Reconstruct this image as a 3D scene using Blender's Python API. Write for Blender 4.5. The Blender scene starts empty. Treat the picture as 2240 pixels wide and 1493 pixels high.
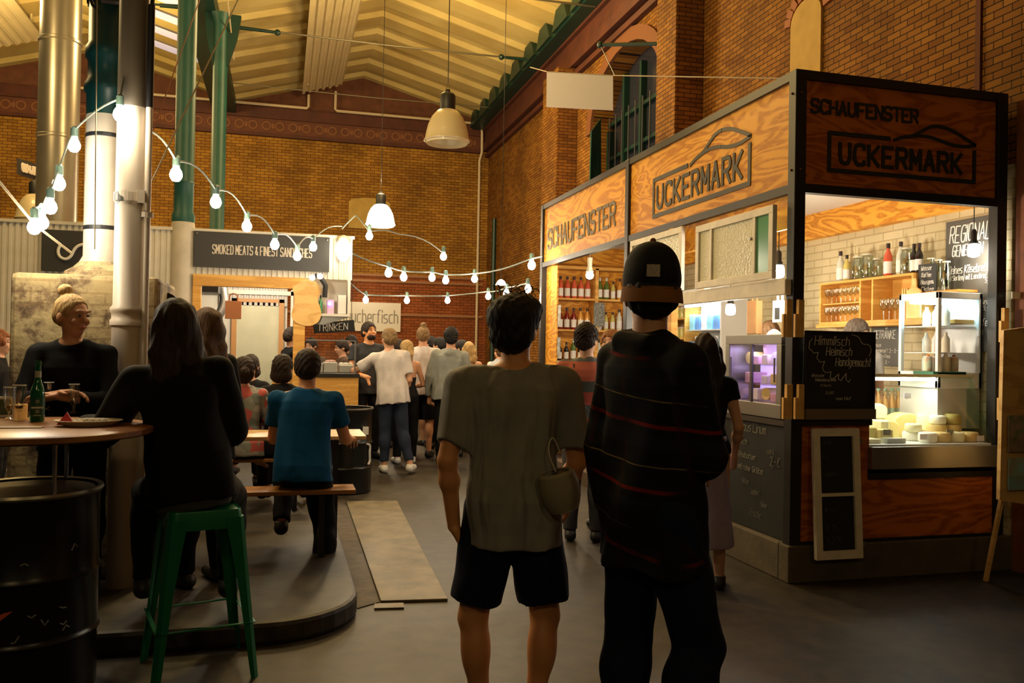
import bpy, math, random
import numpy as np
import openvdb
from mathutils import Vector, Matrix
random.seed(7)
PI = math.pi
SC = bpy.context.scene
COL = SC.collection

# ------------------------------------------------------------------ camera
W, H, FPX, EYE = 2240, 1493, 1853.0, 1.53
_yaw, _pit, _rol = math.atan(503/FPX), 0.0097, 0.018
_fw = Vector((math.sin(_yaw)*math.cos(_pit), math.cos(_yaw)*math.cos(_pit), math.sin(_pit)))
_r0 = Vector((math.cos(_yaw), -math.sin(_yaw), 0)); _u0 = _r0.cross(_fw)
_r = _r0*math.cos(_rol) + _u0*math.sin(_rol); _u = -_r0*math.sin(_rol) + _u0*math.cos(_rol)
CAMP = Vector((0, 0, EYE))
cd = bpy.data.cameras.new('camera'); cam = bpy.data.objects.new('camera', cd); COL.objects.link(cam)
cam.matrix_world = Matrix(((_r.x, _u.x, -_fw.x, 0), (_r.y, _u.y, -_fw.y, 0), (_r.z, _u.z, -_fw.z, EYE), (0, 0, 0, 1)))
cd.sensor_width = 36; cd.lens = FPX/W*36; cd.clip_end = 200
cd.dof.use_dof = False
SC.camera = cam
# pixel of the photograph -> point of a world plane (used for measuring only)
def ray(px, py): return _fw + _r*((px-W/2)/FPX) - _u*((py-H/2)/FPX)
def PX(px, py, x): d = ray(px, py); return CAMP + d*(x/d.x)
def PY(px, py, y): d = ray(px, py); return CAMP + d*(y/d.y)
def PZ(px, py, z): d = ray(px, py); return CAMP + d*((z-EYE)/d.z)
def PD(px, py, depth): return CAMP + ray(px, py)*depth

# ------------------------------------------------------------------ world, exposure
SC.view_settings.view_transform = 'Standard'; SC.view_settings.look = 'None'
SC.view_settings.exposure = 0.25; SC.view_settings.gamma = 1; SC.view_settings.use_curve_mapping = False
wd = bpy.data.worlds.new('night'); SC.world = wd; wd.use_nodes = True
wd.node_tree.nodes['Background'].inputs[0].default_value = (0.35, 0.42, 0.6, 1)
wd.node_tree.nodes['Background'].inputs[1].default_value = 0.012

AMBER = (1.0, 0.70, 0.29); WARM = (1.0, 0.82, 0.58); WHITE = (1.0, 0.93, 0.82)
def lamp(name, loc, power, color=AMBER, radius=0.1, kind='POINT', rot=None, size=None, spot=None):
    l = bpy.data.lights.new(name, kind); l.energy = power; l.color = color
    if kind == 'AREA':
        l.shape = 'RECTANGLE'; l.size, l.size_y = size
    else: l.shadow_soft_size = radius
    if spot: l.spot_size, l.spot_blend = spot
    o = bpy.data.objects.new(name, l); COL.objects.link(o); o.location = loc
    if rot: o.rotation_euler = rot
    return o
# unseen fill lights added for the hall, above, beside and behind the camera view
for i, (x, y, z, p) in enumerate([(1.9, 12.8, 6.7, 560), (0.2, 7.6, 5.3, 200), (-4.2, 8.4, 5.6, 210), (-4.0, 12.5, 6.3, 240), (-4.0, 16.5, 6.4, 400), (-1.8, -2.2, 4.3, 72), (2.4, -2.6, 4.3, 48)]):
    if p: lamp('hall_fill_lamp', (x, y, z), p, AMBER, 0.35)

# ------------------------------------------------------------------ materials
MATS = {}
def nodes(name):
    m = bpy.data.materials.new(name); m.use_nodes = True
    nt = m.node_tree; b = nt.nodes['Principled BSDF']; return m, nt, b
def mat(name, col, rough=0.6, metal=0.0, noise=0.0, nscale=8.0, emis=None, estr=0.0, bump=0.0, bscale=60, trans=0.0, alpha=1.0, spec=None, ior=None, col2=None, coat=0):
    if name in MATS: return MATS[name]
    m, nt, b = nodes(name); N = nt.nodes; L = nt.links
    b.inputs['Base Color'].default_value = (*col, 1); b.inputs['Roughness'].default_value = rough; b.inputs['Metallic'].default_value = metal
    if trans: b.inputs['Transmission Weight'].default_value = trans
    if spec is not None: b.inputs['Specular IOR Level'].default_value = spec
    if coat: b.inputs['Coat Weight'].default_value = coat
    if ior: b.inputs['IOR'].default_value = ior
    if emis: b.inputs['Emission Color'].default_value = (*emis, 1); b.inputs['Emission Strength'].default_value = estr
    if noise or bump:
        tc = N.new('ShaderNodeTexCoord')
    if noise:
        n = N.new('ShaderNodeTexNoise'); n.inputs['Scale'].default_value = nscale; n.inputs['Detail'].default_value = 6
        L.new(tc.outputs['Object'], n.inputs['Vector'])
        r = N.new('ShaderNodeMapRange'); r.inputs[1].default_value = 0.3; r.inputs[2].default_value = 0.7
        L.new(n.outputs['Fac'], r.inputs[0])
        x = N.new('ShaderNodeMix'); x.data_type = 'RGBA'
        c2 = col2 or tuple(c*(1-noise) for c in col)
        x.inputs['A'].default_value = (*col, 1); x.inputs['B'].default_value = (*c2, 1)
        L.new(r.outputs[0], x.inputs['Factor']); L.new(x.outputs['Result'], b.inputs['Base Color'])
    if bump:
        n2 = N.new('ShaderNodeTexNoise'); n2.inputs['Scale'].default_value = bscale; n2.inputs['Detail'].default_value = 4
        L.new(tc.outputs['Object'], n2.inputs['Vector'])
        bp = N.new('ShaderNodeBump'); bp.inputs['Strength'].default_value = bump; bp.inputs['Distance'].default_value = 0.01
        L.new(n2.outputs['Fac'], bp.inputs['Height']); L.new(bp.outputs[0], b.inputs['Normal'])
    MATS[name] = m; return m
def brick(name, axis, c1, c2, mort, bw=0.17, rh=0.058, tint=None):
    m, nt, b = nodes(name); N = nt.nodes; L = nt.links
    tc = N.new('ShaderNodeTexCoord'); sp = N.new('ShaderNodeSeparateXYZ'); L.new(tc.outputs['Object'], sp.inputs[0])
    cb = N.new('ShaderNodeCombineXYZ'); L.new(sp.outputs[axis], cb.inputs[0]); L.new(sp.outputs['Z'], cb.inputs[1])
    bt = N.new('ShaderNodeTexBrick'); L.new(cb.outputs[0], bt.inputs['Vector'])
    bt.inputs['Scale'].default_value = 1; bt.inputs['Brick Width'].default_value = bw; bt.inputs['Row Height'].default_value = rh
    bt.inputs['Mortar Size'].default_value = rh*0.085; bt.inputs['Mortar Smooth'].default_value = 0.3; bt.inputs['Bias'].default_value = -0.1
    bt.inputs['Color1'].default_value = (*c1, 1); bt.inputs['Color2'].default_value = (*c2, 1); bt.inputs['Mortar'].default_value = (*mort, 1)
    n = N.new('ShaderNodeTexNoise'); n.inputs['Scale'].default_value = 1.1; n.inputs['Detail'].default_value = 5; L.new(tc.outputs['Object'], n.inputs['Vector'])
    mr = N.new('ShaderNodeMapRange'); mr.inputs[1].default_value = .3; mr.inputs[2].default_value = .7; mr.inputs[3].default_value = .6; mr.inputs[4].default_value = 1.1
    L.new(n.outputs['Fac'], mr.inputs[0])
    mx = N.new('ShaderNodeMix'); mx.data_type = 'RGBA'; mx.blend_type = 'MULTIPLY'; mx.inputs['Factor'].default_value = 1
    L.new(bt.outputs['Color'], mx.inputs['A']); L.new(mr.outputs[0], mx.inputs['B']); L.new(mx.outputs['Result'], b.inputs['Base Color'])
    bp = N.new('ShaderNodeBump'); bp.inputs['Strength'].default_value = .6; bp.inputs['Distance'].default_value = .008; bp.invert = True
    L.new(bt.outputs['Fac'], bp.inputs['Height']); L.new(bp.outputs[0], b.inputs['Normal'])
    b.inputs['Roughness'].default_value = .8; b.inputs['Specular IOR Level'].default_value = .2
    MATS[name] = m; return m
def wood(name, c1, c2, scale=3.0, stretch=(0.25, 1, 1), dist=6.0, rough=.5, bands=4.0):
    if name in MATS: return MATS[name]
    m, nt, b = nodes(name); N = nt.nodes; L = nt.links
    tc = N.new('ShaderNodeTexCoord'); mp = N.new('ShaderNodeMapping'); L.new(tc.outputs['Object'], mp.inputs[0])
    mp.inputs['Scale'].default_value = stretch
    n = N.new('ShaderNodeTexNoise'); n.inputs['Scale'].default_value = scale; n.inputs['Detail'].default_value = 2.5; n.inputs['Distortion'].default_value = .6
    L.new(mp.outputs[0], n.inputs['Vector'])
    mu = N.new('ShaderNodeMath'); mu.operation = 'MULTIPLY'; mu.inputs[1].default_value = bands*dist; L.new(n.outputs['Fac'], mu.inputs[0])
    sn = N.new('ShaderNodeMath'); sn.operation = 'SINE'; L.new(mu.outputs[0], sn.inputs[0])
    mr = N.new('ShaderNodeMapRange'); mr.inputs[1].default_value = -1; mr.inputs[2].default_value = 1; mr.interpolation_type = 'SMOOTHERSTEP'
    L.new(sn.outputs[0], mr.inputs[0])
    n2 = N.new('ShaderNodeTexNoise'); n2.inputs['Scale'].default_value = 40; L.new(mp.outputs[0], n2.inputs['Vector'])
    ad = N.new('ShaderNodeMath'); ad.operation = 'MULTIPLY'; L.new(mr.outputs[0], ad.inputs[0]); L.new(n2.outputs['Fac'], ad.inputs[1])
    gn = N.new('ShaderNodeMath'); gn.operation = 'MULTIPLY'; gn.inputs[1].default_value = 1.7; gn.use_clamp = True; L.new(ad.outputs[0], gn.inputs[0])
    b.inputs['Specular IOR Level'].default_value = .25
    x = N.new('ShaderNodeMix'); x.data_type = 'RGBA'; x.inputs['A'].default_value = (*c1, 1); x.inputs['B'].default_value = (*c2, 1)
    L.new(gn.outputs[0], x.inputs['Factor']); L.new(x.outputs['Result'], b.inputs['Base Color']); b.inputs['Roughness'].default_value = rough
    MATS[name] = m; return m
def bands(name, stops, rough=.85, vert=None):
    """cloth with horizontal bands over the garment's own height: stops = [(z, colour), ...] metres above its base"""
    m, nt, b = nodes(name); N = nt.nodes; L = nt.links
    tc = N.new('ShaderNodeTexCoord'); sp = N.new('ShaderNodeSeparateXYZ'); L.new(tc.outputs['Object'], sp.inputs[0])
    mr = N.new('ShaderNodeMath'); mr.operation = 'DIVIDE'; mr.inputs[1].default_value = 2.0; L.new(sp.outputs['Z'], mr.inputs[0])
    cr = N.new('ShaderNodeValToRGB'); cr.color_ramp.interpolation = 'CONSTANT'; L.new(mr.outputs[0], cr.inputs[0])
    e = cr.color_ramp.elements
    for i, (z, c) in enumerate(stops):
        k = e[i] if i < 2 else e.new(z/2)
        k.position = z/2; k.color = (*c, 1)
    L.new(cr.outputs[0], b.inputs['Base Color']); b.inputs['Roughness'].default_value = rough
    MATS[name] = m; return m
def glassmat(name, tint=(1, 1, 1), gloss=.12):
    if name in MATS: return MATS[name]
    m = bpy.data.materials.new(name); m.use_nodes = True; nt = m.node_tree; N = nt.nodes; L = nt.links; N.clear()
    o = N.new('ShaderNodeOutputMaterial'); t = N.new('ShaderNodeBsdfTransparent'); g = N.new('ShaderNodeBsdfGlossy'); mx = N.new('ShaderNodeMixShader')
    t.inputs[0].default_value = (*tint, 1); g.inputs['Roughness'].default_value = .03
    fr = N.new('ShaderNodeLayerWeight'); fr.inputs[0].default_value = .5
    pw = N.new('ShaderNodeMath'); pw.operation = 'POWER'; pw.inputs[1].default_value = 4; L.new(fr.outputs['Facing'], pw.inputs[0])
    ml = N.new('ShaderNodeMath'); ml.operation = 'MULTIPLY'; ml.inputs[1].default_value = .7; L.new(pw.outputs[0], ml.inputs[0])
    ad = N.new('ShaderNodeMath'); ad.operation = 'ADD'; ad.inputs[1].default_value = .02+gloss*.3; L.new(ml.outputs[0], ad.inputs[0])
    L.new(ad.outputs[0], mx.inputs[0]); L.new(t.outputs[0], mx.inputs[1]); L.new(g.outputs[0], mx.inputs[2]); L.new(mx.outputs[0], o.inputs[0])
    MATS[name] = m; return m
def emit(name, col, s):
    return mat(name, (.8, .8, .8), emis=col, estr=s)

# ------------------------------------------------------------------ mesh building
def chaikin(p, n=2):
    p = [Vector(q) for q in p]
    for _ in range(n):
        q = [p[0]]
        for a, b in zip(p[:-1], p[1:]):
            q += [a*.75+b*.25, a*.25+b*.75]
        q.append(p[-1]); p = q
    return p
class MB:
    def __init__(s): s.v = []; s.f = []; s.q = 0
    def add(s, vs, fs):
        k = len(s.v); s.v += [Vector(v) for v in vs]; s.f += [[i+k for i in f] for f in fs]; return s
    def box(s, a, b, M=None):
        x0, y0, z0 = a; x1, y1, z1 = b
        if x0 > x1: x0, x1 = x1, x0
        if y0 > y1: y0, y1 = y1, y0
        if z0 > z1: z0, z1 = z1, z0
        vs = [Vector(p) for p in ((x0,y0,z0),(x1,y0,z0),(x1,y1,z0),(x0,y1,z0),(x0,y0,z1),(x1,y0,z1),(x1,y1,z1),(x0,y1,z1))]
        if M: vs = [M @ v for v in vs]
        return s.add(vs, [(0,3,2,1),(4,5,6,7),(0,1,5,4),(1,2,6,5),(2,3,7,6),(3,0,4,7)])
    def cyl(s, p, q, r, r2=None, n=16, cap=True):
        p = Vector(p); q = Vector(q); r2 = r if r2 is None else r2
        d = (q-p).normalized(); a = d.orthogonal().normalized(); b = d.cross(a)
        vs = []
        for c, rr in ((p, r), (q, r2)):
            for i in range(n):
                t = 2*PI*i/n; vs.append(c + (a*math.cos(t)+b*math.sin(t))*rr)
        fs = [(i, (i+1) % n, n+(i+1) % n, n+i) for i in range(n)]
        if cap: fs += [tuple(range(n-1, -1, -1)), tuple(range(n, 2*n))]
        return s.add(vs, fs)
    def tube(s, pts, r, n=8):
        pts = [Vector(p) for p in pts]; vs = []; fs = []
        t0 = (pts[1]-pts[0]).normalized(); a = t0.orthogonal().normalized()
        for i, p in enumerate(pts):
            t = (pts[min(i+1, len(pts)-1)] - pts[max(i-1, 0)]).normalized()
            a = (a - t*a.dot(t)).normalized(); b = t.cross(a); rr = r[i] if isinstance(r, (list, tuple)) else r
            for k in range(n):
                w = 2*PI*k/n; vs.append(p + (a*math.cos(w)+b*math.sin(w))*rr)
        for i in range(len(pts)-1):
            for k in range(n): fs.append((i*n+k, i*n+(k+1) % n, (i+1)*n+(k+1) % n, (i+1)*n+k))
        fs += [tuple(range(n-1, -1, -1)), tuple(range((len(pts)-1)*n, len(pts)*n))]
        return s.add(vs, fs)
    def lathe(s, c, prof, n=24, cap=True, M=None):
        c = Vector(c); vs = []; fs = []
        for r, z in prof:
            for k in range(n):
                w = 2*PI*k/n; v = Vector((r*math.cos(w), r*math.sin(w), z)); vs.append(c + (M @ v if M else v))
        m = len(prof)
        for i in range(m-1):
            for k in range(n): fs.append((i*n+k, i*n+(k+1) % n, (i+1)*n+(k+1) % n, (i+1)*n+k))
        if cap:
            fs += [tuple(range(n-1, -1, -1)), tuple(range((m-1)*n, m*n))]
        return s.add(vs, fs)
    def sph(s, c, r, n=16, m=10, M=None):
        if not isinstance(r, (tuple, list)): r = (r, r, r)
        prof = [(math.sin(PI*i/m), -math.cos(PI*i/m)) for i in range(m+1)]
        c = Vector(c); vs = []; fs = []
        for a, z in prof[1:-1]:
            for k in range(n):
                w = 2*PI*k/n; v = Vector((a*math.cos(w)*r[0], a*math.sin(w)*r[1], z*r[2])); vs.append(c + (M @ v if M else v))
        for e in (-1, 1):
            v = Vector((0, 0, e*r[2])); vs.append(c + (M @ v if M else v))
        q = m-1
        for i in range(q-1):
            for k in range(n): fs.append((i*n+k, i*n+(k+1) % n, (i+1)*n+(k+1) % n, (i+1)*n+k))
        b = q*n
        for k in range(n):
            fs.append((b, (k+1) % n, k)); fs.append((b+1, (q-1)*n+k, (q-1)*n+(k+1) % n))
        return s.add(vs, fs)
    def prism(s, poly, vec):
        poly = [Vector(p) for p in poly]; vec = Vector(vec); n = len(poly)
        nrm = sum((poly[i].cross(poly[(i+1) % n]) for i in range(n)), Vector())
        if nrm.dot(vec) > 0: poly = poly[::-1]
        return s.add(poly + [p+vec for p in poly], [tuple(range(n)), tuple(range(2*n-1, n-1, -1))] + [(i, i+n, (i+1) % n+n, (i+1) % n) for i in range(n)])
    def strip(s, pts, w, nrm, t=.004, ext=True):
        """flat ribbon of width w along pts, raised t along nrm"""
        nrm = Vector(nrm).normalized(); pts = [Vector(p) for p in pts]
        for i, (a, b) in enumerate(zip(pts[:-1], pts[1:])):
            d = (b-a)
            if d.length < 1e-6: continue
            d.normalize(); sd = nrm.cross(d)*w/2; e = d*(w*.35 if ext else 0)
            s.prism([a-e-sd, b+e-sd, b+e+sd, a-e+sd], nrm*(t+(s.q % 23)*.00006)); s.q += 1
        return s
    def build(s, name, m, parent=None, smooth=False, bevel=0, label=None, origin=None):
        me = bpy.data.meshes.new(name)
        if parent is not None:
            org = Vector(parent.location); p = parent.parent
            while p is not None: org += Vector(p.location); p = p.parent
            pl = Vector((0, 0, 0)); o_ = org
        elif origin is not None: o_ = Vector(origin)
        else:
            xs = [v.x for v in s.v]; ys = [v.y for v in s.v]; zs = [v.z for v in s.v]
            o_ = Vector(((min(xs)+max(xs))/2, (min(ys)+max(ys))/2, min(zs)))
        me.from_pydata([v-o_ for v in s.v], [], s.f); me.update()
        if smooth:
            me.shade_smooth(); me.set_sharp_from_angle(angle=math.radians(40 if smooth is True else smooth))
        o = bpy.data.objects.new(name, me); COL.objects.link(o)
        if m: me.materials.append(m)
        if parent is not None: o.parent = parent
        else: o.location = o_
        if bevel:
            bv = o.modifiers.new('bevel', 'BEVEL'); bv.width = bevel; bv.segments = 2; bv.limit_method = 'ANGLE'
        if label: o['label'] = label
        return o
def tag(o, label, cat, group=None, kind=None):
    if label: o['label'] = label
    if cat: o['category'] = cat
    if group: o['group'] = group
    if kind: o['kind'] = kind
    return o
def thing(name, label, cat, loc=(0, 0, 0), group=None):
    o = bpy.data.objects.new(name, None); COL.objects.link(o); o.location = loc; o.empty_display_size = .1
    return tag(o, label, cat, group)
def struct(o): o['kind'] = 'structure'; return o
def dup(root, loc=None, label=None, rz=None, group=None, scale=None):
    r = root.copy(); COL.objects.link(r)
    if loc is not None: r.location = loc
    if rz is not None: r.rotation_euler = (0, 0, rz)
    if scale is not None: r.scale = (scale,)*3
    if label: r['label'] = label
    if group: r['group'] = group
    for ch in list(root.children):
        c = ch.copy(); COL.objects.link(c); c.parent = r
        for g in list(ch.children):
            d = g.copy(); COL.objects.link(d); d.parent = c
    return r

# ------------------------------------------------------------------ stroke lettering
GL = {
'A':'00 26 40;12 32','B':'00 06;~06 46 43 03;~03 43 40 00','C':'~45 46 06 00 40 41','D':'00 06;~06 46 40 00','E':'46 06 00 40;03 33','F':'00 06 46;03 33','G':'~45 46 06 00 40 43;43 23',
'H':'00 06;40 46;03 43','I':'00 06','J':'~46 40 00 01','K':'00 06;02 46;13 40','L':'06 00 40','M':'00 06 22 46 40','N':'00 06 40 46','O':'~26 46 40 00 06 26','P':'00 06;~06 46 43 03',
'R':'00 06;~06 46 43 03;23 40','S':'~45 46 06 03 43 40 00 01','T':'06 46;26 20','U':'~06 00 40 46','V':'06 20 46','W':'06 10 23 30 46','X':'00 46;06 40','Y':'06 23 46;23 20','Z':'06 46 00 40',
'Ä':'00 26 40;12 32;17 18;37 38','Ö':'~26 46 40 00 06 26;17 18;37 38','Ü':'~06 00 40 46;17 18;37 38','&':'~40 15 26 35 02 20 42','(':'~17 05 01 1a','Z0':'',')':'~07 15 11 0a','-':'03 33',',':'10 0a','.':'00 01','€':'~45 46 06 00 40 41;a4 24;a2 24',
'1':'04 26 20','2':'~05 06 46 43 00;00 40','3':'~06 46 43 13;~13 43 40 00','4':'30 36 02 42','5':'46 06 03;~03 43 40 00','8':'~23 43 46 06 03 23;~23 43 40 00 03 23','9':'~43 03 06 46 43 40 00','0':'~26 46 40 00 06 26','+':'03 43;21 25',
'a':'~34 04 00 30 32;34 30','b':'06 00;~04 34 30 00','c':'~34 04 00 30','d':'36 30;~34 04 00 30','e':'02 32;~32 34 04 00 30','f':'~36 16 10;04 24','g':'~34 04 00 30;~34 3a 0a','h':'06 00;~03 04 34 30','i':'04 00;06 05','j':'~14 1a 0a;16 15','k':'06 00;02 34;12 30','l':'06 00',
'm':'04 00;~03 04 24 20;~23 24 44 40','n':'04 00;~03 04 34 30','o':'~14 34 30 00 04 14','p':'04 0a;~04 34 30 00','r':'04 00;~03 04 24','s':'~34 04 02 32 30 00','t':'16 10 20;04 24','u':'~04 00 30 34;34 30','v':'04 20 34','w':'04 10 22 30 44','x':'04 30;34 00','y':'04 20;34 0a','z':'04 34 00 30',
'ä':'~34 04 00 30 32;34 30;05 06;25 26','ö':'~14 34 30 00 04 14;05 06;25 26','ü':'~04 00 30 34;34 30;05 06;25 26'}
def lettering(mb, text, org, u, v, h, w, t=.003, xs=.6, gap=1.5, slant=0, jit=0, width=None, thick_fill=True):
    """strokes of the text on the plane (org,u,v); h = capital height, w = stroke width"""
    u = Vector(u).normalized(); v = Vector(v).normalized(); n = u.cross(v); org = Vector(org)
    k = h/6; X = 0; items = []
    for ch in text:
        if ch == ' ': X += 2.6; continue
        g = GL.get(ch)
        if not g: X += 2; continue
        mxx = 0; jy = random.uniform(-jit, jit)
        for st in g.split(';'):
            sm = st.startswith('~'); pts = []
            for p in st.lstrip('~').split():
                a = -1 if p[0] == 'a' else int(p[0]); b = -1.5 if p[1] == 'a' else int(p[1])
                mxx = max(mxx, a); pts.append((a, b))
            items.append((sm, [(X+a+random.uniform(-jit, jit), b+jy+random.uniform(-jit, jit)) for a, b in pts]))
        X += mxx + gap
    sx = k*xs
    if width: sx = width/(X-gap)
    for sm, pts in items:
        P = [org + u*(a*sx + b*k*slant) + v*(b*k) for a, b in pts]
        if sm: P = chaikin(P, 2)
        mb.strip(P, w, n, t)
    return (X-gap)*sx
# ================================================================== THE HALL
XW, YB = 5.2, 21.86
BR_Y = brick('brick_yellow_side', 'Y', (.30, .135, .020), (.17, .062, .010), (.018, .007, .004))
BR_X = brick('brick_yellow_back', 'X', (.40, .20, .028), (.26, .115, .016), (.07, .026, .008), bw=.2, rh=.072)
BR_R = brick('brick_red_back', 'X', (.34, .10, .03), (.24, .07, .02), (.07, .025, .01), bw=.2, rh=.072)
BR_P = brick('brick_pilaster', 'X', (.26, .105, .02), (.15, .055, .012), (.03, .012, .006))
RED = mat('dark_red_brick', (.095, .021, .008), .7, noise=.45, nscale=3)
RED2 = mat('frieze_brick', (.13, .036, .012), .7, noise=.3, nscale=6)
CREAM = mat('roof_cream', (.64, .51, .20), .65, noise=.5, nscale=.9, col2=(.44, .31, .09), bump=.3, bscale=8)
PANEL = mat('corrugated_cream', (.72, .60, .33), .5, noise=.15, nscale=2)
GREEN = mat('green_paint', (.006, .075, .058), .5, noise=.3, nscale=5)
DGREEN = mat('dark_green_paint', (.004, .035, .026), .45, noise=.3, nscale=4)
WHITEP = mat('white_paint', (.62, .56, .45), .5, noise=.2, nscale=7, bump=.15, bscale=40)
OCHRE = mat('ochre_plaster', (.50, .33, .08), .8, noise=.2, nscale=5)
PIPEW = mat('conduit_white', (.62, .5, .33), .5)

# floor
m, nt, b = nodes('concrete_floor'); N = nt.nodes; L = nt.links
tc = N.new('ShaderNodeTexCoord')
n1 = N.new('ShaderNodeTexNoise'); n1.inputs['Scale'].default_value = .55; n1.inputs['Detail'].default_value = 8; n1.inputs['Roughness'].default_value = .65
n2 = N.new('ShaderNodeTexNoise'); n2.inputs['Scale'].default_value = 9; n2.inputs['Detail'].default_value = 8
L.new(tc.outputs['Object'], n1.inputs[0]); L.new(tc.outputs['Object'], n2.inputs[0])
ad = N.new('ShaderNodeMath'); ad.operation = 'ADD'; L.new(n1.outputs[0], ad.inputs[0]); L.new(n2.outputs[0], ad.inputs[1])
cr = N.new('ShaderNodeValToRGB'); cr.color_ramp.elements[0].position = .8/2; cr.color_ramp.elements[0].color = (.009, .007, .005, 1)
cr.color_ramp.elements[1].position = 1.25/2; cr.color_ramp.elements[1].color = (.042, .031, .016, 1)
hf = N.new('ShaderNodeMath'); hf.operation = 'MULTIPLY'; hf.inputs[1].default_value = .5; L.new(ad.outputs[0], hf.inputs[0]); L.new(hf.outputs[0], cr.inputs[0])
L.new(cr.outputs[0], b.inputs['Base Color'])
rr = N.new('ShaderNodeMapRange'); rr.inputs[3].default_value = .38; rr.inputs[4].default_value = .7; L.new(n1.outputs[0], rr.inputs[0]); L.new(rr.outputs[0], b.inputs['Roughness'])
bp = N.new('ShaderNodeBump'); bp.inputs['Strength'].default_value = .25; bp.inputs['Distance'].default_value = .01; L.new(n2.outputs[0], bp.inputs['Height']); L.new(bp.outputs[0], b.inputs['Normal'])
FLOOR = m
struct(MB().box((-12, -4, -.2), (9, 22.3, 0)).build('floor', FLOOR))
# raised left floor with a rounded kerb
pl = [(-12, 4.5), (-.05, 4.5)] + [(-.05+.5*math.sin(a), 5.0-.5*math.cos(a)) for a in [i*PI/16 for i in range(1, 9)]] + [(.45, 21.8), (-12, 21.8)]
struct(MB().prism([(x, y, 0) for x, y in pl], (0, 0, .12)).build('floor', FLOOR, bevel=.025))
# worn plates set in the floor beside the kerb
PLATE = mat('worn_floor_plate', (.22, .175, .095), .55, noise=.55, nscale=5, bump=.4, bscale=25)
GUT = mat('gutter_stone', (.10, .07, .04), .7, noise=.6, nscale=9, col2=(.03, .02, .012), bump=.6, bscale=14)
tag(MB().prism([(.60, 5.1, 0), (1.0, 5.06, 0), (1.13, 8.4, 0), (.64, 8.45, 0)], (0, 0, .018)).build('floor_plate', PLATE, bevel=.004), 'long pale worn metal plate lying on the floor beside the rounded kerb', 'floor plate')
tag(MB().prism([(.55, 4.98, 0), (.72, 4.96, 0), (.73, 5.05, 0), (.56, 5.07, 0)], (0, 0, .012)).build('floor_tile', PLATE), 'small loose pale tile on the floor at the near end of the long plate', 'tile')
struct(MB().prism([(.455, 5.02, 0), (.595, 5.12, 0), (.635, 8.6, 0), (.455, 8.6, 0)], (0, 0, .006)).build('trim_1', GUT))

# back wall with frieze and gable
w = MB().box((-12, YB, 3.35), (XW, YB+.4, 6.78)); struct(w.build('wall_back', BR_X, origin=(0, YB, 0)))
w = MB().box((-12, YB, 0), (XW, YB+.4, 3.35)); struct(w.build('wall_back', BR_R, origin=(0, YB, 0)))
w = MB().prism([(-12, YB, 6.78), (XW, YB, 6.78), (XW, YB, 8.9), (-12, YB, 8.9)], (0, .4, 0)); struct(w.build('wall_back', mat('gable_brick', (.15, .05, .02), .8, noise=.4, nscale=5), origin=(0, YB, 0)))
w = MB()
w.box((-12, YB-.10, 7.14), (4.95, YB, 7.4)); w.box((-12, YB-.05, 7.4), (4.95, YB, 7.45)); w.box((-12, YB-.09, 6.70), (4.95, YB, 6.78))
struct(w.build('trim_2', RED))
w = MB().box((-12, YB-.04, 6.78), (4.95, YB, 7.14)); struct(w.build('trim_3', RED2))
w = MB(); RING = mat('frieze_ring', (.19, .068, .022), .7)
x = -7.2
while x < 4.8:
    w.lathe((x, YB-.05, 6.96), [(.115, -.012), (.115, .012), (.075, .012), (.075, -.012), (.115, -.012)], 16, False, Matrix.Rotation(PI/2, 3, 'X'))
    if int(round((x+7.2)/.32)) % 2: w.box((x+.12, YB-.06, 6.9), (x+.2, YB-.04, 7.02))
    x += .32
struct(w.build('trim_4', RING))
w = MB()
for z in (2.35, 3.2, 3.35): w.box((-12, YB-.05, z), (5.1, YB, z+.06))
struct(w.build('trim_5', mat('ledge_brick', (.30, .14, .06), .7)))
struct(MB().prism([(1.57, YB-.03, 4.55), (2.62, YB-.03, 4.55)] + [(2.095+.525*math.cos(a), YB-.03, 5.22+.12*math.sin(a)) for a in [i*PI/8 for i in range(9)]], (0, .05, 0)).build('trim_6', OCHRE))

# right wall with pilasters and an arched window
def ypoly(pts, x0, x1, name, m): return struct(MB().prism([(x0, y, z) for y, z in pts], (x1-x0, 0, 0)).build(name, m, origin=(x0, 0, 0)))
A0, A1, SP, RH = 11.1, 14.0, 5.35, 1.05
arc = [(A1 - (A1-A0)*.5*(1-math.cos(a)), SP + RH*math.sin(a)) for a in [i*PI/16 for i in range(17)]]
ypoly([(-4, 0), (A0, 0), (A0, 7.6), (-4, 7.6)], XW, XW+.5, 'wall_right', BR_Y)
ypoly([(A1, 0), (YB+.4, 0), (YB+.4, 7.6), (A1, 7.6)], XW, XW+.5, 'wall_right', BR_Y)
ypoly([(A0, 7.6), (A0, SP)] + arc[::-1][1:-1] + [(A1, SP), (A1, 7.6)], XW, XW+.5, 'wall_right', BR_Y)
ypoly([(A0, 0), (A1, 0), (A1, 3.5), (A0, 3.5)], XW, XW+.5, 'wall_right', BR_Y)
ypoly([(A1+.16*math.cos(0), SP)] + [((A0+A1)/2+((A1-A0)/2+.22)*math.cos(a), SP+(RH+.22)*math.sin(a)) for a in [i*PI/16 for i in range(17)]] + arc[::-1], XW-.05, XW, 'trim_7', mat('arch_dim', (.16, .055, .015), .8))
for zb_, y0, y1 in ((3.48, 9.92, 10.5), (0, 14.8, 15.7)):
    struct(MB().box((4.82, y0, zb_), (XW+.01, y1, 6.75)).build('wall_right', BR_P, origin=(0, 0, 0)))
    struct(MB().box((4.8, y0+.004, zb_), (4.822, y1-.004, 6.75)).build('wall_right', BR_Y, origin=(4.8, 0, 0)))
struct(MB().box((5.3, 14.2, 4.7), (5.31, 14.25, 4.75)).build('trim_8', RED))
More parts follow.
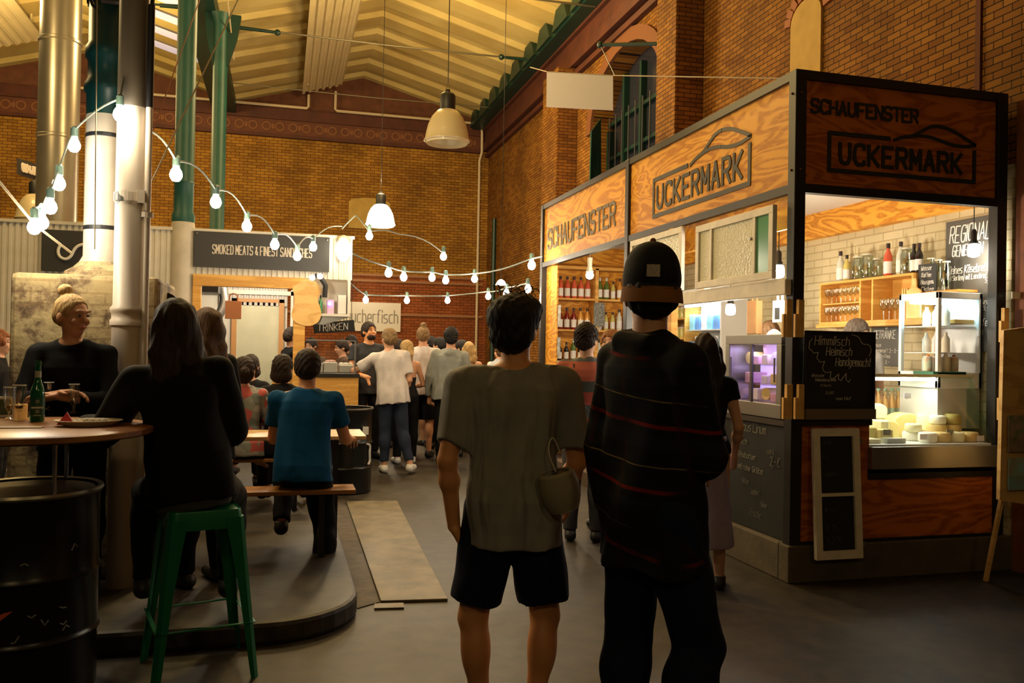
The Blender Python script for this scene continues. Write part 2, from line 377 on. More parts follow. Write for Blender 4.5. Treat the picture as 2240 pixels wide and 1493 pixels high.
struct(MB().box((XW-.02, 5.38, 3.2), (XW, 5.43, 7.0)).build('trim_9', mat('red_brick_strip', (.10, .024, .008), .8)))
w = MB().prism([(XW-.03, y, z) for y, z in [(7.40, 3.4), (7.93, 3.4)] + [(7.665+.265*math.cos(a), 5.02+.2*math.sin(a)) for a in [i*PI/10 for i in range(11)]]], (.035, 0, 0))
struct(w.build('trim_10', OCHRE))
w = MB()
for k in range(9):
    a = PI*(k+.5)/9; c = Vector((XW-.012, 7.665+.34*math.cos(a), 5.04+.26*math.sin(a)))
    w.box((-.012, -.04, -.055), (.012, .04, .055), Matrix.Translation(c) @ Matrix.Rotation(PI/2-a, 4, 'X').inverted())
struct(w.build('trim_11', mat('arch_brick', (.30, .09, .03), .7)))
# window in the arch
GLASSD = mat('night_glass', (.02, .022, .035), .15, spec=.6)
w = MB().prism([(5.56, y, z) for y, z in [(A0, 3.5)] + [(y, z) for y, z in arc[::-1]] + [(A1, 3.5)]], (.02, 0, 0))
wi = struct(w.build('window_1', GLASSD))
w = MB()
for yy in (A0+.05, A0+.75, (A0+A1)/2, A1-.75, A1-.05): w.box((5.46, yy-.04, 3.5), (5.56, yy+.04, 6.2 if A0+.3 < yy < A1-.3 else 5.4))
for zz in (4.1, 4.9, 5.5): w.box((5.48, A0, zz-.03), (5.56, A1, zz+.03))
o = w.build('window_frame', DGREEN, wi)
w = MB()
for i in range(10): w.tube([(5.45, A0+.2+i*.28, 3.5), (5.45, A0+.2+i*.28, 5.6)], .012, 6)
w.build('window_bars', mat('bar_grey', (.05, .05, .06), .5), wi)
# green shutter plate standing off the window and its dark stay rod
t = thing('window_shutter', 'dark green angular shutter standing open at the arched window', 'shutter', (5.1, 14.0, 4.0))
MB().prism([(5.3, 13.75, 3.7), (4.98, 13.5, 4.0), (4.98, 13.45, 5.25), (5.3, 13.85, 5.6)], (0, .05, 0)).build('panel', GREEN, t)
t = thing('stay_rod', 'black stay rod sticking out of the wall above the window', 'rod', (4.6, 12.2, 6.3))
a = PX(1313, 98, 4.25); b_ = Vector((5.0, 10.42, PX(1440, 98, 4.95).z-.1))
MB().tube([a, b_], .028, 8).sph(a, .05, 10, 6).build('rod', DGREEN, t)
MB().tube([a, PX(1345, 165, 4.3)], .006, 5).build('cable', DGREEN, t)

# cornice and green eave blocks of the right wall
w = MB()
w.box((5.02, -4, 6.75), (XW+.3, YB, 6.95)); w.box((5.06, -4, 6.95), (XW+.3, YB, 7.3)); w.box((4.98, -4, 7.25), (XW+.3, YB, 7.45)); w.box((5.1, -4, 6.6), (XW, YB, 6.7))
struct(w.build('trim_12', RED, origin=(5, 0, 6.75)))
w = MB(); w.box((4.72, -4, 7.30), (5.02, YB, 7.38))
y = 21.35
while y > 6:
    w.prism([(4.66, y-.42, 7.34), (4.66, y+.42, 7.34), (4.66, y+.22, 7.68), (4.66, y-.22, 7.68)], (.4, 0, 0)); y -= 1.0
struct(w.build('trim_13', DGREEN))

# roof: ridges at x = 1.9, -4.3, valleys at -1.2, -7.4
def slope(x0, z0, x1, z1, name):
    prof = []; y = -1.35
    while y < YB+.2:
        prof += [(y, 0), (y+.46, 0), (y+.54, .09), (y+.92, .09)]; y += 1.0
    vs = []; fs = []
    for (y, dz) in prof:
        yy = min(y, YB+.1); vs += [(x0, yy, z0+dz), (x1, yy, z1+dz), (x0, yy, z0+dz+.1), (x1, yy, z1+dz+.1)]
    for i in range(len(prof)-1):
        k = 4*i; fs += [(k, k+1, k+5, k+4), (k+2, k+6, k+7, k+3), (k, k+4, k+6, k+2), (k+1, k+3, k+7, k+5)]
    return struct(MB().add(vs, fs).build(name, CREAM, origin=(0, 0, 7)))
slope(1.88, 8.4, 5.15, 7.52, 'ceiling'); slope(-1.25, 7.5, 1.88, 8.4, 'ceiling')
slope(-4.35, 8.4, -1.25, 7.5, 'ceiling'); slope(-7.45, 7.5, -4.35, 8.4, 'ceiling'); slope(-10.5, 8.4, -7.45, 7.5, 'ceiling')
# valley girders
for x in (-1.47, -7.6):
    struct(MB().box((x-.27, -1, 7.2), (x+.27, YB, 7.5)).build('trim_14', DGREEN))
# corrugated sky panels in the second bay, dusk light put in as their own glow
SKY = emit('dusk_skylight_glow', (.62, .58, .95), .30)
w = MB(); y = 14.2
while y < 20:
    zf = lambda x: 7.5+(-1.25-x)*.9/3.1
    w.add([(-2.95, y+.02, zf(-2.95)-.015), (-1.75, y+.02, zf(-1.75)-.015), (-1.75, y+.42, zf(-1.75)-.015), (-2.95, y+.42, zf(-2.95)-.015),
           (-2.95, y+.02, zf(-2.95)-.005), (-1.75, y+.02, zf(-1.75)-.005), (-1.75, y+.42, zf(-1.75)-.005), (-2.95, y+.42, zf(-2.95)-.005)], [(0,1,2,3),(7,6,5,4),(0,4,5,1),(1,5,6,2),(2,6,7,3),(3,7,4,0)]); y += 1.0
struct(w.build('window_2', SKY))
# corrugated panels hung below the slopes
def hung(x0, z0, x1, z1, y0, y1, label):
    t = thing('roof_sheet', label, 'ceiling panel', ((x0+x1)/2, y1, z0)); w = MB(); n = 6; P = []
    for i in range(n):
        for f, dz in ((0, 0), (.35, 0), (.5, .045), (.85, .045)): P.append(((i+f)/n, dz))
    P.append((1, 0)); vs = []; fs = []
    for f, dz in P:
        x = x0+(x1-x0)*f; z = z0+(z1-z0)*f+dz
        vs += [(x, y0, z), (x, y1, z), (x, y0, z+.02), (x, y1, z+.02)]
    for i in range(len(P)-1):
        k = 4*i; fs += [(k, k+1, k+5, k+4), (k+2, k+6, k+7, k+3), (k, k+4, k+6, k+2), (k+1, k+3, k+7, k+5)]
    w.add(vs, fs).build('sheet', PANEL, t)
    w = MB()
    for yy in (y0+1, (y0+y1)/2, y1-.6): w.box((x0+.1, yy, z0+.06), (x0+.14, yy+.04, z0+.35)); w.box((x1-.14, yy, z1+.06), (x1-.1, yy+.04, z1+.35))
    w.build('hanger', PANEL, t)
hung(.36, 7.68, 1.31, 7.98, 9, 21.3, 'cream corrugated panel hung under the roof left of the ridge')
hung(-6.1, 7.60, -5.0, 7.95, 9, 20.0, 'cream corrugated panel hung under the roof at the far upper left')
# tie rods with turnbuckles
for i, (y, z) in enumerate([(13.3, 7.3), (16.7, 7.5), (19.8, 7.35)]):
    t = thing('tie_rod', ['nearest tie rod crossing under the roof', 'middle tie rod with thick green ends crossing under the roof', 'thin farthest tie rod crossing under the roof'][i], 'tie rod', (1.9, y, z), None)
    MB().tube([(-1.2, y, z), (1.9, y, z-.03), (4.95, y, z)], .018 if i < 2 else .012, 6).build('rod', mat('tie_steel', (.16, .14, .09), .5, .4), t)
    if i == 1:
        for a, c in (((-1.2, y, z), (-.2, y, z-.02)), ((4.95, y, z), (4.2, y, z-.01))):
            MB().cyl(a, c, .04, .03, 8).sph(c, .06, 8, 6).build('end_fitting', DGREEN, t)
t = thing('tie_rod', 'tie rod with bulky green end crossing the second roof bay at upper left', 'tie rod', (-4, 15.3, 7.2))
MB().tube([(-1.2, 15.3, 7.25), (-7.4, 15.3, 7.1)], .02, 6).build('rod', DGREEN, t); MB().cyl((-1.3, 15.3, 7.25), (-2.1, 15.3, 7.22), .05, .035, 8).build('end_fitting', DGREEN, t)
# painted conduits on the back wall
def pipe(name, label, pts, r, m, cat='pipe'):
    return tag(MB().tube(pts, r, 8).build(name, m, smooth=True), label, cat)
pipe('conduit', 'white conduit along the back wall turning down in the right corner', [(1.18, YB-.14, 7.95), (1.18, YB-.14, 7.5), (1.22, YB-.14, 7.46), (4.9, YB-.14, 7.46), (4.98, YB-.12, 7.4), (4.98, YB-.14, 6.7), (4.94, YB-.06, 6.5), (4.94, YB-.06, .02)], .035, PIPEW)
pipe('conduit', 'white conduit running left along the back wall behind the green columns', [(.52, YB-.14, 7.8), (.52, YB-.14, 7.5), (.48, YB-.14, 7.46), (-5.35, YB-.14, 7.46), (-5.4, YB-.14, 7.5), (-5.4, YB-.14, 7.75)], .035, PIPEW)
pipe('downpipe', 'dark thin pipe on the right wall near the far corner', [(5.15, 20.9, 4.85), (5.15, 20.9, .02)], .06, DGREEN)

# cast-iron valley columns
COLW = mat('column_white_paint', (.52, .46, .36), .5, noise=.25, nscale=5, bump=.15, bscale=30)
BLK = mat('black_paint', (.01, .01, .011), .5)
t = thing('iron_column', 'near cast-iron column, dark green above and white below, on the masonry plinth', 'column', (-1.08, 5.75, 1.95))
cx, cy = -1.08, 5.75
MB().lathe((cx, cy, 0), [(.15, 1.93), (.15, 2.0), (.118, 2.06), (.118, 2.93)], 32).build('lower_shaft', COLW, t, smooth=True)
MB().lathe((cx, cy, 0), [(.118, 2.93), (.12, 3.06), (.134, 3.08), (.134, 3.12), (.115, 3.16), (.115, 3.27), (.13, 3.29), (.13, 3.35), (.113, 3.38), (.113, 7.2)], 32).build('upper_shaft', mat('column_dark_green', (.005, .045, .045), .35, noise=.4, nscale=6), t, smooth=True)
for z in (2.22, 2.79): MB().lathe((cx, cy, 0), [(.1185, z), (.12, z+.004), (.12, z+.022), (.1185, z+.026)], 32, False).build('black_band', BLK, t)
w = MB(); RC = random.Random(3)
for k in range(9):
    a0 = RC.uniform(0, 6); pts = []
    for j in range(14):
        a = a0+j*.22*(1 if k % 2 else -1); pts.append((cx+.128*math.cos(a), cy+.128*math.sin(a), 3.5+k*.03+j*.03*RC.uniform(.3, 1.6)))
    w.tube(pts, .009, 6)
w.tube([(cx+.10, cy-.09, 5.2), (cx+.12, cy-.09, 3.9), (cx+.13, cy-.06, 3.3), (cx+.12, cy-.07, 2.9)], .014, 6)
w.build('cable_wrap', BLK, t, smooth=True)
MB().box((cx-.02, cy-.16, 3.6), (cx+.1, cy-.11, 3.78)).build('junction_box', mat('box_dark', (.03, .02, .015), .6), t)
for i, (cy2, r) in enumerate(((10.35, .107), (15.35, .12))):
    t = thing('iron_column', ['green column with a white painted foot beside the smoked meat stall', 'farthest green column with a bracketed head under the valley girder'][i], 'column', (-1.12, cy2, .12))
    cx2 = -1.12
    MB().lathe((cx2, cy2, 0), [(r, 2.9), (r*1.18, 2.92), (r*1.18, 3.0), (r, 3.04), (r, 3.35), (r*1.1, 3.37), (r, 3.39), (r, 7.0), (r*1.5, 7.2)], 28).build('shaft', GREEN, t, smooth=True)
    MB().lathe((cx2, cy2, 0), [(r*1.5, .12), (r*1.5, .3), (r*1.22, .36), (r*1.22, 2.86), (r*1.15, 2.92)], 28).build('foot', COLW, t, smooth=True)
    if i:
        MB().prism([(cx2-.26, cy2-.06, 7.2), (cx2+.33, cy2-.06, 7.2), (cx2+.27, cy2-.06, 6.8), (cx2+.12, cy2-.06, 6.3), (cx2-.12, cy2-.06, 6.3), (cx2-.22, cy2-.06, 6.75)], (0, .12, 0)).build('bracket', DGREEN, t)
# plinth
m, nt, b = nodes('peeling_masonry'); N = nt.nodes; L = nt.links; tc = N.new('ShaderNodeTexCoord')
n1 = N.new('ShaderNodeTexNoise'); n1.inputs['Scale'].default_value = 4; n1.inputs['Detail'].default_value = 9; n1.inputs['Roughness'].default_value = .7; L.new(tc.outputs['Object'], n1.inputs[0])
cr = N.new('ShaderNodeValToRGB'); e = cr.color_ramp.elements; e[0].position = .40; e[0].color = (.06, .035, .02, 1); e[1].position = .60; e[1].color = (.40, .31, .15, 1)
k = e.new(.47); k.color = (.19, .13, .065, 1); k = e.new(.52); k.color = (.33, .26, .13, 1)
L.new(n1.outputs[0], cr.inputs[0]); L.new(cr.outputs[0], b.inputs['Base Color']); b.inputs['Roughness'].default_value = .85
sp = N.new('ShaderNodeSeparateXYZ'); L.new(tc.outputs['Object'], sp.inputs[0]); cb = N.new('ShaderNodeCombineXYZ'); L.new(sp.outputs['X'], cb.inputs[0]); L.new(sp.outputs['Z'], cb.inputs[1])
bt = N.new('ShaderNodeTexBrick'); L.new(cb.outputs[0], bt.inputs['Vector']); bt.inputs['Scale'].default_value = 1; bt.inputs['Brick Width'].default_value = .2; bt.inputs['Row Height'].default_value = .068; bt.inputs['Mortar Size'].default_value = .007
bt.inputs['Color1'].default_value = (1, 1, 1, 1); bt.inputs['Color2'].default_value = (.85, .8, .75, 1); bt.inputs['Mortar'].default_value = (.68, .62, .55, 1)
n9 = N.new('ShaderNodeTexNoise'); n9.inputs['Scale'].default_value = 2.2; L.new(tc.outputs['Object'], n9.inputs[0]); mk = N.new('ShaderNodeMapRange'); mk.inputs[1].default_value = .45; mk.inputs[2].default_value = .55; L.new(n9.outputs[0], mk.inputs[0])
mu = N.new('ShaderNodeMix'); mu.data_type = 'RGBA'; mu.blend_type = 'MULTIPLY'; L.new(mk.outputs[0], mu.inputs['Factor']); L.new(cr.outputs[0], mu.inputs['A']); L.new(bt.outputs['Color'], mu.inputs['B']); L.new(mu.outputs['Result'], b.inputs['Base Color'])
bp = N.new('ShaderNodeBump'); bp.inputs['Strength'].default_value = .7; bp.inputs['Distance'].default_value = .03; L.new(n1.outputs[0], bp.inputs['Height']); L.new(bp.outputs[0], b.inputs['Normal'])
PEEL = m
t = thing('column_plinth', 'tall peeling masonry plinth carrying the near iron column', 'plinth', (-1.12, 5.9, .12))
MB().box((-1.53, 5.5, .12), (-.72, 6.3, 1.93)).build('block', PEEL, t, bevel=.03)
MB().lathe((-1.08, 5.75, 0), [(.23, 1.92), (.22, 1.96), (.17, 1.99), (.13, 2.03)], 24).build('mortar_cap', PEEL, t, smooth=True)
tag(MB().prism([(-.74+.0, 5.85, 1.0)] + [(-.74+.14*math.sin(a)*1.0, 5.85, 1.66+.2*math.cos(a)) for a in [i*PI/16 for i in range(9)]] + [(-.6, 5.85, 1.0)], (0, .1, 0)).build('rounded_board', mat('black_board', (.02, .02, .018), .7)), 'black rounded board leaning behind the masonry plinth', 'board')
# painted service pipe beside it
GREYP = mat('grey_pipe_paint', (.17, .14, .10), .45, noise=.2, nscale=4)
m, nt, b = nodes('chipped_pipe_paint'); N = nt.nodes; L = nt.links; tc = N.new('ShaderNodeTexCoord')
n1 = N.new('ShaderNodeTexNoise'); n1.inputs['Scale'].default_value = 7; n1.inputs['Detail'].default_value = 4; L.new(tc.outputs['Object'], n1.inputs[0])
cr = N.new('ShaderNodeValToRGB'); cr.color_ramp.interpolation = 'CONSTANT'; e = cr.color_ramp.elements; e[0].position = 0; e[0].color = (.56, .49, .40, 1); e[1].position = .69; e[1].color = (.06, .06, .05, 1)
L.new(n1.outputs[0], cr.inputs[0]); L.new(cr.outputs[0], b.inputs['Base Color']); b.inputs['Roughness'].default_value = .45; CHIP = m
px_, py_ = -.87, 5.36
t = thing('service_pipe', 'thick pipe in front of the plinth, grey above and chipped white below', 'pipe', (px_, py_, .12))
MB().lathe((px_, py_, 0), [(.087, .12), (.087, 1.62), (.098, 1.63), (.098, 1.66), (.09, 1.67), (.09, 1.7), (.098, 1.71), (.098, 1.73), (.084, 1.75), (.084, 2.9)], 28).build('lower_pipe', CHIP, t, smooth=True)
MB().lathe((px_, py_, 0), [(.084, 2.9), (.084, 7.3)], 28).build('upper_pipe', GREYP, t, smooth=True)
MB().lathe((px_, py_, 0), [(.086, 2.35), (.092, 2.35), (.092, 2.4), (.086, 2.4)], 28, False).box((px_+.05, py_-.1, 2.34), (px_+.09, py_-.07, 2.41)).build('clamp', CHIP, t)
t = thing('thin_pipe', 'thin pipe running up the right side of the thick service pipe', 'pipe', (px_+.098, (py_-.05), .12))
MB().lathe((px_+.098, (py_-.05), 0), [(.019, .12), (.019, 2.9)], 14).build('lower_pipe', CHIP, t, smooth=True)
MB().lathe((px_+.098, (py_-.05), 0), [(.02, 2.9), (.02, 3.5)], 14).build('upper_pipe', BLK, t, smooth=True)
MB().tube([(px_+.098, (py_-.05), 3.48), (px_+.115, (py_-.05), 3.7), (px_+.1, (py_-.05)+.02, 3.9), (px_+.10, (py_-.05), 4.6)], .012, 8).build('hose', DGREEN, t, smooth=True)
MB().lathe((px_+.098, (py_-.05), 0), [(.02, 2.26), (.034, 2.26), (.034, 2.29), (.02, 2.29)], 14, False).build('clamp', CHIP, t)
# steel duct behind
DUCT = mat('duct_steel', (.42, .38, .31), .32, .75, noise=.15, nscale=3)
t = thing('vent_duct', 'wide steel ventilation duct rising behind the left stall roof', 'duct', (-2.75, 11.7, 2.8))
MB().lathe((-2.75, 11.7, 0), [(.235, 2.8), (.235, 7.9)], 32).build('tube', DUCT, t, smooth=True)
for z in (4.05, 5.25, 6.5): MB().lathe((-2.75, 11.7, 0), [(.235, z), (.25, z+.01), (.25, z+.04), (.235, z+.05)], 32, False).build('joint_ring', DUCT, t, smooth=True)
# small black sign on the far back wall, top left
t = thing('wall_sign', 'small black framed sign high on the wall left of the steel duct', 'sign', (-5.5, 19, 4.3))
q = [PY(37, 345, 16.0), PY(37, 380, 16.0), PY(86, 397, 17.2), PY(86, 361, 17.2)]
MB().prism(q, (.0, .04, 0)).build('board', mat('sign_black', (.015, .015, .017), .6), t)
ud = (q[3]-q[0]).normalized(); vd = (q[0]-q[1]).normalized(); w = MB()
lettering(w, 'GENUSS', q[1]+ud*.25+vd*(.32*(q[0]-q[1]).length)+Vector((0, -.01, 0)), ud, vd, (q[0]-q[1]).length*.36, .06, .01, width=(q[3]-q[0]).length*.7)
w.build('lettering', mat('sign_letters', (.6, .52, .42), .6), t)
# ================================================================== THE MARKET KIOSK (right)
KX, KY = 3.31, 5.0           # its street corner
FR = mat('frame_black', (.022, .02, .018), .42, .2, noise=.3, nscale=8)
PLY = wood('plywood_sign', (.78, .37, .045), (.50, .185, .016), scale=2.0, stretch=(.55, .5, 1.9), dist=9, bands=7)
PLY_SHADE = wood('shaded_plywood_sign', (.56, .16, .022), (.33, .08, .011), scale=2.0, stretch=(.55, .5, 2.2), dist=9, bands=6, rough=.45)  # same sign plywood, the shade of the kiosk front put into its colour
PINE = wood('pine', (.80, .46, .12), (.62, .30, .06), scale=2, stretch=(.4, .4, 4), dist=4)
PINEH = wood('pine_level', (.74, .42, .11), (.55, .27, .055), scale=2, stretch=(.5, .5, 5), dist=4)
INK = mat('sign_ink', (.018, .018, .02), .6)
CHB = mat('chalkboard', (.016, .017, .016), .6, noise=.5, nscale=3)
CHALK = mat('chalk', (.72, .70, .64), .9)
CEIL = mat('kiosk_ceiling_white', (.68, .62, .55), .7)
CREAMB = brick('kiosk_cream_brick', 'Y', (.66, .57, .36), (.60, .51, .30), (.48, .39, .22), bw=.25, rh=.075)
STEEL = mat('brushed_steel', (.45, .44, .42), .3, .9)
DSTEEL = mat('dull_steel', (.30, .29, .26), .4, .8)
OLDW = mat('old_white_wood', (.86, .79, .66), .55, noise=.2, nscale=9)
CONC = mat('plinth_concrete', (.12, .095, .06), .8, noise=.4, nscale=5, bump=.4, bscale=20)
K = thing('market_kiosk', 'wooden market kiosk with black steel frame and big plywood signs', 'kiosk', (KX, KY, 0))
W_ = 5.04                     # right post
w = MB()
def bar(mb, a, b): mb.box(a, b)
P = .085
def post(x0, y0, z0=.0, z1=3.46, s=P, nm='post'): return MB().box((x0, y0, z0), (x0+s, y0+s, z1)).build(nm, FR, K, bevel=.004)
post(KX, KY, .24); post(W_-P*.6, KY, .2); post(KX, 7.86, .2); post(KX, 10.75, .1); post(W_, 10.75, .1)
for z0, z1 in ((3.40, 3.46), (2.63, 2.69)):
    MB().box((KX+P, KY+.005, z0), (W_-P*.6, KY+.07, z1)).build('beam', FR, K)
    MB().box((KX+.005, KY+P, z0), (KX+.07, 7.86, z1)).build('beam', FR, K)
    MB().box((KX+.005, 7.86+P, z0), (KX+.07, 10.75, z1)).build('beam', FR, K)
MB().box((KX+P, 10.76, 3.4), (W_, 10.82, 3.46)).build('beam', FR, K)
MB().box((W_-.04, KY+P, 3.4), (W_+.04, 10.75, 3.46)).build('beam', FR, K)
w = MB()
for (x, y, z) in [(KX+.02, KY-.004, z) for z in (3.3, 2.78, 1.9)]: w.sph((x+.02, y, z), .009, 8, 5)
for z in (3.3, 2.78, 1.9): w.sph((KX-.004, KY+.04, z), .009, 8, 5)
w.build('bolt', mat('bolt_red', (.12, .03, .015), .5), K)
# sign panels
def logo(mb, org, u, v, h, hw, t=.006):
    """frame with the leaf sweeping out of its gap; h frame height, hw frame width"""
    org = Vector(org); u = Vector(u); v = Vector(v); n = u.cross(v); g = lambda a, b: org+u*(a*hw)+v*(b*h); s = h*.125
    mb.strip([g(.40, 1), g(0, 1), g(0, 0), g(1, 0), g(1, .86)], s*.9, n, t)
    mb.strip(chaikin([g(.43, .97), g(.49, 1.08), g(.57, 1.15), g(.63, 1.32), g(.71, 1.50), g(.82, 1.44), g(.93, 1.22), g(1.01, 1.04)], 2), s*.7, n, t, False)
    mb.strip(chaikin([g(.50, 1.08), g(.60, 1.17), g(.70, 1.15), g(.82, 1.0), g(.92, .97), g(1.01, 1.04)], 2), s*.7, n, t, False)
s1 = MB().box((KX+.03, 7.86+P, 2.69), (KX+.05, 10.75, 3.40)).build('sign_panel', PLY, K, label='pale plywood panel lettered SCHAUFENSTER')
s2 = MB().box((KX+.03, KY+P, 2.69), (KX+.05, 7.86, 3.40)).build('sign_panel', PLY, K, label='golden plywood panel with the UCKERMARK frame and leaf')
s3 = MB().box((KX+P, KY+.03, 2.69), (W_-P*.6, KY+.05, 3.40)).build('sign_panel', PLY_SHADE, K, label='dark plywood panel lettered SCHAUFENSTER UCKERMARK')
def along(px, py): return PX(px, py, KX+.03)
uY = Vector((0, -1, 0)); uX = Vector((1, 0, 0)); uZ = Vector((0, 0, 1))
a = along(1200, 528); b_ = along(1346, 487)
w = MB(); lettering(w, 'SCHAUFENSTER', (KX+.029, a.y, 2.86), uY, uZ, .235, .038, .006, width=a.y-b_.y, gap=1.6)
w.build('lettering', mat('faded_ink', (.17, .14, .10), .7), s1)
a = along(1430, 465); b_ = along(1640, 390)
w = MB(); logo(w, (KX+.029, a.y, 2.80), uY, uZ, .34, a.y-b_.y)
lettering(w, 'UCKERMARK', (KX+.029, a.y-.08, 2.865), uY, uZ, .20, .033, .006, width=(a.y-b_.y)-.19, gap=1.9)
w.build('lettering', mat('sign_ink_side', (.055, .05, .04), .6), s2)
a = PY(1775, 225, KY+.029); b_ = PY(2007, 250, KY+.029)
w = MB(); lettering(w, 'SCHAUFENSTER', (a.x, KY+.029, 3.185), uX, uZ, .09, .017, .006, width=b_.x-a.x, gap=1.5)
a = PY(1813, 370, KY+.029); b_ = PY(2130, 380, KY+.029)
logo(w, (a.x, KY+.029, 2.80), uX, uZ, .255, b_.x-a.x)
lettering(w, 'UCKERMARK', (a.x+.085, KY+.029, 2.855), uX, uZ, .135, .026, .006, width=(b_.x-a.x)-.2, gap=1.9)
w.build('lettering', INK, s3)
MB().box((KX+.05, KY+.05, 3.38), (W_, 10.8, 3.4)).build('roof_board', PLY_SHADE, K)
MB().box((KX+.09, KY+.09, 2.92), (5.12, 10.7, 2.94)).build('ceiling_board', CEIL, K)
MB().box((5.02, KY+.1, 2.68), (5.12, 10.7, 2.92)).build('ceiling_beam', PLY, K)
MB().box((KX+.05, KY+.1, 2.40), (KX+.075, 7.86, 2.63)).build('fascia_board', PLY, K)
MB().box((5.12, KY+.0, .2), (5.19, 10.8, 2.95)).build('rear_wall', CREAMB, K)
MB().box((KX+.1, 10.78, .1), (5.12, 10.82, 3.3)).build('end_wall', PLY, K)
MB().box((3.36, 7.92, .0), (3.42, 8.0, .2)).box((KX+.02, KY+.1, .0), (5.12, 10.7, .16)).build('floor_deck', mat('deck_dark', (.08, .05, .03), .7), K)
MB().box((KX-.02, KY-.02, 0), (5.15, KY+.1, .25)).box((KX-.02, KY+.1, 0), (KX+.1, 7.9, .25)).build('plinth', CONC, K, bevel=.01)
# right front: counter panel, ledge, metal rail
MB().box((KX+P, KY+.02, .25), (3.94, KY+.06, 1.06)).box((3.94, KY+.02, .25), (W_-.05, KY+.06, .74)).build('counter_panel', PLY_SHADE, K)
MB().box((KX+.02, KY-.01, 1.055), (3.94, KY+.12, 1.10)).box((3.93, KY, .68), (4.99, KY+.06, .75)).box((KX+P, KY, .2), (W_-.05, KY+.05, .27)).build('counter_trim', FR, K)
MB().box((KX+.03, KY+P, .22), (KX+.06, 5.95, 1.06)).box((KX+.03, 5.95, .22), (KX+.06, 7.86, 1.0)).build('side_panel', FR, K)
MB().box((KX, KY+P, 1.04), (KX+.65, 7.86, 1.08)).build('side_counter', mat('counter_dark', (.05, .045, .04), .35), K)
w = MB(); w.box((3.40, KY+.5, .2), (3.46, KY+.55, 1.0)); w.build('counter_leg', FR, K)
# white service rail and the upper opening
q0 = PX(1727, 640, KX-.03)
MB().box((KX-.05, KY+.02, 1.935), (KX+.0, 6.85, 2.04)).build('service_rail', OLDW, K, bevel=.006)
MB().box((KX+.0, 6.84, 1.02), (KX+.06, 6.92, 2.63)).build('inner_jamb', PINE, K)
# chalk panel on the side
def chalk(lines, label, name='chalkboard', cat='chalkboard', org=None, u=None, v=None, wdt=1, hgt=1, board=CHB, frame=None, t=.012, parent=None, ink=CHALK, fw=.02):
    """org = lower left corner of the visible face"""
    org = Vector(org); u = Vector(u).normalized(); v = Vector(v).normalized(); n = u.cross(v)
    T = thing(name, label, cat, tuple(org - n*t)) if parent is None else parent
    MB().prism([org-n*t, org+u*wdt-n*t, org+u*wdt+v*hgt-n*t, org+v*hgt-n*t], n*t).build('board', board, T)
    if frame:
        f = MB(); F = .006
        for a, b, c, d in ((0, 0, wdt, fw), (0, hgt-fw, wdt, hgt), (0, fw, fw, hgt-fw), (wdt-fw, fw, wdt, hgt-fw)):
            f.prism([org+u*a+v*b-n*t*.5, org+u*c+v*b-n*t*.5, org+u*c+v*d-n*t*.5, org+u*a+v*d-n*t*.5], n*(F+t))
        f.build('frame', frame, T)
    m_ = MB()
    for (txt, x, y, h, sw, ln) in lines:
        lettering(m_, txt, org+u*x+v*y+n*.001, u, v, h, sw, .002, width=ln, slant=.12, jit=.18)
    if m_.v: m_.build('chalk_writing', ink, T)
    return T
y0 = 5.84
CH2 = mat('faint_chalk', (.22, .22, .20), .9)
T = chalk([('aus Linum', .19, .70, .065, .0045, .3), ('Milch', .12, .60, .045, .0035, .12), ('Quark', .5, .57, .035, .002, .1), ('2,- €', .55, .49, .06, .003, .12), ('Rhabarber', .12, .50, .04, .003, .24), ('mit roter Grütze', .12, .41, .04, .003, .34)],
      'tall chalk panel starting with aus Linum on the side of the kiosk', org=(KX+.028, y0, .26), u=(0, -1, 0), v=(0, 0, 1), wdt=.72, hgt=.80, ink=mat('mid_chalk', (.34, .33, .29), .9))
w = MB()
for txt, x, y, h in (('Butter', .18, .31, .04), ('Joghurt', .3, .25, .04), ('Sahne', .44, .18, .035), ('Frische', .3, .09, .05)): lettering(w, txt, (KX+.027, y0-x, .26+y), uY, uZ, h, .0022, .002, slant=.12, jit=.2)
w.build('faint_writing', CH2, T)
# chalk sign on the front ledge
T = chalk([('Himmlisch', .07, .43, .06, .0042, .27), ('Heimisch', .16, .36, .055, .0042, .20), ('Handgemacht', .235, .29, .055, .0042, .275), ('Wasser', .05, .215, .02, .0018, .1), ('Holunderschorle', .08, .185, .02, .0018, .16), ('frisch', .12, .15, .016, .0014, .08), ('2,50', .16, .10, .016, .0014, .06), ('vom Hof', .24, .06, .02, .0018, .12)],
      'black chalk sign Himmlisch Heimisch Handgemacht standing on the kiosk ledge', org=(3.385, KY-.035, 1.17), u=(1, 0, 0), v=(0, 0, 1), wdt=.545, hgt=.525, frame=FR, fw=.012)
w = MB()   # cloud line around the words
c = [(.05+.0, .47), (.03, .44), (.05, .39), (.10, .38), (.10, .33), (.15, .32), (.14, .26), (.20, .25), (.21, .20), (.26, .235), (.28, .19), (.32, .24), (.34, .18), (.39, .24)]
w.strip([Vector((3.385+x, KY-.0465+.0105, 1.17+y)) for x, y in [p for a_, b2 in zip(c[:-1], c[1:]) for p in (a_, ((a_[0]+b2[0])/2-.012, (a_[1]+b2[1])/2-.012))]], .0035, (0, -1, 0), .002)
w.build('cloud_outline', CHALK, T); w = MB()
w.strip(chaikin([Vector((3.385+x, KY-.036, 1.17+y)) for x, y in ((.36, .505), (.42, .49), (.44, .44), (.50, .44), (.52, .40), (.50, .36))], 2), .0035, (0, -1, 0), .002)
w.build('cloud_outline', CHALK, T)
MB().box((3.385, KY-.06, 1.10), (3.93, KY-.02, 1.17)).build('stand', DSTEEL, T)
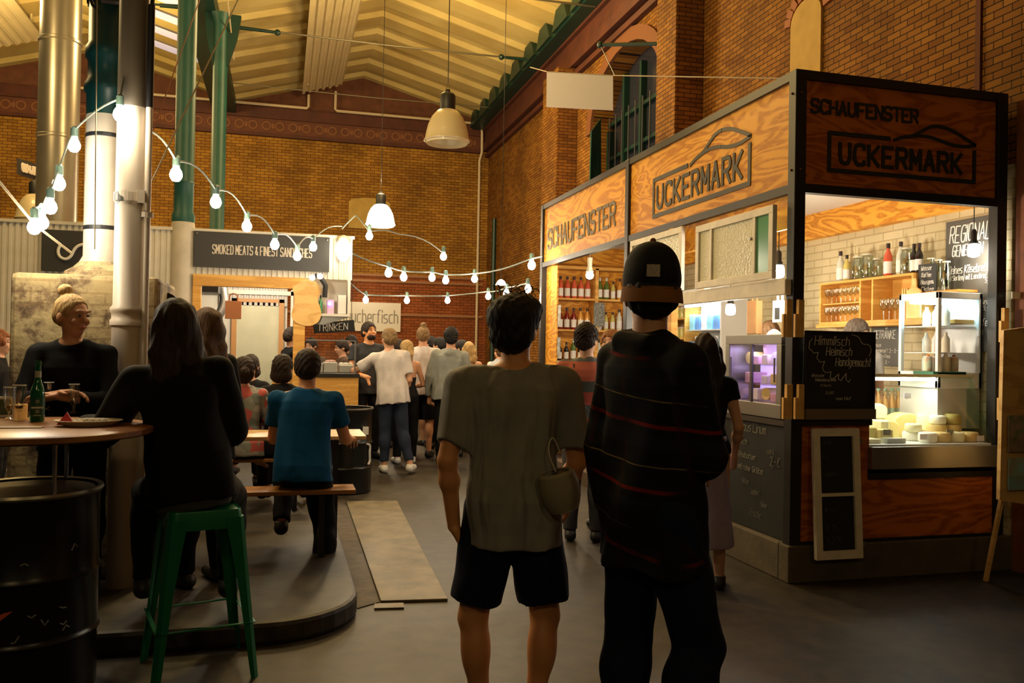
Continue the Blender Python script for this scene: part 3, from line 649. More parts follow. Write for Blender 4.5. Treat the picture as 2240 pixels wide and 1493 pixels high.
# old window sash with two black panes leaning on the front
T = thing('chalk_window', 'narrow white framed old sash with two black chalk panes leaning on the kiosk', 'window sash', (3.44, KY-.07, .17))
a0, a1, zb, zt = 3.45, 3.81, .17, 1.035
f = MB()
def lean(z): return KY-.075+.06*(z-zb)/(zt-zb)
def slab(mb, x0, x1, z0, z1, d0=0, d1=.03): mb.prism([(x0, lean(z0)-d1, z0), (x1, lean(z0)-d1, z0), (x1, lean(z1)-d1, z1), (x0, lean(z1)-d1, z1)], (0, d1-d0, 0))
slab(f, a0, a0+.05, zb, zt); slab(f, a1-.05, a1, zb, zt); slab(f, a0+.05, a1-.05, zb, zb+.055); slab(f, a0+.05, a1-.05, zt-.05, zt); slab(f, a0+.05, a1-.05, .585, .605)
f.build('frame', OLDW, T)
for z0, z1 in ((zb+.055, .585), (.605, zt-.05)):
    f = MB(); slab(f, a0+.05, a1-.05, z0, z1, 0, .012); pn = f.build('pane', CHB, T)
w = MB()
for txt, z, h in (('Heute', .93, .03), ('Eis', .83, .04), ('Limonade', .72, .03), ('Mo-Fr', .48, .03), ('10-18', .36, .04), ('Sa 9-18', .28, .04)): lettering(w, txt, (a0+.08, lean(z)-.014, z), uX, Vector((0, .07, 1)), h, .002, .002, jit=.2)
w.build('faint_writing', mat('very_faint_chalk', (.10, .10, .09), .9), T)
w = MB(); w.box((a1, lean(.95)-.03, .93), (a1+.02, lean(.95)-.015, .97)); w.box((a1, lean(.25)-.03, .24), (a1+.02, lean(.25)-.015, .28)); w.build('hinge', DSTEEL, T)
# old propped windows over the side opening
RIB = mat('ribbed_window_glass', (.60, .56, .34), .25, bump=1.0, bscale=45)
GRN = mat('green_window_glass', (.10, .34, .16), .2)
def sash(y0, y1, z0, z1, label, green):
    T = thing('old_window', label, 'window', (KX-.08, (y0+y1)/2, z0)); x = KX-.04; f = MB(); s = .055
    f.box((x-.035, y0, z0), (x, y1, z0+s)); f.box((x-.035, y0, z1-s), (x, y1, z1)); f.box((x-.035, y0, z0+s), (x, y0+s, z1-s)); f.box((x-.035, y1-s, z0+s), (x, y1, z1-s))
    ys = [y0+s, y0+s+.17, y1-s-.18, y1-s]
    if green:
        f.box((x-.035, ys[1], z0+s), (x, ys[1]+.035, z1-s)); f.box((x-.035, ys[2]-.035, z0+s), (x, ys[2], z1-s))
    f.build('frame', OLDW, T, bevel=.004)
    MB().box((x-.02, ys[1]+.035 if green else ys[0], z0+s), (x-.012, ys[2]-.035 if green else ys[3], z1-s)).build('pane', RIB, T)
    if green:
        MB().box((x-.02, ys[0], z0+s), (x-.012, ys[1], z1-s)).build('pane', GRN, T, label='green glass pane')
        MB().box((x-.02, ys[2], z0+s), (x-.012, ys[3], z1-s)).build('pane', RIB, T)
    MB().cyl((x-.05, ys[1]+.05, (z0+z1)/2+.05), (x-.03, ys[1]+.05, (z0+z1)/2+.05), .012).build('knob', DSTEEL, T)
sash(5.14, 6.27, 2.05, 2.56, 'old white window with ribbed and green glass propped over the kiosk side counter', True)
sash(6.52, 7.62, 2.06, 2.60, 'second old white window half hidden behind the black cap', False)
# wooden hook blocks on the corner and right posts
BLOCK = wood('beech_block', (.78, .48, .17), (.62, .34, .1), scale=3, stretch=(1, 1, 3), dist=3)
def hookblock(x, y, z0, z1, label, grp, d=(-1, 0)):
    T = thing('hook_block', label, 'wooden block', (x, y, z0), grp)
    MB().box((x, y-.03, z0), (x+.042, y, z1)).build('block', BLOCK, T)
    MB().box((x-.02, y-.022, z0+.0), (x, y, z1-(z1-z0)*.38)).build('step', BLOCK, T)
for px, side in ((1712, 'left'), (1738, 'right')):
    for (zt_, zb_, wh) in ((655, 737, 'upper'), (840, 916, 'lower')):
        a = PY(px, zt_, KY-.02); b_ = PY(px, zb_, KY-.02)
        hookblock(a.x+.02, KY-.012, b_.z, a.z, f'{wh} {side} pale wooden hook block at the kiosk corner post', 'hook blocks on the kiosk posts')
for (px, zt_, zb_, wh) in ((2192, 673, 748, 'upper'), (2188, 840, 918, 'lower')):
    a = PY(px, zt_, KY-.02); b_ = PY(px, zb_, KY-.02)
    hookblock(a.x, KY-.012, b_.z, a.z, f'{wh} wooden hook block on the right kiosk post', 'hook blocks on the kiosk posts')

# ---- glass fridge on the side counter, lit violet
VIO = emit('violet_light', (.50, .36, 1.0), 3.6)
y1, y0, z0, z1 = 5.89, 5.13, 1.085, 1.67
T = thing('display_fridge', 'small steel display fridge glowing violet on the kiosk side counter', 'fridge', (KX+.03, (y0+y1)/2, z0))
x0, x1 = KX+.0, KX+.5
w = MB(); w.box((x0, y0, z0), (x1, y1, z0+.10)); w.box((x0, y0, z1-.07), (x1, y1, z1)); w.box((x0, y0, z0+.1), (x1, y0+.06, z1-.07)); w.box((x0, y1-.06, z0+.1), (x1, y1, z1-.07)); w.box((x1-.02, y0+.06, z0+.1), (x1, y1-.06, z1-.07))
w.build('cabinet', DSTEEL, T, bevel=.004)
w = MB(); w.box((x0-.006, (y0+y1)/2-.012, z0+.1), (x0+.01, (y0+y1)/2+.012, z1-.07)); w.box((x0-.006, y0+.07, z0+.25), (x0, y0+.085, z0+.42)); w.box((x0-.006, y1-.1, z0+.25), (x0, y1-.085, z0+.42)); w.build('door_frame', mat('fridge_frame', (.12, .11, .11), .4, .5), T)
w = MB(); w.box((x0+.004, y0+.06, z0+.1), (x0+.008, y1-.06, z1-.07)); w.build('glass_door', glassmat('clear_glass'), T)
w = MB(); w.box((x1-.035, y0+.07, z0+.11), (x1-.025, y1-.07, z1-.08)); w.build('light_panel', VIO, T); lamp('fridge_light', (x0+.12, (y0+y1)/2, z1-.085), 2.2, (.55, .45, 1.0), .05, 'AREA', (0, 0, 0), (.12, .5))
for zz in (z0+.22, z0+.36): MB().box((x0+.03, y0+.06, zz), (x1-.04, y1-.06, zz+.006)).build('shelf', glassmat('clear_glass'), T)
PACK = [mat('pack_white', (.75, .7, .72), .5), mat('pack_cream', (.7, .6, .45), .5), mat('pack_pink', (.7, .4, .5), .5), mat('pack_yellow', (.7, .55, .15), .5)]
k = 0
for zz in (z0+.105, z0+.228, z0+.368):
    for yy in (y0+.14, y0+.26, y0+.38, y0+.50, y0+.61):
        k += 1
        if k in (5, 9): continue
        hh = random.uniform(.05, .09)
        w = MB()
        if k % 3 == 0: w.cyl((x0+.12, yy, zz+.05), (x0+.26, yy+.02, zz+.05), .045, n=18)
        else: w.box((x0+.1, yy-.045, zz), (x0+.25, yy+.03, zz+hh))
        shelfn = ['bottom', 'middle', 'top'][[z0+.105, z0+.228, z0+.368].index(zz)]
        tag(w.build('food_pack', PACK[k % 4], smooth=True, bevel=.006 if k % 3 else 0), f'{["white","cream","pink","yellow"][k%4]} {"roll" if k%3==0 else "box"} on the {shelfn} shelf of the violet fridge, {["first","second","third","fourth","last"][[.14,.26,.38,.5,.61].index(round(yy-y0,2))]} from the corner post', 'food package', 'food packs in the violet fridge')
# ---- cheese display case at the front
T = thing('cheese_display', 'glass cheese display case built into the kiosk front', 'display case', (4.45, KY+.3, .75))
dx0, dx1, dy0, dy1 = 3.93, 4.985, KY-.0, KY+.75
MB().box((dx0, dy0-.03, .75), (dx1, dy0+.0, .905)).build('front_rail', STEEL, T, bevel=.004)
MB().box((dx0, dy0, .72), (dx1, dy1, .9)).build('base', DSTEEL, T)
MB().box((dx0+.01, dy0+.02, .9), (dx1-.01, dy1-.02, .915)).build('tray', mat('tray_white', (.7, .72, .7), .4), T)
MB().prism([(dx0, dy0+.005, .905), (dx1, dy0+.005, .905), (dx1, dy0+.22, 1.38), (dx0, dy0+.22, 1.38)], (0, .006, 0)).build('front_glass', glassmat('clear_glass'), T)
MB().box((dx0, dy0+.2, 1.38), (dx1, dy1-.1, 1.392)).build('top_glass', glassmat('greenish_glass', (.85, .97, .9)), T)
for xx in (dx0, dx1-.006): MB().prism([(xx, dy0+.01, .905), (xx, dy0+.22, 1.38), (xx, dy1-.1, 1.38), (xx, dy1-.1, .905)], (.006, 0, 0)).build('side_glass', glassmat('greenish_glass'), T)
MB().box((dx0, dy0+.19, 1.385), (dx1, dy0+.225, 1.405)).build('top_rail', mat('rail_pale', (.62, .6, .45), .4, .3), T)
MB().box((dx0+.03, dy0+.25, 1.355), (dx1-.03, dy0+.29, 1.378)).build('light_tube', emit('case_light', (1, 1, .85), 8), T)
MB().prism([(dx0+.02, dy1-.12, .93), (dx0+.55, dy1-.14, .93), (dx0+.38, dy1-.3, 1.2), (dx0+.02, dy1-.3, 1.22)], (0, .01, 0)).build('back_flap', mat('blue_steel', (.42, .5, .62), .25, .6), T)
w = MB(); lettering(w, 'regional', (4.12, dy0+.145, 1.25), (1, 0, 0), (0, .42, .9), .055, .004, .001, slant=.2, jit=.1); w.build('window_lettering', mat('gold_letters', (.7, .62, .35), .5), T)
lamp('case_lamp', (4.45, KY+.33, 1.33), 3, (1, 1, .86), .05, 'AREA', (0, 0, 0), (.9, .05))
# cheeses
CH = [mat('cheese_yellow', (.80, .66, .26), .45, noise=.1, nscale=9), mat('cheese_pale', (.84, .78, .48), .5), mat('cheese_white', (.85, .82, .68), .6), mat('rind_ochre', (.66, .48, .18), .55, noise=.25, nscale=12), mat('cheese_olive', (.45, .36, .10), .5)]
def wheel(c, r, h, m, lab, tilt=0, name='round_cheese', rz=0):
    M = Matrix.Rotation(rz, 3, 'Z') @ Matrix.Rotation(tilt, 3, 'X')
    o = MB().lathe(c, [(r*.5, 0), (r*.86, 0), (r*.97, h*.15), (r, h*.5), (r*.97, h*.85), (r*.86, h), (r*.5, h)], 28, True, M).build(name, m, smooth=60); tag(o, lab, 'cheese', 'cheeses in the display case'); return o
def at_(px, py, y): return PY(px, py, y)
def dist_(a): return a
for (px, py, Y, r, h, m, tl, lab) in [
    (1955, 916, 5.42, .085, .17, None, 0, ''),]: pass
wedge = lambda c, sx, sy, sz, m, lab, rz=0, nm='cheese_block': tag(MB().box((-sx/2, -sy/2, 0), (sx/2, sy/2, sz), Matrix.Translation(c) @ Matrix.Rotation(rz, 4, 'Z')).build(nm, m, bevel=min(sx, sz)*.12), lab, 'cheese', 'cheeses in the display case')
Z0 = .916
wedge((4.08, 5.33, Z0), .25, .14, .10, CH[0], 'long yellow cheese block at the left of the display case', .05)
wedge((4.24, 5.25, Z0), .10, .10, .085, CH[3], 'squat ochre cheese block right of the long block', -.15)
wedge((4.29, 5.38, Z0), .075, .16, .14, CH[1], 'upright pale cheese slab behind the squat block', .1)
wedge((4.03, 5.48, Z0), .17, .12, .13, CH[2], 'white cheese block behind the long yellow block', 0)
wedge((4.16, 5.5, Z0), .13, .12, .17, CH[2], 'tall white cheese block at the back left', .05)
wedge((4.02, 5.14, Z0), .16, .1, .03, CH[1], 'flat cheese piece in front of the long block', .1)
wedge((4.22, 5.12, Z0), .16, .07, .035, mat('wrapped_cheese', (.5, .5, .42), .3), 'wrapped flat cheese packet at the front of the case', .02)
def halfround(c, r, t, m, lab, h=None):   # cut wheel standing upright
    pts = [(-r, 0), (r, 0), (r, r*.9)] + [(r*math.cos(a)*1.0, r*.9+r*.55*math.sin(a)) for a in [i*PI/12 for i in range(1, 12)]] + [(-r, r*.9)]
    tag(MB().prism([(c[0]+x, c[1], c[2]+z) for x, z in pts], (0, t, 0)).build('cheese_half', m, bevel=.012, smooth=True), lab, 'cheese', 'cheeses in the display case')
halfround((4.40, 5.38, Z0), .095, .12, CH[0], 'cut half cheese with pale rind standing in the middle of the case')
halfround((4.60, 5.42, Z0), .13, .12, CH[0], 'larger cut half cheese standing right of the middle')
halfround((4.42, 5.53, Z0+.13), .085, .1, CH[1], 'small cut cheese standing highest behind the middle half')
for (x, y, z, r, h, m, lab) in [
    (4.50, 5.26, 0, .065, .05, 2, 'white cheese wheel in front of the upright halves'), (4.60, 5.24, .0, .07, .06, 3, 'ochre round cheese under the white top wheel'), (4.49, 5.24, .052, .055, .045, 1, 'pale cheese wheel lying on the white one'),
    (4.52, 5.13, 0, .06, .055, 2, 'front white cheese wheel left of the centre row'), (4.64, 5.13, 0, .058, .055, 3, 'front ochre cheese wheel in the middle of the row'), (4.76, 5.13, 0, .058, .055, 1, 'front pale cheese wheel right of the middle'), (4.885, 5.13, 0, .06, .055, 3, 'front ochre wheel nearest the right post'),
    (4.70, 5.245, 0, .07, .09, 3, 'big ochre round behind the front row'), (4.83, 5.25, 0, .07, .09, 3, 'big ochre round at the right behind the front row'), (4.71, 5.245, .095, .055, .05, 2, 'white wheel piled on the big ochre round'), (4.84, 5.25, .095, .062, .06, 4, 'olive cheese piled on the right round'),
    (4.75, 5.4, 0, .08, .14, 1, 'tall pale round standing at the right back'), (4.9, 5.38, 0, .06, .12, 3, 'tall ochre round beside the right post')]:
    wheel((x, y, Z0+z*1.25), r*1.08, h*1.3, CH[m], lab)
for i, (px, py, y) in enumerate([(1985, 840+25, 5.3), (2065, 864, 5.4), (2078, 945, 5.1), (2145, 965, 5.06), (1940, 945, 5.12), (2020, 955, 5.08)]):
    c = PY(px, py, y); c.z = max(c.z, Z0+.03)
    t = thing('price_card', ['white price card on the tall block at the left back', 'white price card above the large half cheese', 'grey price card on the white round in the middle', 'white price card leaning at the front right wheel', 'grey price card before the long yellow block', 'white price card standing beside the wrapped packet'][i], 'price card', (c.x, y, c.z-.03), 'price cards in the cheese case')
    MB().box((c.x-.03, y-.002, c.z-.02), (c.x+.03, y+.002, c.z+.02)).build('card', PACK[0] if i not in (2, 4) else mat('card_grey', (.3, .28, .22), .5), t)
    MB().cyl((c.x, y+.003, c.z-.03), (c.x, y+.003, c.z), .002, n=6).build('pin', STEEL, t)
# things behind and on the case
BAG = mat('green_jar', (.45, .55, .42), .4, noise=.3, nscale=20, col2=(.6, .25, .15))
MB_ = MB().box((4.66, KY+.24, 1.395), (4.96, KY+.45, 1.425)); tag(MB_.build('green_tray', mat('tray_green', (.01, .10, .05), .4), bevel=.004), 'dark green tray standing on the right end of the case top', 'tray')
jar0 = None
for i, x in enumerate((4.70, 4.78, 4.865, 4.935)):
    if jar0 is None:
        jar0 = thing('tea_tin', 'green and white tin with an orange lid knob, leftmost on the green tray', 'tin', (x, KY+.34, 1.426), 'tins on the green tray')
        MB().lathe((x, KY+.34, 1.426), [(.032, 0), (.033, .1), (.03, .105)], 20).build('body', BAG, jar0, smooth=True); MB().sph((x, KY+.34, 1.54), .013, 10, 8).build('lid_knob', mat('orange_knob', (.8, .2, .03), .5), jar0); MB().cyl((x, KY+.34, 1.53), (x, KY+.34, 1.537), .031, n=20).build('lid', PACK[0], jar0)
    else: dup(jar0, (x, KY+.34, 1.426), ['', 'green and white tin second from the left on the green tray', 'green and white tin third from the left on the green tray', 'green and white tin nearest the right post on the green tray'][i])
t = thing('kitchen_scale', 'round white dial scale behind the cheese case', 'scale', (4.05, KY+.62, 1.08))
M = Matrix.Rotation(PI/2, 3, 'X')
MB().lathe((4.02, KY+.6, 1.38), [(.085, 0), (.085, .03), (.07, .03)], 28, True, M).build('dial', PACK[0], t, smooth=True); MB().box((3.98, KY+.61, 1.0), (4.06, KY+.66, 1.34)).build('stand', PACK[0], t); MB().box((4.0, KY+.565, 1.375), (4.05, KY+.568, 1.385)).build('pointer', FR, t)
w = MB().box((3.95, KY+.8, .2), (4.66, KY+.96, 1.0)).box((4.66, KY+.8, .2), (4.98, KY+.93, 1.0)); tag(w.build('work_counter', mat('counter_grey', (.35, .34, .32), .4)), 'grey work counter behind the cheese case', 'counter')
t = thing('cash_box', 'white machine with a dark keypad behind the cheese case', 'machine', (4.35, KY+.9, 1.0)); MB().box((4.2, KY+.83, 1.0), (4.55, KY+.95, 1.3)).build('body', PACK[0], t, bevel=.01); MB().box((4.33, KY+.825, 1.1), (4.5, KY+.83, 1.17)).build('keypad', FR, t)
G_ = mat('green_bottle_label', (.30, .5, .38), .4); OR_ = mat('juice_orange', (.72, .42, .14), .3)
jb = None
for i in range(5):
    x = 4.62+i*.065
    if jb is None:
        jb = thing('juice_bottle', 'juice bottle with a green label, leftmost behind the cheeses', 'bottle', (x, KY+.865, 1.001), 'juice bottles behind the cheese case')
        MB().lathe((x, KY+.865, 1.001), [(.027, 0), (.028, .15), (.014, .21), (.013, .25)], 16).build('bottle', OR_, jb, smooth=True); MB().lathe((x, KY+.865, 1.001), [(.0285, .03), (.0285, .11)], 16, False).build('label', G_, jb, smooth=True); MB().cyl((x, KY+.865, 1.25), (x, KY+.865, 1.27), .015, n=14).build('cap', G_, jb)
    else: dup(jb, (x, KY+.865, 1.001), f'juice bottle with a green label, {["","second","third","fourth","rightmost"][i]} behind the cheeses')
# upright cooler
t = thing('drinks_cooler', 'white glass-door cooler glowing cyan in the kiosk', 'cooler', (4.9, 5.48, 1.0))
cx0, cx1, cy0, cy1, cz0, cz1 = 4.7, 5.1, 5.24, 5.66, 1.30, 2.02
CW = mat('cooler_white', (.72, .72, .72), .35)
w = MB()
for (a, b_) in (((cx0, cy0, cz0), (cx1, cy1, cz0+.12)), ((cx0, cy0, cz1-.05), (cx1, cy1, cz1)), ((cx0, cy0, cz0), (cx0+.03, cy0+.03, cz1)), ((cx0, cy1-.03, cz0), (cx0+.03, cy1, cz1)), ((cx1-.03, cy0, cz0), (cx1, cy0+.03, cz1)), ((cx1-.02, cy0, cz0), (cx1, cy1, cz1))): w.box(a, b_)
w.build('cabinet', CW, t, bevel=.004)
MB().box((cx0+.008, cy0+.03, cz0+.12), (cx0+.012, cy1-.03, cz1-.05)).build('glass_door', glassmat('clear_glass'), t)
MB().box((cx0+.03, cy0+.008, cz0+.12), (cx1-.03, cy0+.012, cz1-.05)).build('side_glass', glassmat('clear_glass'), t)
MB().box((cx0+.05, cy0+.06, cz1-.075), (cx1-.05, cy1-.06, cz1-.055)).build('light_tube', emit('cyan_light', (.45, .85, 1.0), 5), t); lamp('cooler_light', ((cx0+cx1)/2, (cy0+cy1)/2, cz1-.09), 1.6, (.45, .85, 1), .05, 'AREA', (0, 0, 0), (.3, .3))
for zz in (1.56, 1.76): MB().box((cx0+.03, cy0+.03, zz), (cx1-.03, cy1-.03, zz+.008)).build('shelf', CW, t)
w = MB().box((cx0+.02, cy0+.02, 1.0), (cx1, cy1, 1.299)); tag(w.build('cooler_stand', mat('stand_white', (.55, .53, .5), .5)), 'white cabinet under the cyan glowing cooler', 'cabinet')
k = 0
for zz in (1.42, 1.57, 1.77):
    for yy in (5.33, 5.43, 5.53):
        k += 1; w = MB().lathe((4.85, yy, zz), [(.03, 0), (.03, .1), (.012, .13), (.012, .15)], 12); tag(w.build('drink_bottle', [mat('bottle_clear', (.6, .75, .8), .15), PACK[1], PACK[0]][k % 3], smooth=True), f'{["clear","cream","white"][k%3]} bottle in the cyan cooler, {["bottom","middle","top"][(k-1)//3]} shelf, {["nearest","centre","farthest"][(k-1)%3]}', 'bottle', 'bottles in the cyan cooler')
# boards on the rear wall
def wallboard(px0, py0, px1, py1, lines, label, x=5.11, **kw):
    a = PX(px0, py1, x); b_ = PX(px1, py0, x); zb = PX((px0+px1)/2, py1, x).z; zt = PX((px0+px1)/2, py0, x).z
    return chalk(lines, label, org=(x, a.y, zb), u=(0, -1, 0), v=(0, 0, 1), wdt=a.y-b_.y, hgt=zt-zb, **kw), a.y-b_.y, zt-zb
CHG = mat('chalkboard_grey', (.075, .07, .06), .6)
L1 = [('REGIONAL', .04, .79, .13, .009, .40), ('GENIESSEN', .07, .69, .085, .007, .30), ('Kleines Käsebrett', .02, .565, .06, .0045, .40), ('(3 Sorten) mit Landbrot', .03, .515, .04, .0035, .38), ('5,-', .40, .48, .035, .0035, .05), ('Gemischtes Brett', .02, .385, .05, .004, .27), ('(3 Sorten Käse, 3 Sorten Wurst)', .02, .33, .04, .003, .42), ('mit Landbrot', .04, .29, .04, .003, .2), ('9,-', .38, .29, .035, .003, .05), ('Portion Käsewürfel', .03, .18, .055, .004, .40), ('mit Senf', .1, .12, .04, .0035, .14), ('4,00', .28, .11, .045, .004, .1)]
T, bw_, bh_ = wallboard(2066, 478, 2168, 768, [(t_, x, z*1.08, h, s, l) for t_, x, z, h, s, l in L1], 'tall grey chalkboard REGIONAL GENIESSEN on the kiosk rear wall', board=CHG)
T, bw_, bh_ = wallboard(1905, 712, 1966, 800, [('GETRÄNKE', .03, .24, .07, .006, .28), ('Wasser', .02, .17, .03, .003, .12), ('Rhabarbersaft', .02, .12, .03, .003, .2), ('Bier vom Fass', .05, .07, .03, .003, .2), ('Wein 3,-', .1, .02, .03, .003, .14), ('2,- 3,-', .24, .12, .03, .003, .1)], 'dark chalk drinks list GETRÄNKE beside the cooler', board=CHG)
T = chalk([('Wasser', .03, .20, .035, .003, .10), ('Kaffee', .035, .145, .035, .003, .09), ('Hausgem.', .03, .09, .035, .003, .12), ('Eistee', .03, .035, .03, .003, .12)], 'small tilted chalk card listing Wasser and Kaffee on top of the cooler', org=(4.93, 5.72, 2.022), u=(.12, -1, 0), v=(0, 0, 1), wdt=.17, hgt=.25)
# wall shelf with crates, bottles, glasses
sy0, sy1, sz0, sz1, sx0 = 5.74, 6.97, 1.82, 2.21, 4.9
T = thing('crate_shelf', 'pine crate shelf with three bays on the kiosk rear wall', 'shelf', (5.0, 6.3, sz0))
w = MB()
for z in (sz0, sz1-.02): w.box((sx0, sy0, z), (5.11, sy1, z+.02))
for y in (sy0, 6.22, 6.38, sy1-.02): w.box((sx0, y, sz0+.02), (5.11, y+.02, sz1-.02))
w.build('carcass', PINE, T)
MB().box((sx0+.02, 6.4, 2.0), (5.11, sy1-.02, 2.012)).build('inner_shelf', PINE, T); MB().box((5.10, sy0, sz0), (5.11, sy1, sz1)).build('back', PINEH, T)
MB().box((sx0, 5.3, sz0-.03), (5.11, sy1+.05, sz0)).build('base_board', PINEH, T)
# ---- bottle factory
def bottle(name, loc, label, cat='bottle', group=None, h=.30, r=.037, body=None, lab=None, cap=None, neck=.3):
    T = thing(name, label, cat, loc, group); x, y, z = loc
    MB().lathe(loc, [(r*.85, 0), (r, .008), (r, h*(1-neck)*.86), (r*.82, h*(1-neck)*.96), (r*.42, h*(1-neck)*1.12), (r*.36, h*.96), (r*.42, h*.965), (r*.42, h)], 16).build('glass', body, T, smooth=50)
    if lab: MB().lathe(loc, [(r*1.015, h*.10), (r*1.015, h*.46)], 16, False).build('label', lab, T, smooth=True)
    if cap: MB().lathe(loc, [(r*.45, h*.86), (r*.46, h*1.01)], 12).build('cap', cap, T, smooth=True)
    return T
def relabel(o, m_glass=None, m_lab=None, m_cap=None):
    for c in o.children:
        nm = c.name.split('.')[0]; m = {'glass': m_glass, 'label': m_lab, 'cap': m_cap}.get(nm)
        if m: c.data = c.data.copy(); c.data.materials.clear(); c.data.materials.append(m)
    return o
def bm_(name, c, tr=.0): return mat(name, c, .12, trans=tr, coat=.3)
B_ROSE = bm_('rose_wine', (.62, .10, .05)); B_RED = bm_('red_wine', (.20, .012, .01)); B_AMB = bm_('amber_wine', (.62, .28, .05)); B_YEL = bm_('white_wine', (.60, .50, .14)); B_GRN = bm_('green_wine_glass', (.10, .16, .03)); B_DRK = bm_('dark_wine_glass', (.012, .01, .01)); B_CLR = mat('clear_bottle_glass', (.62, .62, .52), .1, spec=.8)
LABW = mat('paper_label', (.78, .74, .68), .6); LABO = mat('orange_label', (.72, .42, .18), .6); CAPD = mat('capsule_dark', (.03, .015, .015), .4); CAPW = mat('capsule_white', (.6, .55, .5), .4)
protos = {}
def pbottle(kind, loc, label, group):
    spec = dict(rose=(B_ROSE, LABW, CAPD), red=(B_RED, LABW, CAPD), amber=(B_AMB, LABW, CAPD), yellow=(B_YEL, LABW, CAPD), green=(B_GRN, LABW, CAPW), dark=(B_DRK, LABO, CAPD), clear=(B_CLR, LABW, CAPD))[kind]
    if kind in protos: return dup(protos[kind], loc, label, group=group)
    protos[kind] = bottle('wine_bottle', loc, label, 'bottle', group, .285, .0365, *spec); return protos[kind]
# top of crate shelf
TOPZ = sz1+.001
pbottle('clear', (5.0, 6.80, TOPZ), 'pale bottle with a dark cap at the far left on top of the crate shelf', None)
o = pbottle('yellow', (5.0, 6.71, TOPZ), 'shorter yellowish bottle second from the left on top of the crate shelf', None); o.scale = (.85,)*3
pbottle('rose', (5.0, 6.16, TOPZ), 'rosé bottle standing tall on top of the crate shelf', None)
o = pbottle('clear', (5.02, 6.03, TOPZ), 'clear bottle just right of the rosé bottle on the crate shelf', None)
for i, y in enumerate((5.83, 5.77)):
    o = pbottle('dark', (4.98, y, TOPZ), f'{"left" if i == 0 else "right"} one of the two dark bottles on top of the crate shelf', None); relabel(o, None, LABW); o.scale = (.85,)*3
GL_ = glassmat('jar_glass', (.86, .90, .84), .5)
def jar(y, r, h, lab, x=5.0, z=TOPZ, name='glass_jar', g='glass jars on the crate shelf'):
    T = thing(name, lab, 'jar', (x, y, z), g); MB().lathe((x, y, z), [(r*.9, 0), (r, .01), (r, h*.8), (r*.8, h*.9), (r*.82, h), (r*.75, h), (r*.75, h*.9), (r*.92, h*.78), (r*.92, .02)], 18, False).build('glass', GL_, T, smooth=True); MB().lathe((x, y, z), [(r*.85, h), (r*.85, h+.012)], 16).build('rim', B_CLR, T, smooth=True)
jar(6.55, .055, .20, 'wide glass jar on the crate shelf left of the rosé bottle'); jar(6.42, .055, .21, 'second wide glass jar left of the rosé bottle'); jar(6.30, .04, .16, 'slim glass jar next to the rosé bottle')
jar(5.93, .055, .21, 'big glass jar between the rosé and the dark bottles')
t = tag(MB().box((4.93, 5.3, 2.03+.0), (5.11, 5.72, 2.05)).build('jar_board', PINEH), 'narrow pine board carrying glasses behind the cooler sign', 'shelf')
for i, y in enumerate((5.66, 5.58, 5.50)): jar(y, .036, .26-.02*i, f'tall glass {["left","middle","right"][i]} on the narrow board behind the chalk card', z=2.051, name='tall_glass', g='tall glasses by the chalk card')
# glasses in crate
def goblet(loc, lab, g, proto=[None]):
    if proto[0]: return dup(proto[0], loc, lab, group=g)
    T = thing('wine_glass', lab, 'glass', loc, g); proto[0] = T
    MB().lathe(loc, [(.024, 0), (.004, .006), (.003, .06), (.02, .075), (.028, .1), (.024, .14)], 14, False).build('glass', GL_, T, smooth=True); return T
rows = [(2.013, 'upper left crate row', 8), (1.841, 'lower left crate row', 8)]
for z, nm, n in rows:
    for i in range(n):
        goblet((4.95, 6.92-.066*i, z), f'small stemmed glass in the {nm}, {["first","second","third","fourth","fifth","sixth","seventh","last"][i]} from the left', 'stemmed glasses in the crate shelf')
for i in range(4):
    o = goblet((4.97, 6.2-.075*i+.0-.02*0-.0 if False else 6.17-.07*i+.0, 1.841), f'larger stemmed glass in the middle crate bay, {["first","second","third","fourth"][i]} from the left', 'large glasses in the middle bay'); o.scale = (1.3,)*3
# cutting boards
for i, y in enumerate((6.02+.0*0-.0, 5.99, 5.96, 5.93)): pass
for i, y in enumerate((5.885, 5.86, 5.835)):
    tag(MB().box((4.92, y-.008, 1.841), (5.06, y+.008, 2.09)).build('cutting_board', BLOCK), f'{["left","middle","right"][i]} thin wooden board standing in the right crate bay', 'cutting board', 'thin boards in the right crate bay')
w = MB().prism([(4.88, 5.79, 1.842), (4.88, 5.64, 1.842), (4.88, 5.64, 2.06), (4.88, 5.69, 2.09), (4.88, 5.70, 2.16), (4.88, 5.73, 2.16), (4.88, 5.74, 2.09), (4.88, 5.79, 2.06)], (.015, 0, 0))
tag(w.build('bread_board', BLOCK), 'wooden bread board with a handle leaning at the right end of the crate shelf', 'bread board')
# ---- pendants in the kiosk
def bulb_pendant(p, label, ztop=2.92, pw=14):
    T = thing('bulb_pendant', label, 'pendant lamp', (p.x, p.y, p.z-.05))
    MB().cyl((p.x, p.y, p.z+.1), (p.x, p.y, ztop), .004, n=6).build('cord', BLK, T)
    MB().lathe(p, [(.012, .14), (.022, .12), (.022, .06), (.03, .05), (.03, .03)], 16).build('socket', BLK, T, smooth=True)
    MB().lathe(p, [(.02, .035), (.04, .02), (.045, -.03), (.04, -.06), (.015, -.07)], 20).build('bulb', emit('kiosk_bulb', (1, .92, .8), 28), T, smooth=True)
    lamp('kiosk_lamp', (p.x, p.y, p.z-.12), pw*1.9, (1, .88, .68), .06)
bulb_pendant(PD(1703, 588, 6.4), 'lit bulb pendant hanging beside the kiosk corner post', pw=22)
bulb_pendant(PD(2130, 542, 6.35), 'lit bulb pendant hanging before the tall chalkboard', pw=2.5)
bulb_pendant(PD(1598, 672, 7.6), 'bright bulb pendant low inside the kiosk behind the fridge', pw=22)
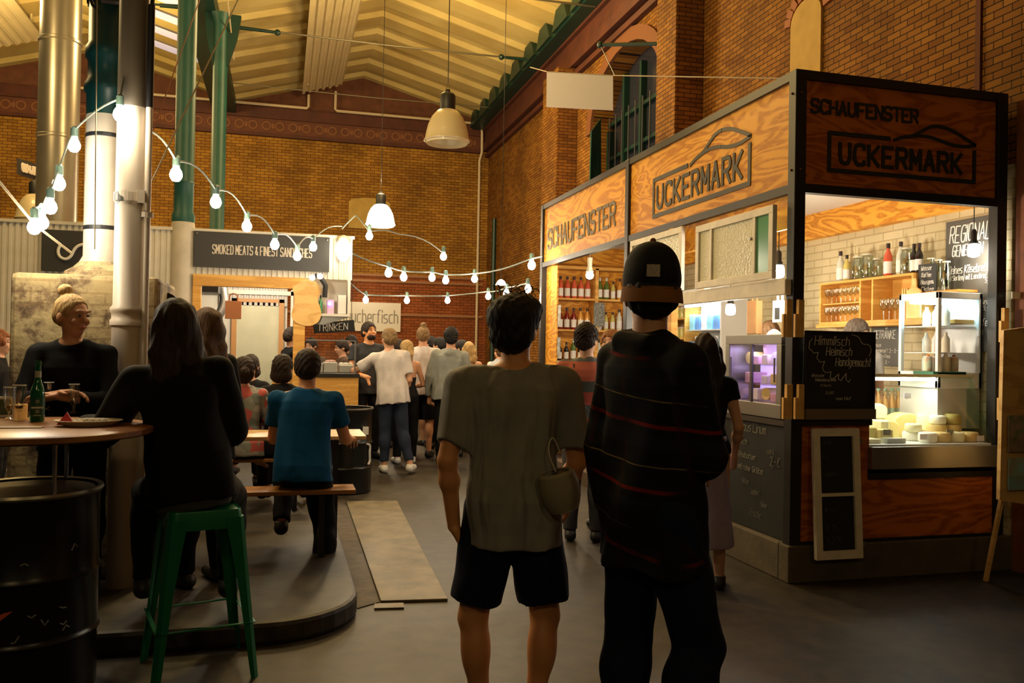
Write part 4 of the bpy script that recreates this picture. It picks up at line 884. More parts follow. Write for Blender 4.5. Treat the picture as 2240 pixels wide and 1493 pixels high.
t = thing('shop_bulb', 'small bulb hanging in front of the wine shelf', 'pendant lamp', tuple(PD(1290, 605, 9.6))); c = PD(1290, 602, 9.6)
MB().sph(c, .045, 16, 10).build('bulb', emit('kiosk_bulb', (1, .92, .8), 28), t); MB().lathe(c, [(.045, .04), (.025, .1), (.03, .2)], 12).cyl((c.x, c.y, c.z+.2), (c.x, c.y, 2.92), .006, n=6).build('socket', mat('socket_grey', (.4, .38, .33), .5), t, smooth=True)
lamp('shop_lamp', (c.x, c.y-.1, c.z-.1), 26, (1, .8, .5), .06)
# ---- wine wall
wx0, wx1, wy = 3.44, 5.1, 10.5
T = thing('wine_rack', 'tall pine wine rack filled with bottles at the end of the kiosk', 'shelf', (4.2, 10.6, .17))
w = MB()
ZS = [.3, .62, 1.0, 1.40, 1.81, 2.22]
for z in ZS: w.box((wx0, wy, z-.025), (wx1, 10.76, z))
for x in (wx0-.05, 3.975, 4.5, wx1): w.box((x, wy-.01, .17), (x+.045, 10.76, 2.62))
w.box((wx0-.05, wy-.01, 2.6), (wx1+.0, 10.76, 2.64))
w.build('carcass', PINE, T); MB().box((wx0-.05, 10.74, .17), (wx1, 10.77, 2.62)).build('back', PLY, T)
MB().box((KX+.07, 10.3, .16), (KX+.09, 10.76, 2.62)).build('side_board', PLY, T)
order = ['first', 'second', 'third', 'fourth', 'fifth', 'sixth']
rowsB = [(2.221, 'top', ['rose']*5, ['green', 'green', 'yellow', 'amber', 'amber']), (1.811, 'second', ['red', 'red', 'red', 'amber', 'amber'], ['clear', 'yellow', 'yellow', 'clear', 'clear']), (1.401, 'third', ['dark', 'dark', 'green', 'dark', 'dark'], ['clear', 'clear', 'green', 'dark', 'dark']), (1.001, 'fourth', ['dark', 'green', 'dark', 'green', 'dark'], ['dark', 'green', 'yellow', 'dark', 'dark'])]
for z, rn, ka, kb in rowsB:
    for bay, ks, x0_, nm in ((0, ka, 3.52, 'left'), (1, kb, 4.07, 'middle')):
        for i, kd in enumerate(ks):
            pbottle(kd, (x0_+i*.095, 10.58, z), f'{kd} wine bottle, {order[i]} from the left in the {nm} bay of the {rn} rack row', f'bottles in the {rn} rack row')
    if z > 1.3:
        for i in range(4): pbottle(['clear', 'yellow', 'amber', 'clear'][i], (4.60+i*.11, 10.58, z), f'bottle {order[i]} from the left in the right bay of the {rn} rack row', f'bottles in the {rn} rack row')
t = tag(MB().box((3.95, 10.47, 1.86), (4.10, 10.475, 2.17)).build('patterned_card', mat('card_pattern', (.35, .33, .28), .6, noise=.9, nscale=50)), 'grey patterned card hanging on the wine rack upright', 'card')
# postcards on the yellow jamb
for i, (px, py, dy) in enumerate([(1209, 690, 24), (1209, 757, 20), (1212, 800, 12)]):
    a = PY(px-4, py-dy, 10.2); b_ = PY(px+6, py+dy, 10.2)
    tag(MB().box((3.385, 10.18, b_.z), (3.39, 10.40, a.z), Matrix.Translation((.008, 0, 0))).build('leaflet', mat('leaflet_%d' % i, [(.5, .5, .48), (.45, .5, .55), (.5, .52, .4)][i], .5, noise=.8, nscale=14, col2=(.12, .1, .08))), ['upper leaflet holder on the yellow side of the wine rack', 'middle leaflet holder on the yellow side of the wine rack', 'lowest leaflet holder on the yellow side of the wine rack'][i], 'leaflet')
# ---- shelving and lit cooler wall deeper in the kiosk
T = thing('wall_cooler', 'open wall cooler glowing pale blue deep in the kiosk', 'cooler', (5.0, 9.1, .2))
MB().box((4.78, 8.6, .2), (5.11, 9.62, 1.25)).box((5.06, 8.6, 1.25), (5.11, 9.62, 2.3)).box((4.78, 8.6, 2.12), (5.06, 9.62, 2.3)).box((4.78, 8.6, 1.25), (5.06, 8.63, 2.12)).build('cabinet', CW, T)
MB().box((4.80, 8.66, 2.09), (4.84, 9.56, 2.115)).build('light_tube', emit('blue_light', (.6, .85, 1.0), 14), T)
for z in (1.5, 1.8): MB().box((4.84, 8.63, z), (5.06, 9.6, z+.012)).build('shelf', CW, T)
lamp('cooler_lamp', (4.86, 9.1, 2.05), 5, (.5, .8, 1.0), .05, 'AREA', (0, math.radians(-30), 0), (.1, .9))
PB = [mat('pack_blue', (.15, .3, .6), .4), mat('pack_cyan', (.3, .6, .7), .4), PACK[0]]
for r_, z in enumerate((1.251, 1.513, 1.813)):
    for i in range(6):
        tag(MB().box((4.86, 8.68+i*.15, z), (5.0, 8.79+i*.15, z+.16+.03*((i*7+r_) % 3))).build('carton', PB[(i+r_) % 3], bevel=.004), f'{["blue","cyan","white"][(i+r_)%3]} carton {order[i]} from the near end on the {["bottom","middle","top"][r_]} shelf of the blue lit cooler', 'carton', 'cartons in the blue lit cooler')
T = thing('jar_shelf', 'pine shelf with small yellow jars deep in the kiosk', 'shelf', (5.0, 9.95, .2))
w = MB()
for z in (1.2, 1.45, 1.7, 1.95): w.box((4.85, 9.66, z), (5.11, 10.3, z+.018))
w.box((4.85, 9.64, .2), (5.11, 9.66, 2.3)); w.box((4.85, 10.3, .2), (5.11, 10.32, 2.3)); w.build('carcass', PINE, T)
jp = None
for r_, z in enumerate((1.219, 1.469, 1.719, 1.969)):
    for i in range(5):
        lab = f'small yellow jar {order[i]} from the near end on the {["lowest","second","third","top"][r_]} board of the jar shelf'
        if jp is None:
            jp = thing('preserve_jar', lab, 'jar', (4.93, 9.73+i*.12, z), 'yellow preserve jars'); c = (4.93, 9.73+i*.12, z)
            MB().lathe(c, [(.042, 0), (.044, .1), (.036, .12)], 16).build('jar', mat('preserve_yellow', (.55, .48, .14), .2), jp, smooth=True); MB().cyl((c[0], c[1], z+.12), (c[0], c[1], z+.14), .039, n=16).build('lid', CAPW, jp)
        else: dup(jp, (4.93, 9.73+i*.12, z), lab)
# paper bags hanging at the opening
def bag(c, w_, h_, label, m, u=(0, -1, 0), extra=None):
    u = Vector(u); n = u.cross(Vector((0, 0, 1))); T = thing('paper_bag', label, 'paper bag', tuple(c))
    a = c-u*w_/2-n*.03; MB().prism([a, a+u*w_, a+u*w_+Vector((0, 0, h_)), a+Vector((0, 0, h_))], n*.06).build('bag', m, T, bevel=.004)
    p = c+Vector((0, 0, h_)); MB().tube(chaikin([p-u*w_*.25, p-u*w_*.25+Vector((0, 0, .09)), p+u*w_*.25+Vector((0, 0, .09)), p+u*w_*.25], 3), .009, 6).build('handle', m, T, smooth=True); return T
KRAFT = mat('kraft_paper', (.50, .27, .11), .8, noise=.15, nscale=6)
bag(PD(1650, 730, 7.2), .15, .28, 'brown paper bag hanging inside the kiosk beyond the fridge', KRAFT)
T = bag(PD(1706, 705, 6.6), .12, .17, 'pale bag with black print hanging beside the corner post', LABW)
c = PD(1706, 690, 6.55); MB().box((c.x-.01, c.y-.05, c.z-.03), (c.x-.005, c.y+.01, c.z+.06), Matrix.Translation((-.03, 0, 0))).build('print', BLK, T)
bag(PD(1545, 645, 6.9)+Vector((.25, .5, 0)), .1, .1, 'small white bag hanging under the old window', LABW)
t = thing('slicer', 'white round machine guard behind the violet fridge', 'machine', (4.0, 6.2, 1.081)); c = PD(1690, 735, 6.5)
MB().lathe((c.x, c.y, c.z-.08), [(.12, 0), (.135, .015), (.12, .03)], 28, True, Matrix.Rotation(PI/2, 3, 'X') @ Matrix.Rotation(.4, 3, 'Y')).build('guard', mat('guard_cream', (.72, .62, .5), .4), t, smooth=True)
MB().box((c.x-.1, c.y, 1.0), (c.x+.1, c.y+.15, c.z-.15)).build('body', STEEL, t)
w = MB().box((3.75, 6.3, .2), (4.15, 6.95, .999)); tag(w.build('prep_table', mat('counter_grey', (.35, .34, .32), .4)), 'low grey prep table inside the kiosk', 'table')
# right edge: brick strip, added dark panel and leaflet board
q = [PY(2196, 722, 4.62), PY(2240, 700, 4.62), PY(2240, 1112, 4.62), PY(2187, 1093, 4.62)]
T = thing('leaflet_board', 'tall leaning wooden leaflet board at the right edge', 'display board', (q[3].x, 4.62, 0))
q[1].x += .35; q[2].x += .35; q[2].z -= .03
MB().prism([q[3], q[2], q[1], q[0]], (0, .03, 0)).build('board', BLOCK, T)
w = MB(); w.tube([(q[3].x+.1, 4.66, q[3].z+.2), (q[3].x+.05, 4.78, .0)], .02, 6); w.tube([(q[3].x+.45, 4.66, q[3].z+.2), (q[3].x+.45, 4.78, .0)], .02, 6); w.build('leg', BLOCK, T)
LF = [mat('leaflet_red', (.62, .34, .25), .4, noise=.9, nscale=16, col2=(.12, .22, .1)), mat('leaflet_teal', (.3, .65, .65), .4, noise=.8, nscale=10, col2=(.45, .3, .15))]
for i, (py0, py1, lb) in enumerate(((908, 988, 'red and green magazine cover in the upper pocket of the leaflet board'), (1000, 1072, 'teal topped magazine in the lower pocket of the leaflet board'))):
    a = PY(2206, py1, 4.6); b_ = PY(2240, py0, 4.6)
    tag(MB().box((a.x, 4.598, a.z), (b_.x+.09, 4.606, b_.z)).build('magazine', LF[i]), lb, 'magazine')
    MB().box((a.x-.01, 4.59, a.z-.01), (b_.x+.1, 4.594, a.z+.1)).build('pocket', glassmat('clear_glass'), T)
for py0, py1 in ((770, 800), (845, 885)): a = PY(2229, py1, 4.61); b_ = PY(2233, py0, 4.61); MB().box((a.x, 4.608, a.z), (a.x+.1, 4.618, b_.z)).build('clip', glassmat('clear_glass'), T)
tag(MB().box((PY(2222, 652, 4.9).x, 4.93, PY(2222, 652, 4.9).z), (PY(2240, 652, 4.9).x+.1, 4.94, PY(2240, 638, 4.9).z)).build('notice', LABW), 'small white notice on the dark wall at the right edge', 'notice')
w = MB().box((W_+.09, 4.86, 0), (XW, KY-.02, 3.4)); struct(w.build('trim_15', mat('side_brick_red', (.30, .09, .03), .7, noise=.4, nscale=8)))
w = MB().box((W_+.06, 3.2, 0), (XW, 4.84, 3.5)); struct(w.build('wall_right', mat('added_dark_panel', (.012, .011, .01), .6)))  # dark panel added to keep the edge beyond the kiosk post near black
# ================================================================== SMOKED MEAT STALL (left, beyond the columns)
YS = 10.3
COR = mat('corrugated_white', (.66, .61, .50), .45, noise=.2, nscale=3)
T = thing('food_stall', 'white corrugated food stall with a pine framed serving hatch', 'stall', (-.1, YS, .12))
def corr(x0, x1, z0, z1, y, nm='corrugated_wall', m=COR, par=None, t=.02, per=.064):
    P = []; x = x0
    while x < x1: P += [(x, 0), (x+per*.35, 0), (x+per*.5, .014), (x+per*.85, .014)]; x += per
    P.append((x1, 0)); P = [(min(a, x1), b) for a, b in P]; vs = []; fs = []
    for a, b in P: vs += [(a, y-b, z0), (a, y-b, z1), (a, y+t, z0), (a, y+t, z1)]
    for i in range(len(P)-1):
        k = 4*i; fs += [(k, k+4, k+5, k+1), (k+2, k+3, k+7, k+6), (k+1, k+5, k+7, k+3), (k, k+2, k+6, k+4)]
    return MB().add(vs, fs).build(nm, m, par if par is not None else T)
XL = PY(421, 700, YS).x; XR = PY(771, 560, YS).x; ZT = PY(600, 512, YS).z; ZF = PY(600, 606, YS).z
corr(-5.6, XL, .12, ZT, YS); corr(XL, XR, ZF, ZT, YS)
MB().box((-5.6, YS+.02, ZT-.03), (XR, 13.2, ZT)).build('roof', COR, T); MB().box((XR-.02, YS+.02, ZF), (XR, 12.9, ZT-.03)).build('side_fascia', COR, T)
MB().box((-5.6, YS-.03, ZT-.015), (XR+.02, YS+.02, ZT+.02)).build('top_trim', COR, T)
X1 = PY(642, 700, YS).x; X2 = PY(667, 700, YS).x; X0 = PY(439, 700, YS).x
MB().box((XL, YS-.05, .12), (X0, YS+.06, ZF)).build('hatch_post', PINE, T); MB().box((X1, YS-.05, 1.0), (X2, YS+.06, ZF-.12)).build('hatch_post', PINE, T)
MB().box((XL, YS-.055, ZF-.13), (X2+.0, YS+.06, ZF-.0)).build('hatch_beam', PINEH, T)
INW = mat('stall_panel', (.50, .48, .33), .5, noise=.15, nscale=4); INW2 = mat('stall_white', (.62, .58, .5), .5)
YI = 12.8
MB().box((PY(438, 700, YI).x-.5, YI, .12), (PY(628, 700, YI).x, YI+.05, ZT-.03)).build('back_wall', INW2, T)
corr(PY(478, 700, YI-.1).x, PY(628, 700, YI-.1).x, PY(550, 668, YI).z, PY(550, 612, YI).z, YI-.06, 'inner_corrugation', mat('grey_corrugated', (.45, .42, .38), .5), per=.075)
MB().box((-5.5, 10.4, .12), (XL-.3, 10.45, ZT-.05)).build('inner_wall', INW2, T)
# framed panel in the back
a = PY(502, 905, YI-.08); b_ = PY(622, 655, YI-.08)
w = MB(); w.box((a.x, a.y, a.z), (a.x+.07, a.y+.04, b_.z)); w.box((b_.x-.07, a.y, a.z), (b_.x, a.y+.04, b_.z)); w.box((a.x, a.y, b_.z-.05), (b_.x, a.y+.04, b_.z)); w.box((a.x, a.y, a.z), (b_.x, a.y+.04, a.z+.1))
w.build('panel_frame', mat('frame_brown', (.42, .2, .06), .5), T); MB().box((a.x+.05, a.y+.02, a.z), (b_.x-.05, a.y+.05, b_.z)).build('pale_panel', INW, T)
a = PY(631, 900, YI-.05); b_ = PY(642, 650, YI-.05); MB().box((a.x, YI-.1, .12), (b_.x, YI, b_.z+.1)).box((a.x-1.3, YI-.1, b_.z+.02), (b_.x, YI, b_.z+.08)).build('white_post', INW2, T)
CT = PY(700, 816, YS+.1).z
MB().box((PY(596, 800, YS).x, YS-.02, CT-.04), (PY(787, 800, YS).x, 10.75, CT)).box((PY(700, 800, YS).x, 10.75, CT-.04), (PY(787, 800, YS).x, 12.6, CT)).build('counter_top', FR, T)
MB().box((PY(596, 800, YS).x, YS, .12), (PY(785, 800, YS).x, YS+.04, CT-.04)).build('counter_front', PINEH, T)
MB().box((PY(785, 800, YS).x-.03, YS+.04, .0), (PY(785, 800, YS).x, 12.6, CT-.04)).build('counter_side', FR, T)
# glass screen
c0 = PY(668, 813, YS+.15); c1 = PY(777, 745, YS+.15)
t = thing('glass_screen', 'clear glass screen with a steel edge standing on the stall counter', 'glass screen', (c0.x, c0.y, CT))
MB().box((c0.x, c0.y, CT), (c1.x, c0.y+.006, c1.z)).build('pane', glassmat('clear_glass'), t); MB().box((c1.x-.006, c0.y-.005, CT), (c1.x+.012, c0.y+.012, c1.z)).box((c0.x, c0.y-.003, c1.z-.008), (c1.x, c0.y+.01, c1.z+.006)).build('edge', STEEL, t)
for i, (px0, px1, py, hh) in enumerate(((672, 706, 813, .12), (708, 738, 813, .13), (742, 774, 813, .10))):
    a = PY(px0, py, YS+.35); b_ = PY(px1, py, YS+.35)
    t = thing('food_tray', f'{["left","middle","right"][i]} steel food tray behind the stall glass screen', 'food tray', (a.x, a.y, CT+.001), 'food trays behind the glass screen')
    MB().box((a.x, a.y, CT+.001), (b_.x, a.y+.3, CT+hh)).build('tray', mat('tray_steel', (.55, .55, .5), .3, .5), t, bevel=.01)
    w = MB()
    for k in range(7): w.sph((a.x+.03+random.random()*(b_.x-a.x-.06), a.y+.04+random.random()*.2, CT+hh+.005), (.03, .03, .022), 8, 6)
    w.build('food', INW2 if i != 1 else mat('food_pink', (.6, .35, .28), .5), t, smooth=True)
tl = None
for i, px in enumerate((788, 797)):
    c = PY(px, 812, YS+.25); c.z = CT+.001
    tt = thing('tea_light', f'{["left","right"][i]} of two small glowing tea lights on the stall counter end', 'candle', tuple(c), 'tea lights on the counter')
    MB().lathe(c, [(.022, 0), (.024, .05)], 14).build('cup', glassmat('amber_glass', (1, .7, .35)), tt); MB().sph((c.x, c.y, c.z+.035), (.010, .010, .018), 8, 6).build('flame', emit('flame', (1, .5, .12), 14), tt)
# shelf box
a = PY(668, 690, YS-.0); b_ = PY(767, 606, YS)
t = thing('hanging_shelf', 'white open shelf box hung right of the hatch with green bottles', 'shelf', (a.x, YS-.25, a.z))
w = MB(); w.box((a.x, YS-.02, a.z), (b_.x, YS+.3, a.z+.03)); w.box((b_.x-.03, YS-.02, a.z+.03), (b_.x, YS+.3, b_.z)); w.box((a.x, YS+.28, a.z+.03), (b_.x, YS+.3, b_.z)); w.build('carcass', INW2, t); MB().prism([(a.x, YS-.0, a.z-.0), (b_.x, YS-.0, a.z-.0), (b_.x-.3, YS+.0, a.z-.1), (a.x+.1, YS, a.z-.1)], (0, .25, 0)).build('bracket', DSTEEL, t)
g = PY(690, 680, YS+.05)
for i in range(4):
    x = PY(674+i*9, 680, YS+.1).x; o = bottle('green_bottle', (x, YS+.1, a.z+.031), f'small green bottle {order[i]} from the left in the white hanging shelf', 'bottle', 'green bottles in the hanging shelf', .22, .024, mat('bottle_green2', (.06, .25, .09), .15), None, CAPD)
tag(MB().box((PY(715, 680, YS+.1).x, YS+.05, a.z+.031), (PY(730, 680, YS+.1).x, YS+.2, a.z+.2)).build('pink_box', mat('pack_pink', (.7, .4, .5), .5)), 'small pink box beside the green bottles in the hanging shelf', 'box')
tag(MB().box((PY(738, 680, YS+.1).x, YS+.05, a.z+.031), (PY(757, 680, YS+.1).x, YS+.2, a.z+.26)).build('white_box', INW2, bevel=.01), 'tall white box at the right of the hanging shelf', 'box')
c = PY(721, 664, YS+.04); tag(MB().sph(c, .02, 10, 6).build('blue_light', emit('blue_led', (.15, .15, 1), 12)), 'tiny blue light in the white hanging shelf', 'light')
tag(MB().prism([(c.x, YS-.06, c.z) for c in chaikin([PY(px, py, YS-.06) for px, py in ((660, 612), (650, 622), (638, 628), (646, 650), (642, 670), (636, 690), (645, 706), (672, 714), (694, 708), (704, 690), (700, 668), (693, 655), (705, 636), (698, 622), (686, 612), (672, 610), (660, 612))], 2)], (0, .03, 0)).build('shaped_board', BLOCK), 'curvy cut-out wooden board hung on the hatch post', 'wooden board')
bag(PY(510, 697, 11.0), .19, .22, 'orange brown paper bag hanging in the stall hatch', mat('kraft_orange', (.50, .20, .08), .8), u=(1, 0, 0))
a = PY(441, 640, 11.6); b_ = PY(480, 620, 11.6)
t = thing('extractor_hood', 'dark extractor hood and bent pipe at the left inside the stall', 'extractor', (a.x, 11.6, a.z)); MB().box((a.x, 11.4, a.z), (b_.x, 12.0, b_.z+.05)).build('hood', FR, t)
w = MB(); p = [PY(441, 725, 11.9), PY(470, 705, 11.9), PY(492, 665, 11.9), PY(488, 630, 11.9)]; w.tube(chaikin(p), .06, 10); w.build('pipe', STEEL, t, smooth=True)
w = MB(); w.tube(chaikin([PY(436, 690, 11.7), PY(448, 672, 11.7), PY(456, 690, 11.7), PY(452, 712, 11.7), PY(440, 720, 11.7)]), .02, 8); tag(w.build('steel_ring', mat('bright_steel', (.8, .78, .72), .2, .8), smooth=True), 'curved bright metal handle inside the stall hatch at left', 'handle')
# small lamps inside
lamp('stall_lamp', (-.35, 11.5, 2.55), 60, (1, .86, .66), .12); lamp('stall_lamp', (.5, 11.2, 2.5), 10, (1, .86, .66), .08)
t = thing('clip_lamp', 'clip lamp with twin white heads above the cut-out board', 'lamp', tuple(PY(690, 603, YS-.12)))
w = MB()
for px, py in ((683, 607), (700, 604)): w.sph(PY(px, py, YS-.15), .035, 10, 8)
w.build('head', emit('lamp_head', (1, .95, .85), 3), t); MB().tube([PY(702, 607, YS-.1), PY(712, 625, YS-.1), PY(710, 650, YS-.1)], .03, 8).tube([PY(691, 606, YS-.15), PY(691, 600, YS-.03)], .012, 6).build('arm', BLK, t, smooth=True)
# signs
def board(px0, py0, px1, py1, y, name, label, m, t=.03):
    a = PY(px0, py1, y); b_ = PY(px1, py0, y); T = thing(name, label, 'sign', (a.x, y, a.z)); MB().box((a.x, y-t, a.z), (b_.x, y, b_.z)).build('board', m, T); return T, a, b_
SG = mat('sign_dark_grey', (.035, .033, .03), .55)
T, a, b_ = board(424, 520, 721, 583, YS-.02, 'stall_sign', 'long dark sign SMOKED MEATS & FINEST SANDWICHES', SG)
w = MB(); l0 = PY(465, 556, YS-.05); l1 = PY(682, 556, YS-.05); lettering(w, 'SMOKED MEATS & FINEST SANDWICHES', (l0.x, YS-.051, (a.z+b_.z)/2-.045), (1, 0, 0), (0, 0, 1), .10, .0105, .003, width=l1.x-l0.x, gap=1.9); w.build('lettering', mat('sign_letters', (.6, .52, .42), .6), T)
w = MB()
for x, z in ((a.x+.03, b_.z-.03), (b_.x-.03, b_.z-.03)): w.sph((x, YS-.052, z), .012, 8, 5)
w.build('screw', STEEL, T)
T, a, b_ = board(91, 510, 262, 592, YS-.02, 'script_sign', 'dark sign with a big white script letter left of the near column', SG)
w = MB(); w.tube(chaikin([PY(px, py, YS-.07) for px, py in ((132, 535), (126, 548), (130, 562), (144, 568), (156, 560), (162, 545), (172, 536), (188, 533), (205, 545), (214, 560))], 3), .016, 8); w.build('script_letter', mat('white_tube', (.75, .72, .64), .4), T, smooth=True)
a = PY(686, 727, YS+.6); b_ = PY(776, 703, YS+.6)
T = thing('chalk_strip', 'slanted black chalk strip hanging above the glass screen', 'sign', (a.x, YS+.6, a.z)); q = [PY(687, 729, YS+.6), PY(777, 724, YS+.6), PY(774, 699, YS+.6), PY(684, 707, YS+.6)]
MB().prism(q, (0, .02, 0)).build('board', CHB, T); w = MB(); ud = (q[1]-q[0]).normalized(); lettering(w, 'TRINKEN', q[0]+ud*.05+Vector((0, -.002, .025)), ud, (0, 0, 1), .085, .008, .002, width=.36, jit=.3); w.build('chalk_writing', CHALK, T)
w = MB(); w.cyl(q[3]+Vector((.03, 0, 0)), (q[3].x+.03, q[3].y, ZT-.05), .004, n=5); w.cyl(q[2]+Vector((-.03, 0, 0)), (q[2].x-.03, q[2].y, ZT-.05), .004, n=5); w.build('hanging_wire', BLK, T)
a = PY(720, 722, YB-.06); b_ = PY(877, 663, YB-.06)
T = thing('fish_sign', 'white board lettered Räucherfisch on the back wall', 'sign', (a.x, YB-.1, a.z)); MB().box((a.x-.15, YB-.06, a.z), (b_.x, YB-.001, b_.z)).build('board', mat('board_white', (.72, .68, .6), .5), T)
w = MB(); l1 = PY(870, 690, YB-.06); l0 = PY(744, 690, YB-.06); lettering(w, 'Räucherfisch', (l0.x, YB-.061, a.z+.22), (1, 0, 0), (0, 0, 1), .32, .026, .004, width=l1.x-l0.x, gap=1.5); w.build('lettering', mat('letters_grey', (.22, .2, .17), .6), T)
lamp('sign_point_light', ((a.x+b_.x)/2, YB-1.0, 3.0), 14, (1, .85, .6), .15)  # bare point light before the fish board, no fixture
# bulkhead lamp
c = PY(751, 545, YS-.08)
T = thing('bulkhead_lamp', 'glowing oval bulkhead lamp on the stall corner', 'lamp', tuple(c)); MB().sph(c, (.085, .06, .15), 20, 14).build('glass', emit('bulkhead_glow', (1, .93, .78), 5), T, smooth=True); MB().box((c.x-.06, c.y+.04, c.z-.12), (c.x+.06, YS-.0, c.z+.14)).build('base', INW2, T); MB().sph((c.x, c.y, c.z+.1), (.07, .055, .07), 16, 8).build('top_shade', mat('lamp_cream', (.6, .55, .35), .4), T, smooth=True)
lamp('bulkhead_light', (c.x, c.y-.15, c.z), 8, (1, .85, .6), .06)
# oil drums by the counter
def drum(loc, label, r=.29, h=.88, m=None, rim=None):
    T = thing('oil_drum', label, 'barrel', loc); x, y, z = loc
    pr = [(r-.012, 0), (r, .01), (r, .28*h/.88)]
    for zz in (.3, .6): pr += [(r, zz*h-.02), (r+.012, zz*h), (r, zz*h+.02)]
    pr += [(r, h-.03), (r+.01, h-.012), (r+.004, h), (r-.012, h), (r-.014, h-.03)]
    pr = sorted(set(pr[:-3]), key=lambda q: q[1]) + pr[-3:]
    MB().lathe(loc, pr, 40).build('body', m, T, smooth=50)
    MB().lathe((x, y, z+h-.006), [(r-.01, .012), (r+.012, .016), (r+.016, .004), (r+.008, -.008)], 40, False).build('rim', rim, T, smooth=True); return T
DR = mat('drum_black', (.010, .010, .010), .3, .2, noise=.4, nscale=6); RIMM = mat('drum_rim', (.30, .28, .22), .35, .7)
c = PD(752, 1000, 9.0); T = drum((c.x, c.y, .001), 'black oil drum with white stickers beside the stall counter', m=DR, rim=mat('drum_rim_dull', (.16, .15, .13), .4, .5))
w = MB(); w.box((c.x+.17, c.y-.262, .62), (c.x+.23, c.y-.225, .7)); w.build('sticker', LABW, T); w = MB(); w.tube(chaikin([(c.x+.22, c.y-.215, .52), (c.x+.26, c.y-.16, .5), (c.x+.25, c.y-.18, .42), (c.x+.26, c.y-.165, .34), (c.x+.24, c.y-.19, .3)]), .012, 6); w.build('sticker', LABW, T)

# ================================================================== NEAR LEFT: barrel table, stool, benches
TX, TY = -1.07, 4.17
T = drum((TX, TY, .001), 'black oil drum under the round bar table, bright steel rim', m=DR, rim=RIMM)
w = MB()
RS = random.Random(5)
for k in range(10):
    a = -PI/2+RS.uniform(-1, .9); z = RS.uniform(.3, .7); p = [(TX+(.292)*math.cos(a+j*.05), TY+.292*math.sin(a+j*.05), z+RS.uniform(-.02, .02)) for j in range(3)]; MB().tube(p, .0035, 5).build('scratch', mat('scratch_grey', (.2, .2, .18), .5), T)
w = MB().prism([(TX-.05, TY-.296, .40), (TX+.0, TY-.296, .42), (TX+.03, TY-.296, .425), (TX-.02, TY-.296, .385)], (0, .01, 0)); w.build('red_sticker', mat('sticker_red', (.6, .1, .02), .5), T)
TABW = wood('bar_table_wood', (.36, .17, .055), (.22, .09, .03), scale=4, stretch=(.3, 1, 1), dist=4, rough=.35)
T = thing('bar_table', 'round wooden bar table top on thin steel posts above the drum', 'table', (TX, TY, .89))
MB().lathe((TX, TY, 0), [(.50, 1.12), (.512, 1.127), (.512, 1.148), (.50, 1.155)], 56).build('table_top', TABW, T, smooth=50)
for a in (-.95, 1.2, 3.3): MB().cyl((TX+.27*math.cos(a), TY+.27*math.sin(a), .885), (TX+.27*math.cos(a), TY+.27*math.sin(a), 1.12), .009, n=10).build('post', STEEL, T)
MB().lathe((TX, TY, 0), [(.27, .872), (.27, .878)], 32).build('base_plate', mat('base_brown', (.12, .09, .05), .4, .4), T)
TZ = 1.156
def tp(px, py): return PZ(px, py, TZ)
# beer bottle
c = tp(81, 921)
T = thing('beer_bottle', 'green glass beer bottle standing on the round bar table', 'bottle', tuple(c))
MB().lathe(c, [(.028, 0), (.031, .006), (.031, .125), (.028, .15), (.018, .178), (.0135, .2), (.012, .262), (.0145, .264), (.0145, .278), (.011, .282), (.009, .25)], 28, False).build('glass', mat('bottle_green_glass', (.01, .16, .06), .08, trans=.45, ior=1.3, coat=.5), T, smooth=50)
MB().lathe(c, [(.0316, .03), (.0316, .11)], 28, False).build('label', mat('label_green', (.01, .07, .03), .35), T, smooth=True)
MB().lathe(c, [(.0141, .205), (.0137, .235)], 20, False).build('neck_label', mat('label_silver', (.35, .38, .33), .4), T, smooth=True)
w = MB(); f_ = Vector((c.x*-1, -c.y, 0)).normalized(); s_ = Vector((-f_.y, f_.x, 0)); s_ = s_ if s_.x > 0 else -s_
w.strip([c+f_*.0325+s_*(-.022)+Vector((0, 0, .066)), c+f_*.033+Vector((0, 0, .066)), c+f_*.0325+s_*.022+Vector((0, 0, .066))], .008, f_, .001)
for z in (.048, .095): w.strip(chaikin([c+f_*.033+s_*.006*math.cos(q)+Vector((0, 0, z+.006*math.sin(q))) for q in [i*PI/4 for i in range(9)]], 1), .0025, f_, .001)
w.strip([c+f_*.033+s_*(-.014)+Vector((0, 0, .03)), c+f_*.033+s_*.014+Vector((0, 0, .03))], .003, f_, .001)
w.build('label_print', mat('label_print', (.5, .55, .48), .5), T)
GC = glassmat('drinking_glass', (.95, .96, .94), .35)
def flute(c, label, sc=1, wine=False):
    T = thing('flute_glass', label, 'glass', tuple(c), None); k = sc
    MB().lathe(c, [(.027*k, 0), (.027*k, .003), (.006, .012*k), (.006, .03*k), (.016*k, .05*k), (.024*k, .085*k), (.027*k, .15*k), (.025*k, .15*k), (.022*k, .085*k), (.012*k, .052*k)], 28, False).build('bowl', GC, T, smooth=True)
    MB().lathe(c, [(.012*k, .053*k), (.0165*k, .062*k), (.0165*k, .064*k), (.001, .064*k)], 20).build('drink', mat('dark_drop', (.05, .02, .01), .2), T, smooth=True)
    MB().lathe(c, [(.0258*k, .149*k), (.0272*k, .151*k), (.0262*k, .1535*k), (.0252*k, .151*k)], 28, False).build('rim', mat('glass_rim', (.75, .75, .7), .1, spec=1), T, smooth=True)
flute(tp(161, 903), 'empty flute glass standing at the right behind the paper plate'); flute(tp(106, 897), 'flute glass directly behind the green beer bottle'); flute(tp(41, 920), 'tall flute glass at the left of the beer bottle', 1.1); flute(tp(20, 916), 'tall glass farthest left on the bar table', 1.0)
c = tp(46, 918)
